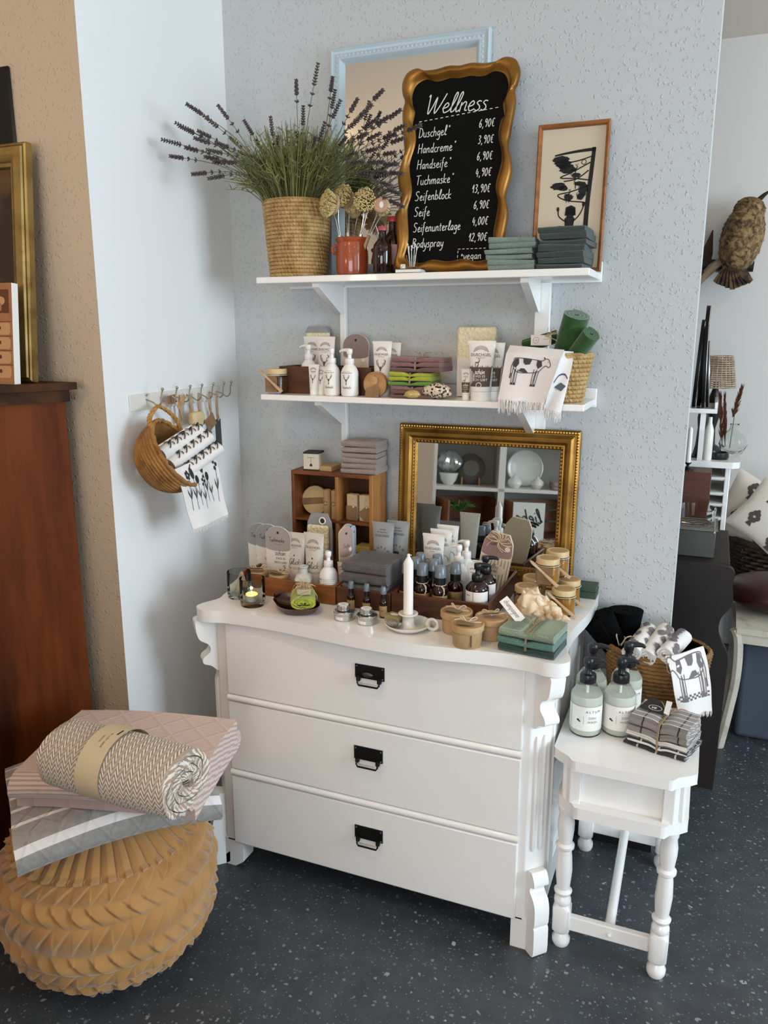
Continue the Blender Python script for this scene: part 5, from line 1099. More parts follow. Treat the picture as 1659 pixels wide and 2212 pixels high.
# cow towel over the basket rim
def cow(m, fn, u, v, s, mi_dark, mi_line, flip=1):
    f = lambda a, b: (u+flip*a*s, v+b*s)
    body = [(-.42, .18), (-.40, .26), (-.1, .27), (.2, .25), (.33, .24), (.42, .30), (.50, .28), (.58, .14), (.54, .08), (.46, .12), (.38, .05), (.30, -.05), (.12, -.10), (-.2, -.12), (-.36, -.06), (-.42, .05)]
    m.ribbon([f(*p) for p in body]+[f(*body[0])], .018*s, fn, mi_line)
    for pl in ([(-.40, .24), (-.30, .26), (-.27, .12), (-.34, .0), (-.42, .04)], [(-.18, .265), (.06, .26), (.02, .12), (-.1, .10), (-.16, .16)], [(.2, .245), (.32, .23), (.36, .1), (.26, .02), (.2, .12)], [(-.26, -.08), (-.1, -.11), (.02, -.10), (-.1, .0), (-.2, .0)]): m.flat([f(*p) for p in pl], fn, mi_dark)
    for x in (-.38, -.30, .20, .28): m.ribbon([f(x-.03, .0), f(x-.035, -.22), f(x-.02, -.42)], .018*s, fn, mi_line); m.ribbon([f(x+.03, -.04), f(x+.02, -.22), f(x+.025, -.42)], .018*s, fn, mi_line); m.flat([f(x-.03, -.40), f(x+.03, -.40), f(x+.04, -.46), f(x-.04, -.46)], fn, mi_dark)
    m.ribbon([f(-.42, .2), f(-.47, .0), f(-.45, -.2)], .02*s, fn, mi_line); m.flat([f(-.47, -.15), f(-.43, -.15), f(-.44, -.3), f(-.48, -.28)], fn, mi_dark); m.flat(ellipse(*f(.50, .22), .012*s, .012*s, 8), fn, mi_dark); m.ribbon([f(.40, .29), f(.36, .34)], .03*s, fn, mi_dark)
def drape(name, label, corners, out_v, sagf, loc, mat, nu=30, nv=34, thick=.0025):
    r = thing(name, label, 'towel', loc); TL, TR, BL, BR = corners
    fn = lambda u, v, e=0.0: TL.lerp(TR, u).lerp(BL.lerp(BR, u), v)+out_v*(sagf(u, v)+e)-r.location
    m = MB().grid(lambda u, v: fn(u, v), nu, nv); m.grid(lambda u, v: fn(1-u, v, -thick), nu, nv); m.build('towel', mat, r, angle=80)
    return r, fn
ov = Vector((0, -1, .05))
cs = (P(1098, 745, y=2.148), P(1216, 755, y=2.120), P(1076, 862, y=2.118), P(1176, 872, y=2.108))
r, fn = drape('cow_towel', 'white fringed towel printed with a cow hanging over the small straw basket', cs, ov, lambda u, v: .006*sin(u*5+1)*(.3+v)-.03*max(0, .16-v)*6*.8+.004*sin(v*6+u*3), P(1150, 820, y=2.12), m_towel)
m = MB(); cow(m, lambda a, b: fn(.5+a, 1-b, .0012), -.03, .60, .68, 0, 0); m.build('cow_print', M('dark grey print', '#3f3c3b', .8), r, smooth=False)
m = MB(); random.seed(2); fringe(m, [fn(i/10, .985+.02*sin(i*2)) for i in range(11)], (0, -.05, -1), .034, .0012, n=70, rnd=.5); m.build('fringe', m_towel, r)
cs = (P(1205, 757, y=2.132), P(1242, 760, y=2.165), P(1176, 880, y=2.125), P(1212, 893, y=2.13))
r, fn = drape('cow_towel', 'second fringed towel hanging behind the cow towel on the basket', cs, Vector((.35, -1, 0)), lambda u, v: .004*sin(u*6+v*4)-.02*max(0, .14-v)*6, P(1210, 820, y=2.14), m_towel, nu=16)
m = MB(); m.ribbon([(.2, .55), (.4, .42), (.7, .38), (.9, .44)], .03, lambda u, v: fn(u, v, .0012)); m.flat([(.3, .62), (.6, .52), (.9, .56), (.7, .66)], lambda u, v: fn(u, v, .0012)); m.build('cow_print', M('blue grey print', '#4b5661', .8), r, smooth=False)
m = MB(); fringe(m, [fn(i/5, .99) for i in range(6)], (0, -.05, -1), .03, .0012, n=30, rnd=.5); m.build('fringe', m_towel, r)
# ================================================================== ON THE CHEST
def tray(label, x0, x1, y0, y1, h, mat, name='wooden_tray', w_=.008):
    r = thing(name, label, 'tray', ((x0+x1)/2, (y0+y1)/2, CT))
    for nm, a in (('front_panel', (x0, x1, y0, y0+w_)), ('back_panel', (x0, x1, y1-w_, y1)), ('side_panel', (x0, x0+w_, y0+w_, y1-w_)), ('side_panel', (x1-w_, x1, y0+w_, y1-w_))): put(MB().box(*a, CT+.0002, CT+h), r, nm, mat, bevel=.0015)
    put(MB().box(x0+w_, x1-w_, y0+w_, y1-w_, CT+.0004, CT+.006), r, 'base', mat); return r
tray('warm brown wooden tray at the left of the chest, full of tubes and cards', -1.265, -.945, 1.935, 2.175, .056, m_tray)
tray('dark wooden tray in the middle of the chest holding grey cloths', -.941, -.777, 1.938, 2.21, .056, m_trayd)
tray('large dark wooden tray on the right holding spray bottles and pumps', -.774, -.497, 1.940, 2.275, .060, m_trayd)
TB = CT+.0068
# glasses, tealight ------------------------------------------------
def tumbler(label, x, y, rad, h):
    r = thing('glass_tumbler', label, 'glass', (x, y, CT+.0004))
    MB().lathe([(0, 0), (rad*.9, 0), (rad*.97, .004), (rad, .012), (rad*1.0, h), (rad*.965, h+.001), (rad*.93, h-.002), (rad*.93, .013), (rad*.85, .011), (0, .010)], 48).build('glass', m_grey_glass, r, angle=60); return r
tumbler('smoky glass tumbler at the back left corner of the chest holding a shell', -1.238, 1.898, .035, .078)
g2 = tumbler('smoky glass tumbler with a lit tealight on the left of the chest', -1.165, 1.852, .036, .080)
tl = thing('tealight', 'lit tealight in a metal cup inside the front glass tumbler', 'candle', (-1.168, 1.852, CT+.0118))
MB().lathe([(0, 0), (.019, 0), (.0195, .017), (.0188, .017), (.0185, .013), (0, .013)], 32).build('metal_cup', m_steel, tl)
wm = bpy.data.materials.new('glowing wax'); wm.use_nodes = True; b = wm.node_tree.nodes['Principled BSDF']; b.inputs['Base Color'].default_value = srgb('#e8c39a'); b.inputs['Subsurface Weight'].default_value = .5; b.inputs['Subsurface Radius'].default_value = (.01, .005, .002)
MB().lathe([(.0184, .0131), (.0182, .0165), (0, .0165)], 32).build('wax', wm, tl)
fm = bpy.data.materials.new('candle flame'); fm.use_nodes = True; b = fm.node_tree.nodes['Principled BSDF']; b.inputs['Base Color'].default_value = (1, .6, .2, 1); b.inputs['Emission Color'].default_value = (1, .55, .18, 1); b.inputs['Emission Strength'].default_value = 12
MB().lathe([(0, .017), (.0016, .0185), (.0018, .0205), (.001, .024), (0, .027)], 12).build('flame', fm, tl); MB().tube([(0, 0, .016), (0, 0, .021)], .0006, 6).build('wick', m_ink, tl)
r = thing('seashell', 'pale shell lying in the rear left glass tumbler', 'shell', (-1.228, 1.897, CT+.014)); m = MB()
m.grid(lambda u, v: Vector(((.004+.016*v)*cos(2*pi*u)*(1+.15*cos(10*pi*u)), (.004+.014*v)*sin(2*pi*u)*(1+.15*cos(10*pi*u)), .06*(1-v)+.004)), 40, 14, cu=True); m.ball((0, 0, .006), .018, .016, .006); m.build('shell_body', M('pale shell', '#c9b7a2', .5, var=(40, '#a48b74')), r)
l_ = bpy.data.lights.new('tealight_flame', 'POINT'); l_.energy = .10; l_.color = (1, .5, .18); l_.shadow_soft_size = .004; o = bpy.data.objects.new('tealight_flame', l_); COL.objects.link(o); o.location = (-1.168, 1.852, CT+.0118+.034)
# brown dishes with green cloth -------------------------------------
m_dish = M('brown glazed dish', '#4a2718', .3, coat=.4, var=(9, '#341a10'))
def leafdish(label, x, y, z, s, rz):
    r = thing('brown_dish', label, 'dish', (x, y, z), rz, 'stacked brown dishes')
    def rad(a): return s*(.50+.02*cos(4*a)+.10*max(0, cos(a-pi))**6)
    def ov(a, q): return Vector((rad(a)*q*cos(a)*1.04, rad(a)*q*sin(a)*.86, 0))
    prof = [(0, .003), (.6, .001), (.78, .003), (.93, .012), (1.03, .023), (1.05, .024), (1.01, .0225), (.91, .013), (.76, .007), (0, .006)]
    m = MB(); n = 48; vs = [ov(2*pi*i/n, q)+Vector((0, 0, z_)) for q, z_ in prof for i in range(n)]
    m.add(vs, [(k*n+i, k*n+(i+1) % n, (k+1)*n+(i+1) % n, (k+1)*n+i) for k in range(len(prof)-1) for i in range(n)])
    m.build('bowl', m_dish, r, angle=70)
    MB().add([(-s*.58, -.012, .023), (-s*.58, .012, .023), (-s*.74, .004, .029), (-s*.58, -.012, .020), (-s*.58, .012, .020), (-s*.74, .004, .026)], [(0, 1, 2), (5, 4, 3), (0, 2, 5, 3), (1, 4, 5, 2), (0, 3, 4, 1)]).build('leaf_handle', m_dish, r, smooth=False); return r
leafdish('lower of two stacked brown dishes on the left of the chest', -1.022, 1.856, CT+.0003, .125, -.25)
leafdish('upper brown dish holding a lime cloth with soap', -1.024, 1.858, CT+.0115, .122, -.22)
r = thing('lime_cloth', 'lime green rolled cloth with a soap bar tied on by raffia', 'cloth', (-1.005, 1.862, CT+.0195), math.radians(118))
rolled(.098, .034, .006, 3.2, nx=12, squash=.50, k=22, bulge=.04, amp=.002).xf(Matrix.Translation((0, 0, .0185)) @ Matrix.Rotation(0, 4, 'X')).build('folded_cloth', m_lime, r, angle=70)
MB().box(-.030, .026, -.020, .020, .036, .052).build('soap_bar', M('grey beige soap', '#aa9f86', .5), r, bevel=.003)
m = MB(); m.tube([(-.002, -.036, .010), (-.002, -.036, .025), (-.002, -.021, .0525), (-.002, .021, .0525), (-.002, .036, .025), (-.002, .036, .01)], .0011, 5); random.seed(8)
for i in range(34):
    a = random.uniform(0, 2*pi); e = Vector((.028*cos(a)*random.uniform(.5, 1.2), .028*sin(a)*random.uniform(.5, 1.2), .052+random.uniform(0, .022))); m.tube(cat([(0, 0, .049), tuple(e*.6+Vector((0, 0, .025))), tuple(e)], k=3), .0009, 4)
for q in (-1, 1): m.tube(cat([(0, 0, .05), (.03*q, .02*q, .05), (.05*q, .03, .03), (.055*q, .012, .012), (.042*q, 0, .018)], k=4), .0009, 4)
m.build('raffia', m_raffia, r)
# in the left tray ---------------------------------------------------
gm_ = 'face mask cards in the left tray'
for i, (px_c, py_t, yy, lab) in enumerate(((563, 1130, 2.085, 'white grey topped face mask card, rearmost of the three fanned in the left tray'), (581, 1132, 2.06, 'white grey topped face mask card, middle of the three fanned in the left tray'), (602, 1137, 2.036, 'white grey topped face mask card reading Tuchmaske, foremost of the three'))):
    w_ = .088; r, fn = card_pack(lab, (X(px_c, 1200, yy), yy, TB), w_, H_(px_c, py_t, yy, TB), m_greyc if i < 2 else M('warm grey card', '#a09892', .7), m_wcard, group=gm_, split=.62, thick=.003, name='mask_card'); hh_ = H_(px_c, py_t, yy, TB)
    m = MB(); hand(m, 'Tuchmaske', fn, -.004, hh_*.73, .013, .0011, 0, align='CENTER', slant=.1, wide=.9); put_typed(m, 'FÜR DICH', fn, 0, hh_*.68, .006, 1)
    hand(m, 'sch\u00f6n', fn, .006, hh_*.50, .017, .0014, 2, slant=.25, align='CENTER', gap=-.1); put_typed(m, 'DASS ES', fn, .008, hh_*.43, .009, 2); put_typed(m, 'DICH GIBT', fn, .008, hh_*.36, .009, 2)
    deer_side(m, fn, .012, hh_*.20, .026, 2)
    for k in range(12): m.flat([(-.042+k*.007, hh_*.13), (-.035+k*.007, hh_*.13), (-.0385+k*.007, hh_*(.17+.02*(k % 3)))], fn, 1)
    m.build('print', [m_ink, m_inkg, m_inkb], r, smooth=False)
gg = 'Glueck tubes in the left tray'
cosm_tube('greyish shower tube with a luck greeting, left one in the left tray', (X(640, 1200, 2.045), 2.045, TB), 0, H_(640, 1150, 2.045, TB), .064, 'glueck', body=M('translucent tube', '#cbc3ba', .35))
cosm_tube('white shower tube with a luck greeting, right one in the left tray', (X(679, 1200, 2.01), 2.01, TB), 0, H_(679, 1151, 2.01, TB), .066, 'glueck', body=M('translucent tube', '#cbc3ba', .35))
r, fn = card_pack('grey house shaped packet with cream sponge and checked base in the left tray', (X(692, 1200, 2.135), 2.135, TB), .088, H_(692, 1108, 2.135, TB), m_greyc, m_greyc, kind='house', hole=False, name='sponge_packet')
hh_ = H_(692, 1108, 2.135, TB); MB().box(-.036, .036, -.021, -.004, .075, hh_*.83).build('sponge', m_sponge, r, bevel=.007, seg=3)
m = MB()
for i in range(8):
    for j in range(9): m.box(-.040+.010*i, -.035+.010*i, -.0225, -.0215, .005+.008*j, .009+.008*j)
m.build('checked_print', m_inkg, r, smooth=False); MB().box(-.041, .041, -.0215, -.004, .002, .077).build('checked_base', m_stripec, r)
m = MB().tube([(.012+.010*cos(a*.35), -.006, hh_*.89+.010*sin(a*.35)) for a in range(18)], .0022, 8, closed=True); m.build('eyelet', m_wcard, r); MB().flat(ellipse(.012, hh_*.89, .0085, .0085, 18), lambda u, v: (u, -.0062, v)).build('hang_hole', m_ink, r)
pump_bottle('white dotted pump bottle at the right front of the left tray', (-.982, 1.972, TB), 0, H_(708, 1190, 1.972, TB), .0265, 'dots', m_plastic, m_plastic, spout=pi*.8, nozzle=.012)
r = thing('ceramic_bottle', 'small pale grey square ceramic bottle in the left tray', 'bottle', (-1.06, 1.966, TB), .35); hh_ = H_(657, 1222, 1.966, TB)
MB().lathe([(0, .001), (.024, .001), (.027, .005), (.027, hh_*.60), (.023, hh_*.70), (.013, hh_*.76), (.0115, hh_*.92), (.0145, hh_*.96), (.0145, hh_*.99), (.0115, hh_), (.010, hh_*.9), (0, hh_*.88)], 40, fn=lambda q, z, a: min(q*1.2, q*.92/max(abs(cos(a)), abs(sin(a)))) if z < hh_*.68 else q).build('body', M('pale celadon ceramic', '#c3c8c4', .25, coat=.4), r)
cosm_tube('small beige hand cream tube behind the dotted pump bottle', (-.970, 2.04, TB), 0, .09, .032, 'plain', body=M('translucent tube', '#cbc3ba', .35))
for i, (px_c, py_t, yy, rz, lab, tm, bm) in enumerate(((747, 1135, 2.09, 1.2, 'pinkish striped packet standing edge on left of the grey cloths', M('pink beige card', '#a98c7e', .7), m_stripec), (751, 1129, 2.125, 1.3, 'grey rounded packet barely showing behind the pinkish striped one', m_greyc, m_stripec), (763, 1133, 2.14, 1.75, 'pale blue white rounded packet seen almost edge on by the crate', M('pale blue card', '#b9cdd8', .5), M('pale blue card', '#b9cdd8', .5)))):
    w_ = .07; xx = (-.958+.03 if False else X(px_c, 1200, yy)); hh_ = H_(px_c, py_t, yy, TB)
    r, fn = card_pack(lab, (xx, yy, TB), w_*.8, hh_*.98, tm, bm, rz=rz, split=.55, thick=.005)
    if i == 0:
        m = MB()
        for k in range(14): m.ribbon([(-w_*.36, .008+k*.0055), (w_*.36, .008+k*.0055)], .0018, fn, 0)
        hand(m, 'Seife', fn, 0, hh_*.64, .012, .001, 1, align='CENTER'); m.flat(ellipse(.016, hh_*.60, .006, .007, 14), fn, 2); m.build('print', [m_inkg, m_ink, m_label], r, smooth=False)
# kraft pots -----------------------------------------------------------
def kraft_pot(label, x, y, z, rz, rad=.0405, h=.057, slit=True, group=None, tagtilt=.25):
    r = thing('kraft_pot', label, 'pot', (x, y, z), rz, group)
    MB().lathe([(0, .002), (rad*.86, .0005), (rad*.88, .002), (rad*.95, h*.80), (rad*.93, h*.82)], 40).build('cup', m_kraft, r)
    MB().lathe([(rad*.97, h*.74), (rad*1.03, h*.74), (rad*1.04, h*.97), (rad*1.01, h), (rad*.93, h), (rad*.91, h*.965), (0, h*.965)], 40).build('lid', M('kraft lid', '#bb9a72', .75, var=(30, '#a9875f')), r)
    g = MB().prism([(-.020, -.015), (.020, -.015), (.022, .010), (.016, .016), (-.016, .016), (-.022, .010)], lambda u, v: (u-.004, v-.012, h+.0025+tagtilt*(.016-v)*.3), lambda u, v: (u-.004, v-.012, h+.0037+tagtilt*(.016-v)*.3)); tg = g.build('kraft_tag', m_kraftd, r)
    m = MB()
    for q in (-1, 1): m.tube(cat([(0, 0, h), (.014*q, .006, h+.014), (.022*q, .012, h+.010), (.010*q, .008, h+.004), (0, 0, h+.004)], k=4), .0013, 6); m.tube(cat([(0, 0, h+.003), (.018*q, -.006*q, h+.006), (.034*q, .004, h+.004)], k=4), .0011, 6)
    m.build('string_bow', m_twine, r)
    if slit: MB().box(rad*.38, rad*.42, -rad*.90, -rad*.84, .008, h*.66).build('slit', m_ink, r)
    return r
gk = 'kraft pots with string bows'
kraft_pot('kraft paper pot with string bow, foremost near the front edge of the chest', -.514, 1.800, CT, .1, group=gk)
kraft_pot('kraft paper pot with string bow, behind left of the foremost one', -.566, 1.877, CT, -.2, slit=False, group=gk)
kraft_pot('kraft paper pot with raised tag, behind right of the foremost one', -.472, 1.873, CT, .5, slit=False, group=gk, tagtilt=1.6)
kraft_pot('kraft paper pot with dark tag at the left end of the left tray', -1.225, 1.985, TB, .3, .030, .052, False, gk, 1.3)
kraft_pot('kraft paper pot with dark tag in the left tray before the mask cards', -1.150, 1.980, TB, -.3, .030, .052, False, gk, .8)
# small sprays, tins ----------------------------------------------------
def spray(label, x, y, z, h, rad, group, lab=True, fullcap=False, string=False):
    r = thing('spray_bottle', label, 'bottle', (x, y, z), 0, group); b_ = h*.60
    MB().lathe([(0, .0005), (rad*.92, .0005), (rad, .003), (rad, b_*.80), (rad*.9, b_*.90), (rad*.55, b_*.98), (rad*.5, b_*1.03)], 32).build('body', m_amber, r, angle=50)
    MB().lathe([(rad*.55, b_*1.0), (rad*.66, b_*1.02), (rad*.66, h*.76), (rad*.52, h*.77), (rad*.45, h*.88), (rad*.42, h*.93), (0, h*.93)], 24).build('spray_head', m_blackp, r)
    MB().lathe([(rad*.74, h*.765), (rad*.74, h*.78), (rad*.60, h*.985), (rad*.52, h), (0, h)], 24).build('clear_cap', m_smoke, r)
    fn = lambda u, v: ((rad+.0004)*sin(u/rad), -(rad+.0004)*cos(u/rad), v)
    m = MB(); n = 18; m.add([fn(rad*(-1.35+2.7*i/n), zz) for zz in (b_*.10, b_*.66) for i in range(n+1)], [(i, i+1, n+2+i, n+1+i) for i in range(n)], 0)
    f2 = lambda u, v: ((rad+.0007)*sin(u/rad), -(rad+.0007)*cos(u/rad), v)
    hand(m, 'Body', f2, -rad*.1, b_*.38, rad*.5, rad*.04, 1, slant=.3, align='CENTER', gap=0); m.ribbon([(-rad*.6, b_*.28), (rad*.6, b_*.28)], .0006, f2, 1); m.build('label', [M('kraft label', '#a4875f', .7), m_inkb], r, smooth=False)
    if string:
        m = MB().tube([(rad*.7*cos(a*.35), rad*.7*sin(a*.35), b_*1.0) for a in range(18)], .0011, 5, closed=True)
        for q in (0, 1): m.tube(cat([(rad*.3, -rad*.65, b_), (rad*.7+.003*q, -rad*.95, b_*.93), (rad*.9-.004*q, -rad*1.05, b_*.75-.006*q)], k=4), .0011, 5)
        m.build('string', m_twine, r)
    return r
gs_ = 'small spray bottles before the trays'
for px_c, x, y, ln_ in ((0, -.883, 1.912, 'left'), (1, -.833, 1.906, 'middle'), (2, -.781, 1.900, 'right')): spray('small brown spray bottle, %s one of three before the dark trays' % ln_, x, y, CT, .088, .0112, gs_)
ga = 'amber spray bottles in the large tray'
for x, y, lab, st in ((-.699, 1.984, 'brown spray bottle with knotted cord, front row of the large tray beside the candle', 1), (-.646, 1.982, 'brown spray bottle with hanging cord, front row of the large tray on the right', 1), (-.618, 2.032, 'brown spray bottle behind right of the one with hanging cord', 0), (-.684, 2.036, 'brown spray bottle in the middle of the group in the large tray', 0), (-.738, 2.034, 'brown spray bottle on the left side of the large tray behind the candle', 0), (-.743, 1.984, 'brown spray bottle mostly hidden by the white candle', 0), (-.741, 2.086, 'brown spray bottle at the back left of the group', 0), (-.690, 2.087, 'brown spray bottle at the back of the group before the white tubes', 0)): spray(lab, x, y, TB, .132, .0225, ga, string=st)
def tins(x, y, side):
    r = thing('metal_tin', 'wide round metal tin, lower of the %s pair' % side, 'tin', (x, y, CT), 0, 'metal balm tins')
    MB().lathe([(0, .0005), (.0265, .0005), (.0275, .002), (.0275, .014), (.0282, .0145), (.0285, .016), (.0285, .022), (.0275, .0235), (.025, .0238), (.0245, .023), (0, .023)], 44).build('tin', m_steel, r, angle=30)
    n = 8; fn = lambda u, v: (.0278*sin(u/.0278), -.0278*cos(u/.0278), v)
    m = MB().add([fn(.012*(-1+2*i/n)-.004, z) for z in (.004, .0125) for i in range(n+1)], [(i, i+1, n+2+i, n+1+i) for i in range(n)], 0)
    for z in (.0095, .007): m.ribbon([(-.012, z), (.002, z)], .0009, lambda u, v: (.0281*sin(u/.0278), -.0281*cos(u/.0278), v), 1)
    m.build('label', [m_label, m_ink], r, smooth=False)
    q = thing('metal_tin', 'small round metal tin, upper of the %s pair' % side, 'tin', (x-.003, y+.002, CT+.0242), 0, 'metal balm tins')
    MB().lathe([(0, .0003), (.0165, .0003), (.0172, .001), (.0172, .008), (.0178, .009), (.0178, .0145), (.017, .0158), (0, .0158)], 36).build('tin', m_steel, q, angle=30)
    m = MB().lathe([(.0145, .0159), (.0145, .0163), (0, .0163)], 28); m.ribbon([(-.008, .002), (.008, .002)], .0014, lambda u, v: (u, v, .0165), 1); m.ribbon([(-.006, -.003), (.006, -.003)], .001, lambda u, v: (u, v, .0165), 1); m.build('lid_label', [m_label, m_inkg], q, smooth=False)
tins(-.876, 1.850, 'left'); tins(-.806, 1.845, 'right')
# candle and holder -------------------------------------------------------
hx_, hy_ = -.690, 1.850
r = thing('candle_holder', 'white ceramic chamberstick dish with ring handle near the front edge', 'candle holder', (hx_, hy_, CT))
MB().lathe([(0, .002), (.042, .0005), (.046, .002), (.058, .010), (.062, .015), (.0605, .0165), (.056, .012), (.044, .006), (0, .005)], 56).build('saucer', m_cream, r, angle=70)
MB().lathe([(.021, .0055), (.0165, .012), (.0155, .025), (.016, .034), (.0255, .039), (.0265, .0415), (.025, .043), (.0165, .040), (.0133, .039), (.0133, .016), (0, .016)], 40).build('cup', m_cream, r, angle=70)
MB().tube([(.066+.014*cos(a*pi/12), .004, .018+.014*sin(a*pi/12)) for a in range(24)], .0034, 8, closed=True, flat=1.4).build('ring_handle', m_cream, r)
zt = H_(881, 1196, hy_, CT)
r = thing('white_candle', 'tall white taper candle standing in the ceramic holder', 'candle', (hx_, hy_, CT+.0165)); hh_ = zt-.0165
MB().lathe([(0, 0), (.0128, 0), (.0128, hh_*.86), (.0115, hh_*.89), (.0055, hh_*.945), (.0035, hh_*.965), (.0045, hh_*.98), (.0025, hh_), (0, hh_)], 28).build('wax', M('white wax', '#e9e5df', .35, sub=.1), r, angle=60); MB().tube([(0, 0, hh_*.97), (.003, 0, hh_*.985), (.008, -.001, hh_*.985)], .0016, 6).build('wick', M('waxed wick', '#ddd6cb', .5), r)
r = thing('soap_carton', 'small olive soap carton lying on the candle dish', 'box', (-.730, 1.853, CT+.013), -.3); MB().box(-.022, .022, -.016, .016, 0, .018).build('carton', M('olive carton', '#97896050'[:7], .6), r, bevel=.001); m = MB(); m.flat(ellipse(0, 0, .012, .008, 18), lambda u, v: (u, v, .0184)); m.build('print', m_label, r)
r = thing('soap_bar', 'marbled grey soap bar leaning before the olive carton', 'soap', (-.716, 1.822, CT+.0105), -.3); MB().box(-.019, .019, -.008, .006, 0, .013).build('bar', M('marbled soap', '#9a948f', .5, var=(60, '#5f5a59', .45, .6)), r, bevel=.002)
# right end: cloths, conch, jars -------------------------------------------
m_mint = clothmat('mint knit cloth', '#a3b598', 300, .9, '#98ab8e', .003); m_teal = clothmat('teal knit cloth', '#5f8f82', 300, .8, '#548478', .003); m_deep = clothmat('deep green cloth', '#21413a', 300, .6, '#1b3731')
bundle('bundle of three green knit cloths, mint on top, at the right front corner', -.358, 1.846, CT, 3, .140, .115, .0195, [m_deep, m_teal, m_mint], -.12, None)
r = thing('paper_tag', 'white paper tag with handwriting sticking up from the green knit bundle', 'tag', (-.392, 1.856, CT+.060)); q = Vector((.055, .0, -.046)).normalized(); s_ = Vector((.40, .60, .55)).normalized()
q2 = Vector((-.62, .25, .52)).normalized(); s3 = q2.cross(Vector((.25, -.85, .45))).normalized(); fn = lambda u, v: q2*u+s3*v
MB().prism([(0, -.012), (.072, -.012), (.072, .012), (0, .012)], lambda u, v: fn(u, v), lambda u, v: fn(u, v)+Vector((.0003, .001, .0003))).build('card', m_label, r)
m = MB(); hand(m, 'beaupre'.replace('q', 'p'), lambda u, v: fn(.068-u, -v)+Vector((.0, -.0006, .0006)), .006, -.004, .014, .0010, slant=.2); m.v = []; m.f = []; m.m = []
nn = q2.cross(s3); nn = nn if nn.y < 0 else -nn
hand(m, 'ahampagner'.replace('a', 'c', 1), lambda u, v: q2*(.066-u)+s3*(v if nn.dot(q2.cross(s3)) < 0 else -v)+nn*.0006, .0, -.004, .014, .0010, slant=.2, wide=.8)
m.build('lettering', m_inkg, r, smooth=False)
r = thing('kraft_box', 'flat tan kraft box lying between the conch shell and the green bundle', 'box', (-.425, 1.945, CT), -.15); MB().box(-.042, .042, -.028, .028, 0, .018).build('box', m_kraft, r, bevel=.001); MB().box(-.043, .043, -.029, .029, .0185, .0265).build('lid', M('tan kraft lid', '#b99a6d', .75), r, bevel=.001)
r = thing('conch_shell', 'large cream and tan spiky conch shell lying at the right of the chest', 'shell', (-.368, 1.992, CT+.036), math.radians(-14)); m = MB(); r.scale = (1.22, 1.15, 1.22)
def conch(u, v):
    # v along the axis: 0 = wide mouth end, 1 = apex
    a = 2*pi*u; s = v; R0 = .036*(1-s)**.75*(1+.3*sin(pi*min(1, s*1.6)))+.0008
    ridges = 1+.16*(1-s)*max(0, cos(a*5+s*9))**3+.14*sin(s*34+a)*s
    x = -.048+.115*s
    R = R0*ridges*(.55+.45*min(1, s*5+.25))
    return Vector((x, R*cos(a), R*sin(a)*.95+.012*(1-s)))
m.grid(conch, 64, 60, cu=True)
spk = [(-.03, 1.2, .034), (-.012, 1.9, .036), (-.028, 2.6, .03), (.004, 1.0, .028), (.012, 1.7, .022), (-.02, .4, .032), (.006, .1, .026), (-.03, -.4, .03), (-.005, -.6, .03), (.014, -.5, .022), (.022, .7, .016), (.026, 1.5, .014), (.03, .0, .014), (-.01, -1.0, .03), (.018, -1.1, .02), (-.035, 1.9, .03), (.034, .9, .011), (.038, .3, .010), (-.04, -.9, .028)]
for x, a, l_ in spk:
    # angle a: 0 = toward the camera side (-y), pi/2 = up
    d = Vector((-.15, -cos(a), sin(a))).normalized(); b0 = Vector((x, 0, .006))+d*.016; m.tube([b0-d*.008, b0+d*l_*.25, b0+d*l_*.6, b0+d*l_*.95], [.016, .0115, .0065, .0018], 10)
cm = M('conch shell', '#dcc7aa', .45, var=(34, '#b98a55', .52, .68), bump=('noise', 90, .35, .003))
m.build('shell_body', cm, r, angle=80); MB().ball((-.03, -.022, .004), .03, .012, .022, 16, 10).build('shell_mouth', M('tan shell lip', '#c08d56', .3, coat=.3), r)
m_lidw = M('pale wood lid', '#c9b084', .45, var=(14, '#bb9f70'))
for x, y, z, rz, lab, tg, sp in ((-.332, 2.112, CT, .05, 'honey jar with wooden lid and spoon in the front right of the stack', 0, 1), (-.432, 2.098, CT, -.1, 'honey jar with wooden lid, left front of the stack behind the conch shell', 1, 0), (-.333, 2.205, CT, .2, 'honey jar with wooden lid at the right rear under the upper jars', 0, 1), (-.430, 2.190, CT, -.2, 'honey jar with wooden lid at the left rear of the stack by the tray', 0, 0), (-.384, 2.140, CT+.0752, -.05, 'upper front honey jar with kraft tag and wooden spoon', 1, 1), (-.372, 2.225, CT+.0752, .1, 'upper rear honey jar with wooden spoon before the gold mirror', 0, 1)):
    jar(lab, (x, y, z), rz, .0335, .065, tg, sp, group='honey jars with wooden lids', lidc=m_lidw, kraftlid=True)
r = thing('green_box', 'dark green flat box at the back right corner of the chest', 'box', (-.300, 2.298, CT)); MB().box(-.034, .036, -.030, .030, 0, .036).build('box', M('dark green card', '#2d4030', .5, var=(6, '#374b39')), r, bevel=.001); MB().box(-.035, .037, -.031, .031, .020, .022).build('lid_seam', M('darker green card', '#1c2a1f', .5), r)
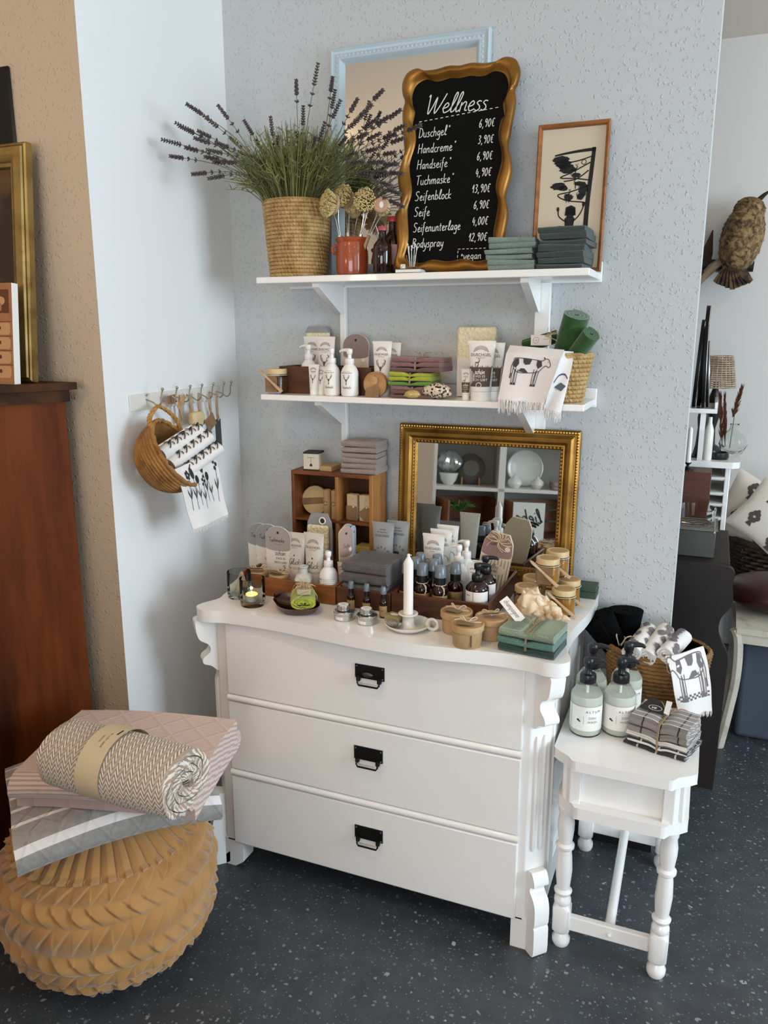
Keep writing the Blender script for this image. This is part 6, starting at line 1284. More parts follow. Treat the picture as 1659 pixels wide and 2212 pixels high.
# in the middle tray ---------------------------------------------------------
m_greyk = clothmat('grey brown waffle cloth', '#5c5252', 300, .8, '#534a4a', .003)
cloth_stack('waffle_cloth', lambda i: 'grey brown waffle cloth, %s in the stack in the middle tray' % ordn(i, 4), 'cloth', -.858, 2.022, TB, 4, .140, .140, .0305, m_greyk, -.02, 'waffle cloths in the middle tray', jit=.002, seed=9, amp=.0035)
mg = M('grey tube plastic', '#8f9294', .4)
cosm_tube('grey shower tube for gentlemen with bearded face, front one of two', (X(828, 1200, 2.135), 2.135, TB), 0, H_(828, 1128, 2.135, TB), .071, 'mann', body=mg)
cosm_tube('grey shower tube for gentlemen with bearded face, rear one of two', (X(860, 1200, 2.172), 2.172, TB), 0, H_(862, 1125, 2.172, TB), .071, 'mann', body=mg)
r = thing('cream_bowl', 'cream bowl with paper sachets standing behind the grey cloths', 'bowl', (-.728, 2.178, TB)); hh_ = H_(870, 1196, 2.178, TB)-.012
MB().lathe([(0, .002), (.03, .0005), (.032, .004), (.036, hh_*.5), (.046, hh_*.8), (.051, hh_), (.0485, hh_+.001), (.043, hh_*.82), (.032, hh_*.55), (0, hh_*.5)], 44).build('bowl', m_cream, r, angle=70)
for i, (dx, dy, rz) in enumerate(((-.010, .004, .2), (.012, -.010, -.25))):
    q = thing('paper_sachet', ('grey paper sachet standing at the back of the cream bowl', 'brown grey paper sachet standing at the front of the cream bowl')[i], 'sachet', (-.728+dx, 2.178+dy, TB+hh_*.55), rz, 'sachets in the cream bowl'); MB().prism([(-.024, 0), (.024, 0), (.026, .055), (-.022, .060)], lambda u, v: (u, -.001+v*.15, v), lambda u, v: (u, .001+v*.15, v)).build('sachet', (M('grey sachet', '#8d8a86', .6), M('brown sachet', '#6f6258', .6))[i], q); m = MB(); hand(m, 'Seife', lambda u, v: (u, -.0016+v*.15, v), 0, .034, .009, .0008, align='CENTER'); m.build('lettering', m_ink, q, smooth=False)
# in the large tray ------------------------------------------------------------
for i, (px_c, py_t, yy, lab) in enumerate(((936, 1153, 2.135, 'white shower tube, foremost of three standing in the large tray'), (952, 1143, 2.172, 'white shower tube, middle of three standing in the large tray'), (966, 1134, 2.208, 'white shower tube, rearmost of three standing in the large tray'))): cosm_tube(lab, (X(px_c, 1240, yy), yy, TB), 0, H_(px_c, py_t, yy, TB), .068, 'plain', group='white tubes in the large tray')
pump_bottle('white pump bottle in the large tray, front one of two behind the sprays', (X(990, 1260, 2.09), 2.09, TB), 0, H_(990, 1176, 2.09, TB), .027, 'white', m_plastic, m_plastic, spout=pi, nozzle=.02)
pump_bottle('white pump bottle in the large tray, rear one of two behind the sprays', (X(1006, 1260, 2.152), 2.152, TB), 0, H_(1004, 1166, 2.152, TB), .027, 'white', m_plastic, m_plastic, spout=pi, nozzle=.024)
cosm_tube('small white cream tube between the white and the dark pump bottles', (X(1020, 1260, 2.115), 2.115, TB), 0, H_(1020, 1216, 2.115, TB), .03, 'plain'); cosm_tube('second small white cream tube right behind the first', (X(1030, 1260, 2.155), 2.155, TB), 0, H_(1030, 1210, 2.155, TB), .03, 'plain')
m_dk = M('red brown glass', '#2b0d07', .06, trans=.5, coat=.4)
pump_bottle('dark brown pump bottle with white label, front one in the large tray', (X(1031, 1280, 1.99), 1.99, TB), .1, H_(1031, 1216, 1.99, TB), .0315, 'dark', m_dk, m_blackp, spout=.3)
pump_bottle('dark brown pump bottle with white label, rear one in the large tray', (X(1047, 1280, 2.058), 2.058, TB), .2, H_(1047, 1200, 2.058, TB), .0315, 'dark', m_dk, m_blackp, spout=.1)
r, fn = card_pack('beige striped packet with mauve top and raffia bow in the large tray', (-.562, 2.185, TB), .092, H_(1085, 1152, 2.185, TB), M('mauve card', '#8f716b', .7), m_stripec, kind='house', lean_=-.0, split=.66, hole=False, thick=.012); r.rotation_euler = (-.05, math.radians(9), .0); hh_ = H_(1085, 1152, 2.185, TB)
m = MB()
for k in range(9): m.ribbon([(-.040+k*.010, .004), (-.040+k*.010, hh_*.60)], .0022, fn, 0)
m2 = MB(); g_ = lambda u, v: Vector(fn(u, v))+Vector((0, -.0004, 0))
m2.flat(ellipse(0, hh_*.42, .036, .016, 20), g_, 0); h2 = lambda u, v: Vector(fn(u, v))+Vector((0, -.0008, 0))
hand(m2, 'Alles', h2, -.002, hh_*.43, .014, .0011, 1, slant=.3, align='CENTER'); put_typed(m2, 'LIEBE', h2, 0, hh_*.37, .012, 1); m2.flat(ellipse(.030, hh_*.78, .008, .008, 16), h2, 0); hand(m2, 'Tuch', h2, -.016, hh_*.80, .010, .0009, 1, slant=.2, align='CENTER')
m.build('stripes', m_inkg, r, smooth=False); m2.build('print', [m_stripec, m_ink], r, smooth=False)
m = MB(); random.seed(4)
for k in range(16): a = random.uniform(0, 2*pi); m.tube(cat([(0, -.008, hh_*.88), (.02*cos(a), -.014, hh_*.88+.016*sin(a)), (.04*cos(a+.4), -.012, hh_*.86+.03*sin(a+.4))], k=4), .0010, 5)
for q in (-1, 1): m.tube(cat([(0, -.008, hh_*.88), (.022*q, -.012, hh_*.95), (.036*q, -.010, hh_*.90), (.012*q, -.010, hh_*.86), (0, -.008, hh_*.88)], k=4), .0013, 5)
m.build('raffia_bow', m_raffia, r)
# ================================================================== CRATE
cr = thing('wooden_crate', 'brown wooden compartment crate standing on the chest against the wall', 'crate', (-1.093, 2.28, CT)); x0, x1, y0, y1 = -1.236, -.950, 2.222, 2.338; zt = 1.163; zm = 1.008; xd = -1.075
mw_ = wood('cherry crate wood', '#7d4522', '#5f3116', (3, 14, 3)); mwl = wood('light crate side', '#a8743f', '#8a5a2c', (12, 12, 2))
for nm, a, mt in (('side_panel', (x0, x0+.010, y0, y1, CT, zt), mw_), ('side_panel', (x1-.012, x1, y0, y1, CT, zt), mwl), ('top_panel', (x0+.010, x1-.012, y0, y1, zt-.012, zt), mw_), ('base_panel', (x0+.010, x1-.012, y0, y1, CT, CT+.010), mw_), ('middle_shelf', (x0+.010, x1-.012, y0+.002, y1, zm-.008, zm), mw_), ('divider', (xd-.005, xd+.005, y0+.001, y1, CT+.010, zm-.008), mwl), ('divider', (xd-.005, xd+.005, y0+.001, y1, zm, zt-.012), mwl), ('back_panel', (x0+.010, x1-.012, y1-.006, y1, CT+.01, zt-.012), m_trayd)): put(MB().box(*a), cr, nm, mt, bevel=.0012)
r = thing('candle_carton', 'black and cream carton standing on top of the wooden crate', 'box', (X(678, 1000, 2.262), 2.262, zt), .12); MB().box(-.026, .026, -.026, .026, .004, .054).build('carton', M('cream carton', '#c9c0ae', .7), r, bevel=.001); MB().box(-.0265, .0265, -.0265, .0265, .054, .060).box(-.0265, .0265, -.0265, .0265, 0, .004).build('lid', m_ink, r, bevel=.001)
m = MB(); f_ = lambda u, v: (u, -.0264, v); m.ribbon([(-.012, .042), (.012, .042)], .001, f_); m.ribbon([(0, .042), (0, .022)], .0008, f_); m.flat([(-.005, .014), (.005, .014), (.003, .022), (-.003, .022)], f_); m.build('print', m_ink, r, smooth=False)
r = thing('kraft_carton', 'small flat kraft carton lying on the crate beside the black carton', 'box', (X(711, 1000, 2.275), 2.275, zt), -.1); MB().box(-.026, .026, -.03, .03, 0, .016).build('carton', M('tan carton', '#b5956d', .75), r, bevel=.001)
m_taup = clothmat('taupe cloth', '#9c8c83', 330, .5, '#90817a')
cloth_stack('folded_cloth', lambda i: 'taupe folded cloth, %s in the stack on the wooden crate' % ordn(i, 6), 'cloth', (X(735, 1000, 2.235)+X(815, 1000, 2.235))/2, 2.282, zt, 6, SZ((-1, 2.235, zt), 82), .10, (H_(780, 955, 2.235, zt))/6, m_taup, .03, 'taupe cloths on the crate', jit=.003, seed=12)
r = thing('wooden_disc', 'round pale wooden disc with kraft band leaning in the crate', 'disc', (-1.180, 2.283, zm)); Rx2 = Matrix.Rotation(pi/2-.10, 3, 'X'); MB().lathe([(0, -.006), (.046, -.006), (.048, -.004), (.048, .004), (.046, .006), (0, .006)], 40, (0, 0, .0485), Rx2).build('disc', M('pale disc', '#c3aa80', .7), r); MB().add([Rx2 @ Vector(p_)+Vector((0, 0, .0485)) for p_ in ((-.044, -.019, .0066), (.044, -.006, .0066), (.047, .014, .0066), (-.046, .004, .0066))], [(0, 1, 2, 3)]).build('kraft_band', m_kraftd, r)
for i, x in enumerate((-1.122, -1.094)):
    r = thing('soap_roll', ('kraft paper tube in the crate, left one beside the pale disc', 'kraft paper tube in the crate, right one by the divider')[i], 'tube', (x, 2.252, zm), 0, 'kraft tubes in the crate'); MB().lathe([(0, 0), (.0125, 0), (.0125, .093), (.0115, .094), (.0105, .090), (0, .090)], 28).build('tube', m_kraft, r, angle=40); m = MB(); fn = lambda u, v: (.0128*sin(u/.0128), -.0128*cos(u/.0128), v)
    hand(m, 'C', fn, 0, .045, .016, .0016) if 'C' in H else m.ribbon([(.006, .052), (-.002, .058), (-.007, .050), (-.001, .044), (.006, .048)], .002, fn)
    for z in (.075, .066, .036): m.ribbon([(-.012, z), (.012, z)], .0012, fn)
    m.build('print', m_inkb, r, smooth=False)
for i, x in enumerate((-1.033, -.990)):
    r = thing('wrapped_soap', ('speckled soap slab with kraft tag, left one in the right compartment', 'speckled soap slab with slanted kraft tag, right one in the compartment')[i], 'soap', (x, 2.262, zm), (-.1, .08)[i], 'wrapped soaps in the crate'); MB().box(-.019, .019, -.012, .012, 0, .085).build('soap', M('speckled soap', '#c4b191', .8, var=(70, '#a98f67', .55, .7)), r, bevel=.003)
    g_ = MB().box(-.019, .019, -.0006, .0006, -.022, .022); g_.xf(Matrix.Translation((.0 if i == 0 else .006, -.0145, .026 if i == 0 else .022)) @ Matrix.Rotation(0 if i == 0 else -.7, 4, 'Y')); g_.build('kraft_tag', m_kraftd, r); m = MB().tube([(-.0195, -.0125, .045), (.0195, -.0125, .045)], .001, 5).tube([(0, -.0125, .086), (0, -.0128, .04)], .001, 5); m.ball((.008, -.016, .046), .004, .003, .004); m.build('string', m_twine, r)
for i, (x, z, w_, h_, c_) in enumerate(((-.992, CT+.070, .028, .020, '#b9a75c'), (-.998, CT+.0105, .030, .059, '#8f6a3c'))):
    r = thing('soap_carton', ('flat yellowish carton on top of the brown carton inside the crate', 'brown carton with pale emblem standing in the lower crate compartment')[i], 'box', (x, 2.270, z)); MB().box(-w_, w_, -.025, .025, 0, h_).build('carton', M('carton %d' % i, c_, .7), r, bevel=.001)
    if i: MB().flat(ellipse(0, .032, .015, .014, 20), lambda u, v: (u, -.0254, v)).build('emblem', M('pale emblem', '#c9b98a', .7), r)
# ================================================================== OPPOSITE SHELF (seen in the gilt mirror)
R0 = Matrix.Rotation(-math.radians(2.9), 3, 'X'); mn = R0 @ Vector((0, -1, 0)); mp_ = gm.location+R0 @ Vector((0, -.006, 0))
def refl(v): return v-mn*(2*(v-mp_).dot(mn))
def rray(px, py): d = FW+RT*((px-829.5)/1714)-UP*((py-1106)/1714); o = refl(EYE); e = refl(EYE+d); return o, e-o
o, d = rray(1083, 1056); tv = (P(1083, 1056, y=4.7)-EYE).length/(FW+RT*((1083-829.5)/1714)-UP*((1056-1106)/1714)).length; Rd = o+d*tv
o2, d2 = rray(942, 1050); Rl = o2+d2*((Rd.z-o2.z)/d2.z)
o3, d3 = rray(1090, 960); k_ = ((Rd-o3).x*d3.x+(Rd-o3).y*d3.y)/(d3.x**2+d3.y**2); zT = (o3+d3*k_).z
ue = Vector((Rl.x-Rd.x, Rl.y-Rd.y, 0)); cw_ = ue.length; ue.normalize(); dn = Vector((mp_.x-Rd.x, mp_.y-Rd.y, 0)); be = Vector((-ue.y, ue.x, 0)); be = -be if be.dot(dn) > 0 else be   # be points into the shelf
def SH(u, b_, z): return Vector((Rd.x, Rd.y, 0))+ue*u+be*b_+Vector((0, 0, z))
osd = thing('shelf_unit', 'white shelf unit with dishes seen in the gold mirror', 'shelf', SH(0, .15, 0)); m_shw = M('white shelf laminate', '#dcdad4', .5)
def sbox(root, nm, u0, u1, b0, b1, z0, z1, mt, bev=.001):
    vs = [SH(u, b_, z) for z in (z0, z1) for b_ in (b0, b1) for u in (u0, u1)]; m = MB().add(vs, [(0, 2, 3, 1), (4, 5, 7, 6), (0, 1, 5, 4), (2, 6, 7, 3), (0, 4, 6, 2), (1, 3, 7, 5)]); return put(m, root, nm, mt, bevel=bev)
zB = Rd.z; th = .02
for nm, a in (('side_panel', (cw_, cw_+th, 0, .34, 0, zT+th)), ('divider', (-th, th, .002, .34, .3, zT)), ('side_panel', (-cw_*1.5-th, -cw_*1.5, 0, .34, 0, zT+th)), ('top_board', (-cw_*1.5, cw_, 0, .34, zT, zT+th)), ('middle_board', (-cw_*1.5, cw_, .002, .34, zB-th, zB)), ('lower_board', (-cw_*1.5, cw_, .002, .34, zB-.322, zB-.302)), ('back_panel', (-cw_*1.5, cw_, .34, .35, .0, zT+th))): sbox(osd, nm, *a, m_shw)
def sth(nm, lab, cat_, u, b_, z): return thing(nm, lab, cat_, SH(u, b_, z), math.atan2(ue.y, ue.x))
m_stone = M('grey stoneware', '#7d7a74', .4); ch_ = zT-zB
r = sth('white_plate', 'large white plate upright in the mirrored shelf compartment', 'plate', -cw_*.42, .24, zB); Rp = Matrix.Rotation(pi/2*.92, 3, 'X'); MB().lathe([(0, 0), (.09, 0), (ch_*.40, .012), (ch_*.42, .014), (ch_*.40, .016), (.09, .005), (0, .005)], 48, (0, 0, ch_*.43), Rp).build('plate', m_cream, r)
for u, s_, lab in ((-.075, .045, 'small round white vase on the left of the mirrored plate'), (-.19, .042, 'small round cream vase before the mirrored plate')):
    r = sth('round_vase', lab, 'vase', u*cw_/.33, .10, zB); MB().lathe([(0, 0), (s_*.6, 0), (s_, s_*.6), (s_*.9, s_*1.1), (s_*.3, s_*1.6), (s_*.16, s_*1.75), (s_*.2, s_*1.9), (0, s_*1.85)], 32).build('body', m_cream, r)
r = sth('grey_bowl', 'grey stoneware bowl upright on a stand in the mirrored shelf', 'bowl', cw_*.45, .2, zB); MB().lathe([(0, .03), (.05, .025), (ch_*.33, -.01), (ch_*.35, -.014), (ch_*.32, -.006), (.05, .032), (0, .036)], 48, (0, 0, ch_*.38), Rp).build('bowl', m_stone, r); MB().box(-.06, -.05, -.04, .06, 0, .05).box(.05, .06, -.04, .06, 0, .05).build('stand', m_pine, r)
r = sth('white_bowl', 'white bowl under a foil wrap in the mirrored shelf', 'bowl', cw_*.80, .16, zB); MB().lathe([(0, 0), (.03, 0), (.05, .03), (.062, .075), (.058, .075), (.045, .03), (0, .012)], 36).build('bowl', m_cream, r)
m = MB(); random.seed(9); m.grid(lambda u, v: Vector(((.02+.055*sin(pi*v)**.7)*cos(2*pi*u)*(1+.14*sin(u*44+v*9)), (.02+.055*sin(pi*v)**.7)*sin(2*pi*u)*(1+.14*cos(u*38)), .076+.14*v)), 40, 12, cu=True)
r = sth('foil_parcel', 'crinkled foil parcel standing on the mirrored white bowl', 'parcel', cw_*.80, .16, zB+.001); m.build('foil', M('crinkled foil', '#b9b9b5', .18, metal=.6), r, angle=10)
r = sth('folded_napkins', 'folded beige napkins at the end of the mirrored shelf', 'napkins', -cw_*1.05, .1, zB); folded(.2, .18, 4, .012).build('napkin', m_taup, r)
for i, (u0, u1) in enumerate(((.032, cw_-.012), (-cw_*1.3, -.032))):
    c_ = sth('slatted_crate', ('brown slatted crate with greenery under the mirrored bowl', 'brown slatted crate under the mirrored plate')[i], 'crate', (u0+u1)/2, .12, zB-.30)
    for k in range(3): sbox(c_, 'slat', u0, u1, .01, .02, zB-.29+.075*k, zB-.23+.075*k, m_tray)
    for uu in (u0, u1-.012): sbox(c_, 'end_panel', uu, uu+.012, .02, .28, zB-.30, zB-.075, m_tray)
    sbox(c_, 'base', u0+.012, u1-.012, .02, .28, zB-.30, zB-.288, m_trayd)
r = sth('green_sprig', 'green leafy sprig lying on the mirrored crate', 'greenery', cw_*.62, .03, zB-.11); m = MB()
for k in range(26): a = k*2.4; m.tube([(0, 0, -.05), (.05*cos(a), .03*sin(a), .01+.02*sin(k)), (.1*cos(a), .06*sin(a), .0+.015*sin(k*3))], [.003, .006, .001], 5, flat=.3)
m.build('leaves', M('fresh leaf', '#3f6a33', .6), r)
r = sth('lettered_sign', 'white sign with black brush lettering standing before the mirrored crates', 'sign', -cw_*.40, -.12, zB-.30); MB().box(-.095, .095, 0, .008, 0, .235).build('board', m_label, r); m = MB(); hand(m, 'liebe', lambda u, v: (u, -.0006, v), -.085, .11, .085, .009, slant=.25, gap=.1); m.build('lettering', m_ink, r, smooth=False)
st_ = sth('display_table', 'low white table in front of the mirrored shelf', 'table', 0, -.12, 0); sbox(st_, 'table_top', -cw_*1.3, cw_*.9, -.22, -.065, zB-.33, zB-.302, m_shw)
for u in (-cw_*1.25, cw_*.84):
    for b_ in (-.21, -.10): sbox(st_, 'leg', u, u+.03, b_, b_+.03, 0, zB-.33, m_shw)
# ================================================================== ON THE SIDE TABLE
m_sbot = glass('soap bottle plastic', '#f4f8f4', .03, 1.12); m_liq = M('pale soap', '#eff1e6', .15, trans=.3, ior=1.2)
gb = 'clear pump bottles of dish soap'
for px_c, dx, lab, rz in ((1258, (0, .041), 'clear pump bottle of soap with white label, front left on the side table', .05), (1326, (.004, .043), 'clear pump bottle of soap with white label, front right beside the plaid cloths', .0)):
    p = P(px_c, 1595, z=ST); pump_bottle(lab, (p.x+dx[0], p.y+dx[1], ST), rz, .202, .040, 'soap', m_sbot, m_blackp, gb, liquid=m_liq, spout=.25, nozzle=.036)
for x, y, lab in ((-.232, 2.012, 'clear pump bottle of soap, rear left on the side table'), (-.146, 2.058, 'clear pump bottle of soap, rear right against the seagrass basket')): pump_bottle(lab, (x, y, ST), .1, .205, .040, 'soap', m_sbot, m_blackp, gb, liquid=m_liq, spout=.25, nozzle=.036)
m_seag = M('dark seagrass', '#96703f', .8, var=(26, '#6c4c28', .35, .65), bump=('noise', 120, .5, .003))
kb_ = coil_basket('seagrass_basket', 'oval seagrass basket holding black rolls and cow towels on the side table', 'basket', (-.082, 2.232, ST), .098, .112, .140, 12, m_seag, twist=40)
kb_.scale = (1.27, 1, 1)
m_blk = M('black towelling', '#060607', 1, spec=.1)
for a, b_, ya, yb, R_, lab in (((1348, 1425), (1296, 1338), 2.235, 2.215, .043, 'black towel roll tied with cord, leaning left in the seagrass basket'), ((1350, 1412), (1353, 1325), 2.285, 2.29, .044, 'black towel roll standing behind the tied one in the seagrass basket')):
    A_, B_ = P(*a, y=ya), P(*b_, y=yb); dv = B_-A_; q = dv.to_track_quat('X', 'Z').to_matrix(); r = thing('black_towel_roll', lab, 'towel', (A_+B_)/2, 0, 'black towel rolls'); ln_ = dv.length+.02
    cen = spiral(.005, R_, 3.0, 20); tt = (R_-.005)/3*.86
    ribbon_solid(cen, tt, lambda u, v, s: q @ Vector(((s-.5)*ln_, u*(.62+.38*s**.8+.15*s*s), v*(.62+.38*s**.8+.15*s*s))), 10).build('roll', m_blk, r, angle=60)
    if R_ < .0435:
        m = MB().tube([q @ Vector((-.012, .034*cos(i*.3), .034*sin(i*.3))) for i in range(22)], .0022, 6, closed=True)
        for z in (-1, 1): m.tube(cat([tuple(q @ Vector((-.012, 0, 0))+Vector((.02, -.034, 0))), tuple(q @ Vector((0, 0, 0))+Vector((.028+.012*z, -.040, .025))), tuple(q @ Vector((0, 0, 0))+Vector((.035+.02*z, -.036, .032)))], k=4), .0018, 6)
        m.build('cord', m_twine, r)
m_cowp = M('grey cow print', '#6a6567', .85)
gc_ = 'rolled cow towels in the seagrass basket'
for i, (a, b_, lab) in enumerate((((1366, 1408), (1402, 1362), 'white towel roll with grey cow print, left one beside the black rolls'), ((1397, 1418), (1436, 1362), 'white towel roll with grey cow print, middle of the three'), ((1436, 1414), (1474, 1376), 'white towel roll with grey cow print, right one beside the hanging towel'))):
    A_, B_ = P(*a, y=2.125), P(*b_, y=2.27); dv = B_-A_; ln_ = dv.length+.01; q = dv.to_track_quat('X', 'Z').to_matrix(); r = thing('rolled_towel', lab, 'towel', (A_+B_)/2, 0, gc_)
    rolled(ln_, .0255, .004, 3.0, nx=6, squash=.92, bulge=.05, amp=.002).xf(q.to_4x4()).build('roll', m_towel, r, angle=60); random.seed(i+30)
    m = MB(); fn = lambda u, v: q @ Vector(((u-.5)*ln_, .0275*sin(v), .0275*.95*cos(v)))
    for k in range(7): m.flat(blob(.12+.13*k, random.uniform(-1.2, 1.2), .075, .42, 12, .5), fn)
    m.build('cow_print', m_cowp, r)
cs = (P(1437, 1418, y=2.098), P(1522, 1398, y=2.175), P(1462, 1546, y=2.075), P(1537, 1535, y=2.135))
ov2 = Vector((.45, -.9, .0)); r, fn = drape('cow_towel', 'white fringed towel with grey cows hanging over the front of the seagrass basket', cs, ov2, lambda u, v: .010*sin(u*5+.6)*(.3+v*.7)-.03*max(0, .2-v)**1.3*4+.004*sin(v*7+u*4)+.014, P(1490, 1475, y=2.09), m_towel)
m = MB(); cow(m, lambda a, b_: fn(.5+a, 1-b_, .0012), -.02, .70, .95, 0, 0, -1)
for i in range(14):
    for j in range(3):
        if (i+j) % 2: m.flat([(.05+.065*i, .27+.03*j), (.11+.065*i, .27+.03*j), (.11+.065*i, .30+.03*j), (.05+.065*i, .30+.03*j)], lambda a, b_: fn(a, 1-b_, .0012))
m.build('cow_print', m_cowp, r, smooth=False); m = MB(); fringe(m, [fn(i/10, .985+.02*sin(i*2.2)) for i in range(11)], (0, -.05, -1), .016, .0010, n=50, rnd=.5); m.build('fringe', m_towel, r)
def plaid(dark):
    def f(t, u, v):
        a = t.math('LESS_THAN', t.math('FRACT', t.math('ADD', t.math('MULTIPLY', u, 3.2), .3)), .09); w = t.math('LESS_THAN', t.math('FRACT', t.math('MULTIPLY', v, 46.0)), .14)
        fi = t.math('LESS_THAN', t.math('FRACT', t.math('MULTIPLY', u, 60)), .5); b0 = mixc(t, fi, '#8f8781' if not dark else '#2c2c31', '#77716d' if not dark else '#26262b')
        return mixc(t, w, mixc(t, a, b0, '#26242a' if not dark else '#b9b4ae'), '#d8d2cb'), None
    return f
m_pl, m_pd = uvmat('grey plaid cloth', plaid(False)), uvmat('dark plaid cloth', plaid(True))
p = P(1432, 1632, z=ST); r = thing('plaid_cloths', 'grey plaid cloths tied in a bundle on the front of the side table', 'cloths', (p.x-.004, p.y+.060, ST), math.radians(-16)); z = 0
for i, (mt, t_, w_) in enumerate(((m_pd, .0115, .150), (m_pd, .011, .144), (m_pl, .0155, .148), (m_pl, .0165, .143), (m_pl, .0255, .140))):
    o = folded(w_, .115-.003*i, 3 if i > 1 else 2, t_/(3 if i > 1 else 2)*.97, nx=22, amp=.0032, ph=i*1.9, sag=lambda q: -.006*math.exp(-((q.x-.005)/.014)**2)).build('plaid_cloth', mt, r, angle=70); o.location = (0, 0, z); o.rotation_euler = (0, 0, (-.03, .05, -.02, .03, 0)[i]); z += t_
m = MB()
for q in (-.0015, .0015): m.tube([(.005+q, -.060, .005), (.005+q, -.062, .04), (.005+q, -.057, z-.006), (.005+q, 0, z-.001), (.005+q, .056, z-.006)], .0013, 6)
for a in (.6, 2.3): m.tube(cat([(.005, .0, z), (.005+.03*cos(a), .03*sin(a), z+.016), (.005+.05*cos(a), .05*sin(a), z+.01)], k=4), .0012, 5)
m.build('string', m_jute, r)
MB().prism([(-.062, .0), (.0, -.006), (-.004, .045), (-.052, .05)], lambda u, v: (u, v-.01, z+.004+v*.18), lambda u, v: (u, v-.01, z+.0052+v*.18)).build('black_card', m_ink, r); tf = lambda u, v: (u, v-.01, z+.0057+v*.18)
m = MB(); m.ribbon(ellipse(-.026, .012, .016, .010, 22)+[(-.010, .012)], .0014, tf); hand(m, 've', tf, -.035, .008, .014, .0016, slant=.2); m.build('print', m_inkw, r, smooth=False)
MB().prism([(0, 0), (.014, -.004), (.004, .05), (-.010, .05)], lambda u, v: (u, v-.014, z+.008+v*.2), lambda u, v: (u, v-.014, z+.009+v*.2)).build('paper_tag', m_label, r)
# ================================================================== THE FAR ROOM
m_dark = M('dark stained bench', '#1f1611', .6, var=(8, '#15100c', .35, .65), stretch=(1, 1, .2))
yb = 2.80
side = [(1538, 1716), (1552, 1600), (1567, 1471), (1572, 1420), (1558, 1385), (1552, 1362), (1558, 1335), (1580, 1312), (1584, 1300), (1583, 1262), (1588, 1246), (1584, 1232), (1572, 1225), (1540, 1219), (1480, 1211), (1440, 1208)]
pts = [(P(a, b_, y=yb).x, P(a, b_, y=yb).z) for a, b_ in side]; pts[0] = (pts[0][0], 0)
pts = [(pts[0][0], 0)]+cat(pts[1:], k=3)+[(-.35, pts[-1][1]), (-.35, 0)]
dc = thing('dark_cabinet', 'dark brown cabinet with curved side panel beyond the wall end', 'cabinet', (-.05, 3.0, 0))
put(MB().prism(pts, lambda u, v: (u, yb, v), lambda u, v: (u, yb+.03, v)), dc, 'curved_side_panel', m_dark, bevel=.003); zc = pts[-2][1]
put(MB().box(-.35, .085, yb+.03, yb+.5, .04, zc-.02), dc, 'body', m_dark); put(MB().box(-.35, .105, yb+.03, yb+.52, zc-.02, zc), dc, 'top', m_dark, bevel=.003)
def at(px, py, y): return P(px, py, y=y)
r = thing('wire_rack_box', 'grey metal box with a wire rack on top of the dark cabinet', 'box', (.0, 2.93, zc)); x1 = at(1546, 1160, 2.87).x; zt_ = at(1546, 1150, 2.87).z
put(MB().box(-.16, x1, 2.87, 3.05, zc+.0005, zt_), r, 'metal_box', M('grey zinc', '#4b4c48', .45, metal=.5), bevel=.002)
m = MB()
for i in range(11): m.tube([(-.18, 2.86+.02*i, zt_+.006), (x1+.006, 2.86+.02*i, zt_+.006)], .0022, 6)
for x in (-.1, x1-.005): m.tube([(x, 2.855, zt_+.002), (x, 3.065, zt_+.002)], .003, 6)
put(m, r, 'wire_rack', m_steel)
gz = zt_+.0085
r = thing('glass_dish', 'round glass dish standing on the wire rack', 'dish', (at(1500, 1090, 2.96).x, 2.965, gz)); MB().lathe([(0, 0), (.05, 0), (.07, .01), (.075, .055), (.072, .055), (.066, .012), (0, .006)], 40).build('glass', m_clear, r, angle=60)
xq = at(1536, 1040, 3.16).x; z0_, z1_ = at(1536, 1080, 3.16).z, at(1536, 1022, 3.16).z
r = thing('wooden_stand', 'reddish brown wooden box behind the glass dish', 'box', (xq-.1, 3.24, zc)); put(MB().box(xq-.22, xq, 3.16, 3.29, zc+.0005, z1_), r, 'box', wood('mahogany', '#5a2c15', '#44200e', (3, 3, 14)), bevel=.002)
r = thing('taper_candle', 'white taper candle in a small dark holder beyond the wall end', 'candle', (at(1487, 990, 3.2).x, 3.2, z1_)); MB().lathe([(.02, 0), (.02, .004), (.006, .01), (.005, .02), (.012, .026), (.012, .03), (0, .03)], 20).build('holder', m_black, r); MB().lathe([(.0095, .03), (.008, .155), (.002, .165), (0, .166)], 16).build('wax', MATS['white wax'], r)
# white desk with wall shelf
yd = 3.42; zd = at(1590, 1000, yd).z; xr = at(1602, 992, yd).x
dk = thing('white_desk', 'white desk with pigeonholes beyond the wall end', 'desk', (-.1, yd+.15, 0)); o = [(-.4, yd), (xr-.03, yd), (xr-.006, yd+.02), (xr, yd+.06), (xr-.005, yd+.33), (-.4, yd+.33)]
put(MB().prism(o, lambda x, y: (x, y, zd-.025), lambda x, y: (x, y, zd)), dk, 'desk_top', m_gloss, bevel=.006)
xs = at(1570, 1100, yd+.03).x; put(MB().box(xs-.02, xs, yd+.03, yd+.31, 0, zd-.025), dk, 'side_panel', m_gloss, bevel=.003); put(MB().box(-.4, xs-.02, yd+.29, yd+.31, 0, zd-.025), dk, 'back_panel', m_gloss)
for i, py in enumerate((1035, 1068, 1092, 1122)):
    z = at(1555, py, yd+.02).z; q = thing('paper_stack', ('stack of papers in the top desk pigeonhole', 'stack of papers in the second desk pigeonhole', 'stack of papers in the third desk pigeonhole', 'stack of papers in the lowest desk pigeonhole')[i], 'papers', (xs-.08, yd+.12, z), .1, 'papers in the desk'); MB().box(-.055, .055, -.11, .1, .0005, .008).build('sheets', m_label, q)
    put(MB().box(-.4, xs-.02, yd+.035, yd+.29, z-.008, z), dk, 'pigeonhole_board', m_gloss)
ysh = 3.40; zs_ = at(1520, 893, ysh).z; xsr = at(1550, 885, ysh).x
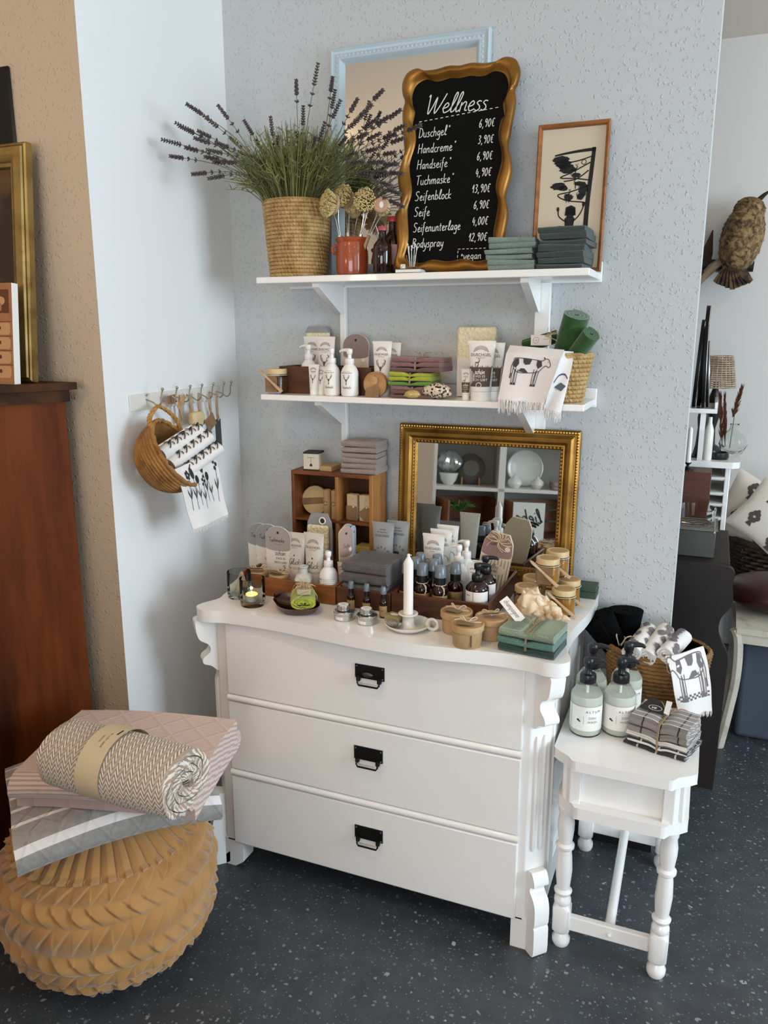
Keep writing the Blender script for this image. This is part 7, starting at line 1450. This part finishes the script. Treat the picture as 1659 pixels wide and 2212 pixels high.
ws = thing('small_shelf', 'small white shelf holding dark trays beyond the wall end', 'shelf', (-.1, ysh+.05, zs_)); put(MB().box(-.4, xsr, ysh, ysh+.30, zs_, zs_+.018), ws, 'board', m_gloss, bevel=.002); put(MB().box(xsr-.012, xsr, ysh, ysh+.30, zs_+.018, zs_+.045), ws, 'end_lip', m_gloss, bevel=.002)
for x in (xsr-.05,): put(MB().box(x-.01, x+.01, ysh+.02, ysh+.04, zd+.0005, zs_), ws, 'post', m_gloss)
put(MB().box(-.39, -.37, ysh+.02, ysh+.3, zd+.0005, zs_), ws, 'post', m_gloss)
for i, (px_c, top, yy, th_) in enumerate(((1497, 690, 3.46, .012), (1508, 660, 3.50, .014), (1518, 700, 3.44, .012), (1527, 735, 3.47, .010))):
    pb_ = at(px_c, 880, yy); hh_ = at(px_c, top, yy).z-zs_-.019; r = thing('dark_tray', ('dark oval tray standing upright at the left of the small shelf', 'tallest dark oval tray standing on the small shelf', 'dark oval tray with silver edge standing third on the small shelf', 'shortest dark oval tray standing at the right of the small shelf')[i], 'tray', (pb_.x, yy, zs_+.0185), math.radians(78), 'dark trays on the small shelf'); r.rotation_euler = (0, math.radians((2, 1, -2, -4)[i]), 0)
    MB().prism(ellipse(.0, hh_/2, .075, hh_/2, 40), lambda u, v: (-th_/2, u, v), lambda u, v: (th_/2, u, v)).build('tray', m_black, r, bevel=.003); MB().tube([(th_/2+.001, .073*cos(k*pi/24), hh_/2+(hh_/2-.003)*sin(k*pi/24)) for k in range(48)], .0022, 5, closed=True).build('silver_rim', m_steel, r)
# things on the desk
r = thing('black_pillar', 'tall black vase standing on the white desk', 'vase', (at(1512, 980, 3.52).x, 3.54, zd)); MB().lathe([(.045, 0), (.047, .006), (.03, .012), (.022, .05), (.018, .12), (.022, zs_-zd-.03), (.02, zs_-zd-.015), (0, zs_-zd-.015)], 24).build('body', m_blackp, r)
r = thing('white_bottle', 'white slim bottle beside the black vase on the desk', 'bottle', (at(1530, 960, 3.50).x, 3.47, zd)); MB().lathe([(.016, 0), (.017, .005), (.017, .12), (.008, .15), (.007, zs_-zd-.02), (0, zs_-zd-.02)], 20).build('body', m_cream, r)
r = thing('black_dish', 'flat black round dish on the white desk under the glass vase', 'dish', (at(1551, 983, 3.52).x, 3.51, zd)); MB().lathe([(0, 0), (.038, 0), (.042, .01), (.041, .026), (.036, .028), (.034, .02), (0, .018)], 32).build('dish', m_blackp, r)
vp = at(1581, 985, 3.60); vr = SZ(vp, 29)
r = thing('glass_vase', 'clear round glass vase holding pampas grass on the white desk', 'vase', (vp.x, 3.62, zd)); MB().lathe([(0, .003), (.02, 0), (vr*.7, .012), (vr, vr*.85), (vr*.85, vr*1.5), (vr*.35, vr*1.95), (vr*.28, vr*2.25), (vr*.34, vr*2.4), (vr*.31, vr*2.4), (vr*.25, vr*2.25), (vr*.3, vr*1.93), (vr*.8, vr*1.48), (vr*.94, vr*.85), (vr*.6, .02), (0, .012)], 40).build('glass', m_clear, r, angle=80)
for i, (a, b_, w_) in enumerate((((1582, 905), (1604, 832), .012), ((1560, 960), (1556, 850), .010), ((1566, 960), (1566, 852), .008))):
    A_, B_ = at(*a, 3.62), at(*b_, 3.61); r = thing('pampas_plume', ('thick brown pampas plume leaning right out of the glass vase', 'brown dried plume rising left of the glass vase', 'second brown dried plume beside the left one')[i], 'dried grass', A_); d = B_-A_; m = MB(); random.seed(i)
    m.tube([Vector((0, 0, zd+.03))-Vector((0, 0, A_.z)) if i == 0 else -d*.05, d*.3], .0016, 5).build('stem', m_stem, r); m = MB()
    for k in range(120): s = random.random(); p0 = d*(.05+.8*s); e = p0+d*.22+Vector((random.uniform(-1, 1), random.uniform(-1, 1), 0))*w_*1.5*(1-s*.6); m.tube([p0, p0.lerp(e, .6), e], [.0018, .0015, .0003], 3)
    m.build('plume', M('rust plume', '#7a4a2c', .9, var=(30, '#5a3420')), r)
# wicker lamp
lp = at(1546, 836, 3.72); r = thing('wicker_lamp', 'table lamp with a pale wicker shade behind the dark trays', 'lamp', (lp.x, 3.74, zd)); lz = lp.z-zd; lr0, lr1 = SZ(lp, 40), SZ(lp, 30); lh = at(1546, 770, 3.72).z-lp.z
m = MB()
for k in range(15):
    z = k/14; R_ = lr0+(lr1-lr0)*z; m.tube([((R_+.004*sin(i*pi+k*pi))*cos(i*pi/24), (R_+.004*sin(i*pi+k*pi))*sin(i*pi/24), lz+lh*z) for i in range(48)], .0036, 5, closed=True)
for i in range(24): a = i*pi/12; m.tube([(lr0*cos(a), lr0*sin(a), lz), (lr1*cos(a), lr1*sin(a), lz+lh)], .0028, 5)
m.build('wicker_shade', M('pale wicker', '#b5a48c', .8, var=(40, '#8d7b64')), r); MB().lathe([(.05, 0), (.05, .012), (.018, .03), (.014, .1), (.03, .16), (.028, .22), (.012, lz-.01), (.010, lz+.02), (0, lz+.02)], 28).build('lamp_base', m_blackp, r)
# owl
ow = at(1602, 520, 4.14); r = thing('mounted_owl', 'brown speckled stuffed owl seen from behind on a wall branch', 'owl', ow)
A_, B_ = at(1583, 585, 4.14)-ow, at(1626, 428, 4.13)-ow; dv = B_-A_; q = dv.to_track_quat('Z', 'Y').to_matrix(); Lb = dv.length
prof = [(.0, 0), (.05, .02), (.085, .12), (.105, .28), (.112, .45), (.108, .60), (.094, .72), (.082, .80), (.080, .88), (.060, .96), (.030, 1.005), (0, 1.02)]
pc_ = cat(prof, k=4); m = MB(); random.seed(14)
def owlfn(u, v):
    i = min(int(v*(len(pc_)-1)), len(pc_)-2); f = v*(len(pc_)-1)-i; R_ = pc_[i][0]+(pc_[i+1][0]-pc_[i][0])*f; z = pc_[i][1]+(pc_[i+1][1]-pc_[i][1])*f
    row = v*22; k = math.floor(row); a = 2*pi*u; ft = abs(((u*16+.5*(k % 2)) % 1)-.5)*2; R_ = max(0, R_)+(.0045*(1-(row-k))*(1-ft*.7)*(1+.6*sin(k*3.7+math.floor(u*16)*5.1)) if .04 < v < .9 else 0)
    return A_+q @ Vector((R_*cos(a)*1.0, R_*sin(a)*.8, z*Lb))
m.grid(owlfn, 128, 132, cu=True)
m_owl = bpy.data.materials.new('owl plumage'); m_owl.use_nodes = True; t = NT(m_owl); b = m_owl.node_tree.nodes['Principled BSDF']; b.inputs['Roughness'].default_value = .9; tc = t.n('ShaderNodeTexCoord'); n = t.n('ShaderNodeTexNoise', i_Scale=34.0, i_Detail=6.0, i_Roughness=.75, i_Distortion=.6); t.l(tc.outputs['Object'], n.inputs['Vector']); t.l(t.ramp(n.outputs[0], [(.36, srgb('#2b1d12')), (.46, srgb('#5a4329')), (.56, srgb('#8a7049')), (.68, srgb('#a08a68'))]), b.inputs['Base Color'])
m.build('body', m_owl, r, angle=80)
m = MB()
for s_ in (1,):
    pp = A_+q @ Vector((.05*s_, -.01, Lb*.97)); m.tube([pp, pp+Vector((.02*s_+.012, 0, .03)), pp+Vector((.035*s_+.03, 0, .055))], [.014, .009, .001], 6)
m.build('ear_tuft', M('dark feather', '#2f2317', .9), r)
m = MB(); p0 = A_+Vector((.005, -.03, .05))
for k in range(9):
    a = -.62+.155*k; m.tube([p0, p0+Vector((sin(a)*.08, -.01, -.07)), p0+Vector((sin(a)*.13, -.005+.004*(k % 2), -.135+.008*abs(k-4)))], [.022, .026, .016], 6, flat=.25)
m.build('tail', M('barred tail', '#5a442c', .9, var=(24, '#2c1e13', .42, .55)), r)
m = MB()
for k in range(6): m.tube([A_+Vector((-.05, -.02, .05)), A_+Vector((-.10-.006*k, -.02, .02-.012*k)), A_+Vector((-.125-.004*k, -.02, .0-.014*k))], [.02, .014, .003], 6, flat=.5)
m.build('leg_feathers', M('buff feather', '#8a765e', .9), r)
br_ = thing('perch_branch', 'piece of brown branch wood that holds the stuffed owl on the far wall', 'branch', at(1560, 575, 4.2))
m = MB(); A2, B2 = at(1500, 572, 4.17), at(1628, 576, 4.17); m.tube([A2, A2.lerp(B2, .5), B2], [.03, .026, .024], 10); put(m, br_, 'perch', m_dark); m = MB(); m.tube([at(1518, 600, 4.2), at(1528, 545, 4.2), at(1540, 497, 4.2)], [.03, .034, .003], 8, flat=.4); put(m, br_, 'bark_piece', M('bark', '#5c4532', .9, var=(20, '#3a2a1e')), ); m = MB().box(-.02, .1, 4.2, 4.299, A2.z-.03, A2.z+.03); put(m, br_, 'wall_block', m_dark)
# seat with wicker basket and cushions
ch = thing('white_chair', 'white chair with flaking paint at the right edge', 'chair', (.5, 3.0, 0)); m_flak = M('flaking white paint', '#c6bfae', .7, var=(14, '#a59d8b', .5, .7))
c0 = at(1588, 1288, 3.35); c1 = at(1590, 1357, 2.98); zc_ = .505
s0 = P(1586, 1362, z=zc_-.035); xl = s0.x; o = [(P(1590, 1357, z=zc_).x, P(1590, 1357, z=zc_).y), (P(1800, 1352, z=zc_).x, P(1590, 1357, z=zc_).y-.0), (P(1800, 1300, z=zc_).x, P(1590, 1290, z=zc_).y), (P(1590, 1290, z=zc_).x, P(1590, 1290, z=zc_).y)]
put(MB().prism(o, lambda x, y: (x, y, zc_-.022), lambda x, y: (x, y, zc_)), ch, 'seat', m_flak, bevel=.004)
fy = o[0][1]; fx = o[0][0]; put(MB().box(fx+.01, o[1][0]-.02, fy+.008, fy+.026, zc_-.062, zc_-.022), ch, 'seat_rail', m_flak, bevel=.002)
lg = [(P(1580, 1308, y=fy).x, zc_-.01), (P(1588, 1330, y=fy).x, zc_-.06), (P(1586, 1390, y=fy).x, .36), (P(1574, 1440, y=fy).x, .22), (P(1566, 1470, y=fy).x, .0)]
for dx, dy in ((0, 0), (o[1][0]-fx-.06, 0), (0, o[3][1]-fy-.05), (o[1][0]-fx-.06, o[3][1]-fy-.05)):
    m = MB().tube([(x+dx+.02, fy+.02+dy, z) for x, z in cat([lg[0], lg[1], (lg[1][0]+.004, .30), (lg[1][0]-.012, .14), (lg[1][0]-.03, 0)], k=4)], .019, 8); put(m, ch, 'leg', m_flak)
r = thing('maroon_cushion', 'dark maroon leather cushion lying on the white chair', 'cushion', (o[2][0]-.22, o[2][1]-.12, zc_)); MB().ball((0, 0, .075), .21, .17, .075, 24, 14).build('cushion', M('maroon leather', '#3a1712', .4, var=(6, '#2a0f0c')), r)
yk = 3.98; pk = at(1655, 1225, yk); Rk = SZ(pk, 92); zt2 = at(1600, 1178, yk-.1).z; zb2 = at(1600, 1285, yk-.1).z
bn = thing('low_bench', 'dark low bench carrying the wicker basket at the right edge', 'bench', (pk.x+.15, yk+.05, 0)); put(MB().box(pk.x-.10, pk.x+.7, yk-.2, yk+.3, zb2-.03, zb2-.002), bn, 'bench_top', m_dark, bevel=.003)
for x in (pk.x-.08, pk.x+.64):
    for y in (yk-.17, yk+.24): put(MB().box(x, x+.04, y, y+.04, 0, zb2-.03), bn, 'leg', m_dark)
wk = thing('wicker_basket', 'dark brown wicker basket of cushions at the right edge', 'basket', (pk.x+.10, yk+.03, zb2)); hk = zt2-zb2; m = MB()
for k in range(13):
    z = hk*k/12; R_ = Rk*(1.15+.15*k/12); m.tube([((R_+.007*(1 if (i+k) % 2 else -1))*cos(i*pi/26), (R_*.8+.007*(1 if (i+k) % 2 else -1))*sin(i*pi/26), z+.006) for i in range(52)], .0085, 6, closed=True)
m.build('woven_willow', M('brown willow', '#4a3626', .7, var=(20, '#2e2118')), wk); MB().lathe([(Rk*.86, .004), (Rk*1.05, hk*.9)], 36).build('lining', m_dark, wk)
m = MB().tube([(Rk*1.3*cos(i*pi/26), Rk*1.05*sin(i*pi/26), hk+.012) for i in range(52)], .014, 8, closed=True); m.build('rim', MATS['brown willow'], wk)
m_lin = M('cream linen cushion', '#d3cabd', .9, bump=('knit', 500, .25, .001)); m_flw = M('dark flower print', '#4d443f', .9)
def cushion(label, c_, s_, tilt, rz, seed):
    r = thing('cushion', label, 'cushion', c_, 0, 'flower printed cushions in the wicker basket'); R = Matrix.Rotation(rz, 3, 'Z') @ Matrix.Rotation(tilt[0], 3, 'X') @ Matrix.Rotation(tilt[1], 3, 'Y')
    def fn(u, v, sd=1, e=0):
        a, b_ = 2*u-1, 2*v-1; pin = 1-.10*(1-abs(a))*(abs(b_)**3)-.0; pin2 = 1-.10*(1-abs(b_))*(abs(a)**3); h = s_*.30*((1-a*a)*(1-b_*b_))**.55
        return R @ Vector((s_*a*pin2, -sd*(h+e), s_*b_*pin))
    m = MB().grid(lambda u, v: fn(u, v), 22, 22).grid(lambda u, v: fn(1-u, v, -1), 22, 22); m.build('cover', m_lin, r, angle=80)
    random.seed(seed); m = MB()
    for cx_, cy_ in ((.3, .35), (.7, .6), (.32, .8), (.75, .2)):
        for k in range(6): a = k*1.047; m.flat(ellipse(cx_+.06*cos(a), cy_+.06*sin(a), .04, .045, 9), lambda u, v: fn(u, v, 1, .002))
        m.flat([(cx_-.02, cy_-.08), (cx_+.02, cy_-.08), (cx_+.05, cy_-.17), (cx_-.05, cy_-.16)], lambda u, v: fn(u, v, 1, .002)); m.flat(ellipse(cx_, cy_+.10, .03, .03, 8), lambda u, v: fn(u, v, 1, .002))
    m.build('flower_print', m_flw, r, smooth=False)
cushion('cream cushion with dark flower print, upright in the middle of the wicker basket', at(1628, 1108, yk), .155, (-.15, .45), .1, 1)
cushion('cream cushion with flower print, nearest at the right edge of the wicker basket', at(1668, 1118, yk-.16), .14, (-.2, .6), -.1, 2)
cushion('cream cushion with flower print, behind left against the white desk', at(1592, 1112, yk+.18), .14, (-.1, .1), .1, 3)
r = thing('blue_storage_box', 'slate blue box standing under the white chair', 'box', (.6, fy+.3, 0)); xl = P(1592, 1400, y=fy+.13).x; put(MB().box(xl+.02, o[1][0]-.09, fy+.13, max(fy+.2, o[3][1]-.08), .0005, .40), r, 'box', M('slate blue fabric', '#4b5563', .9), bevel=.02, seg=3)
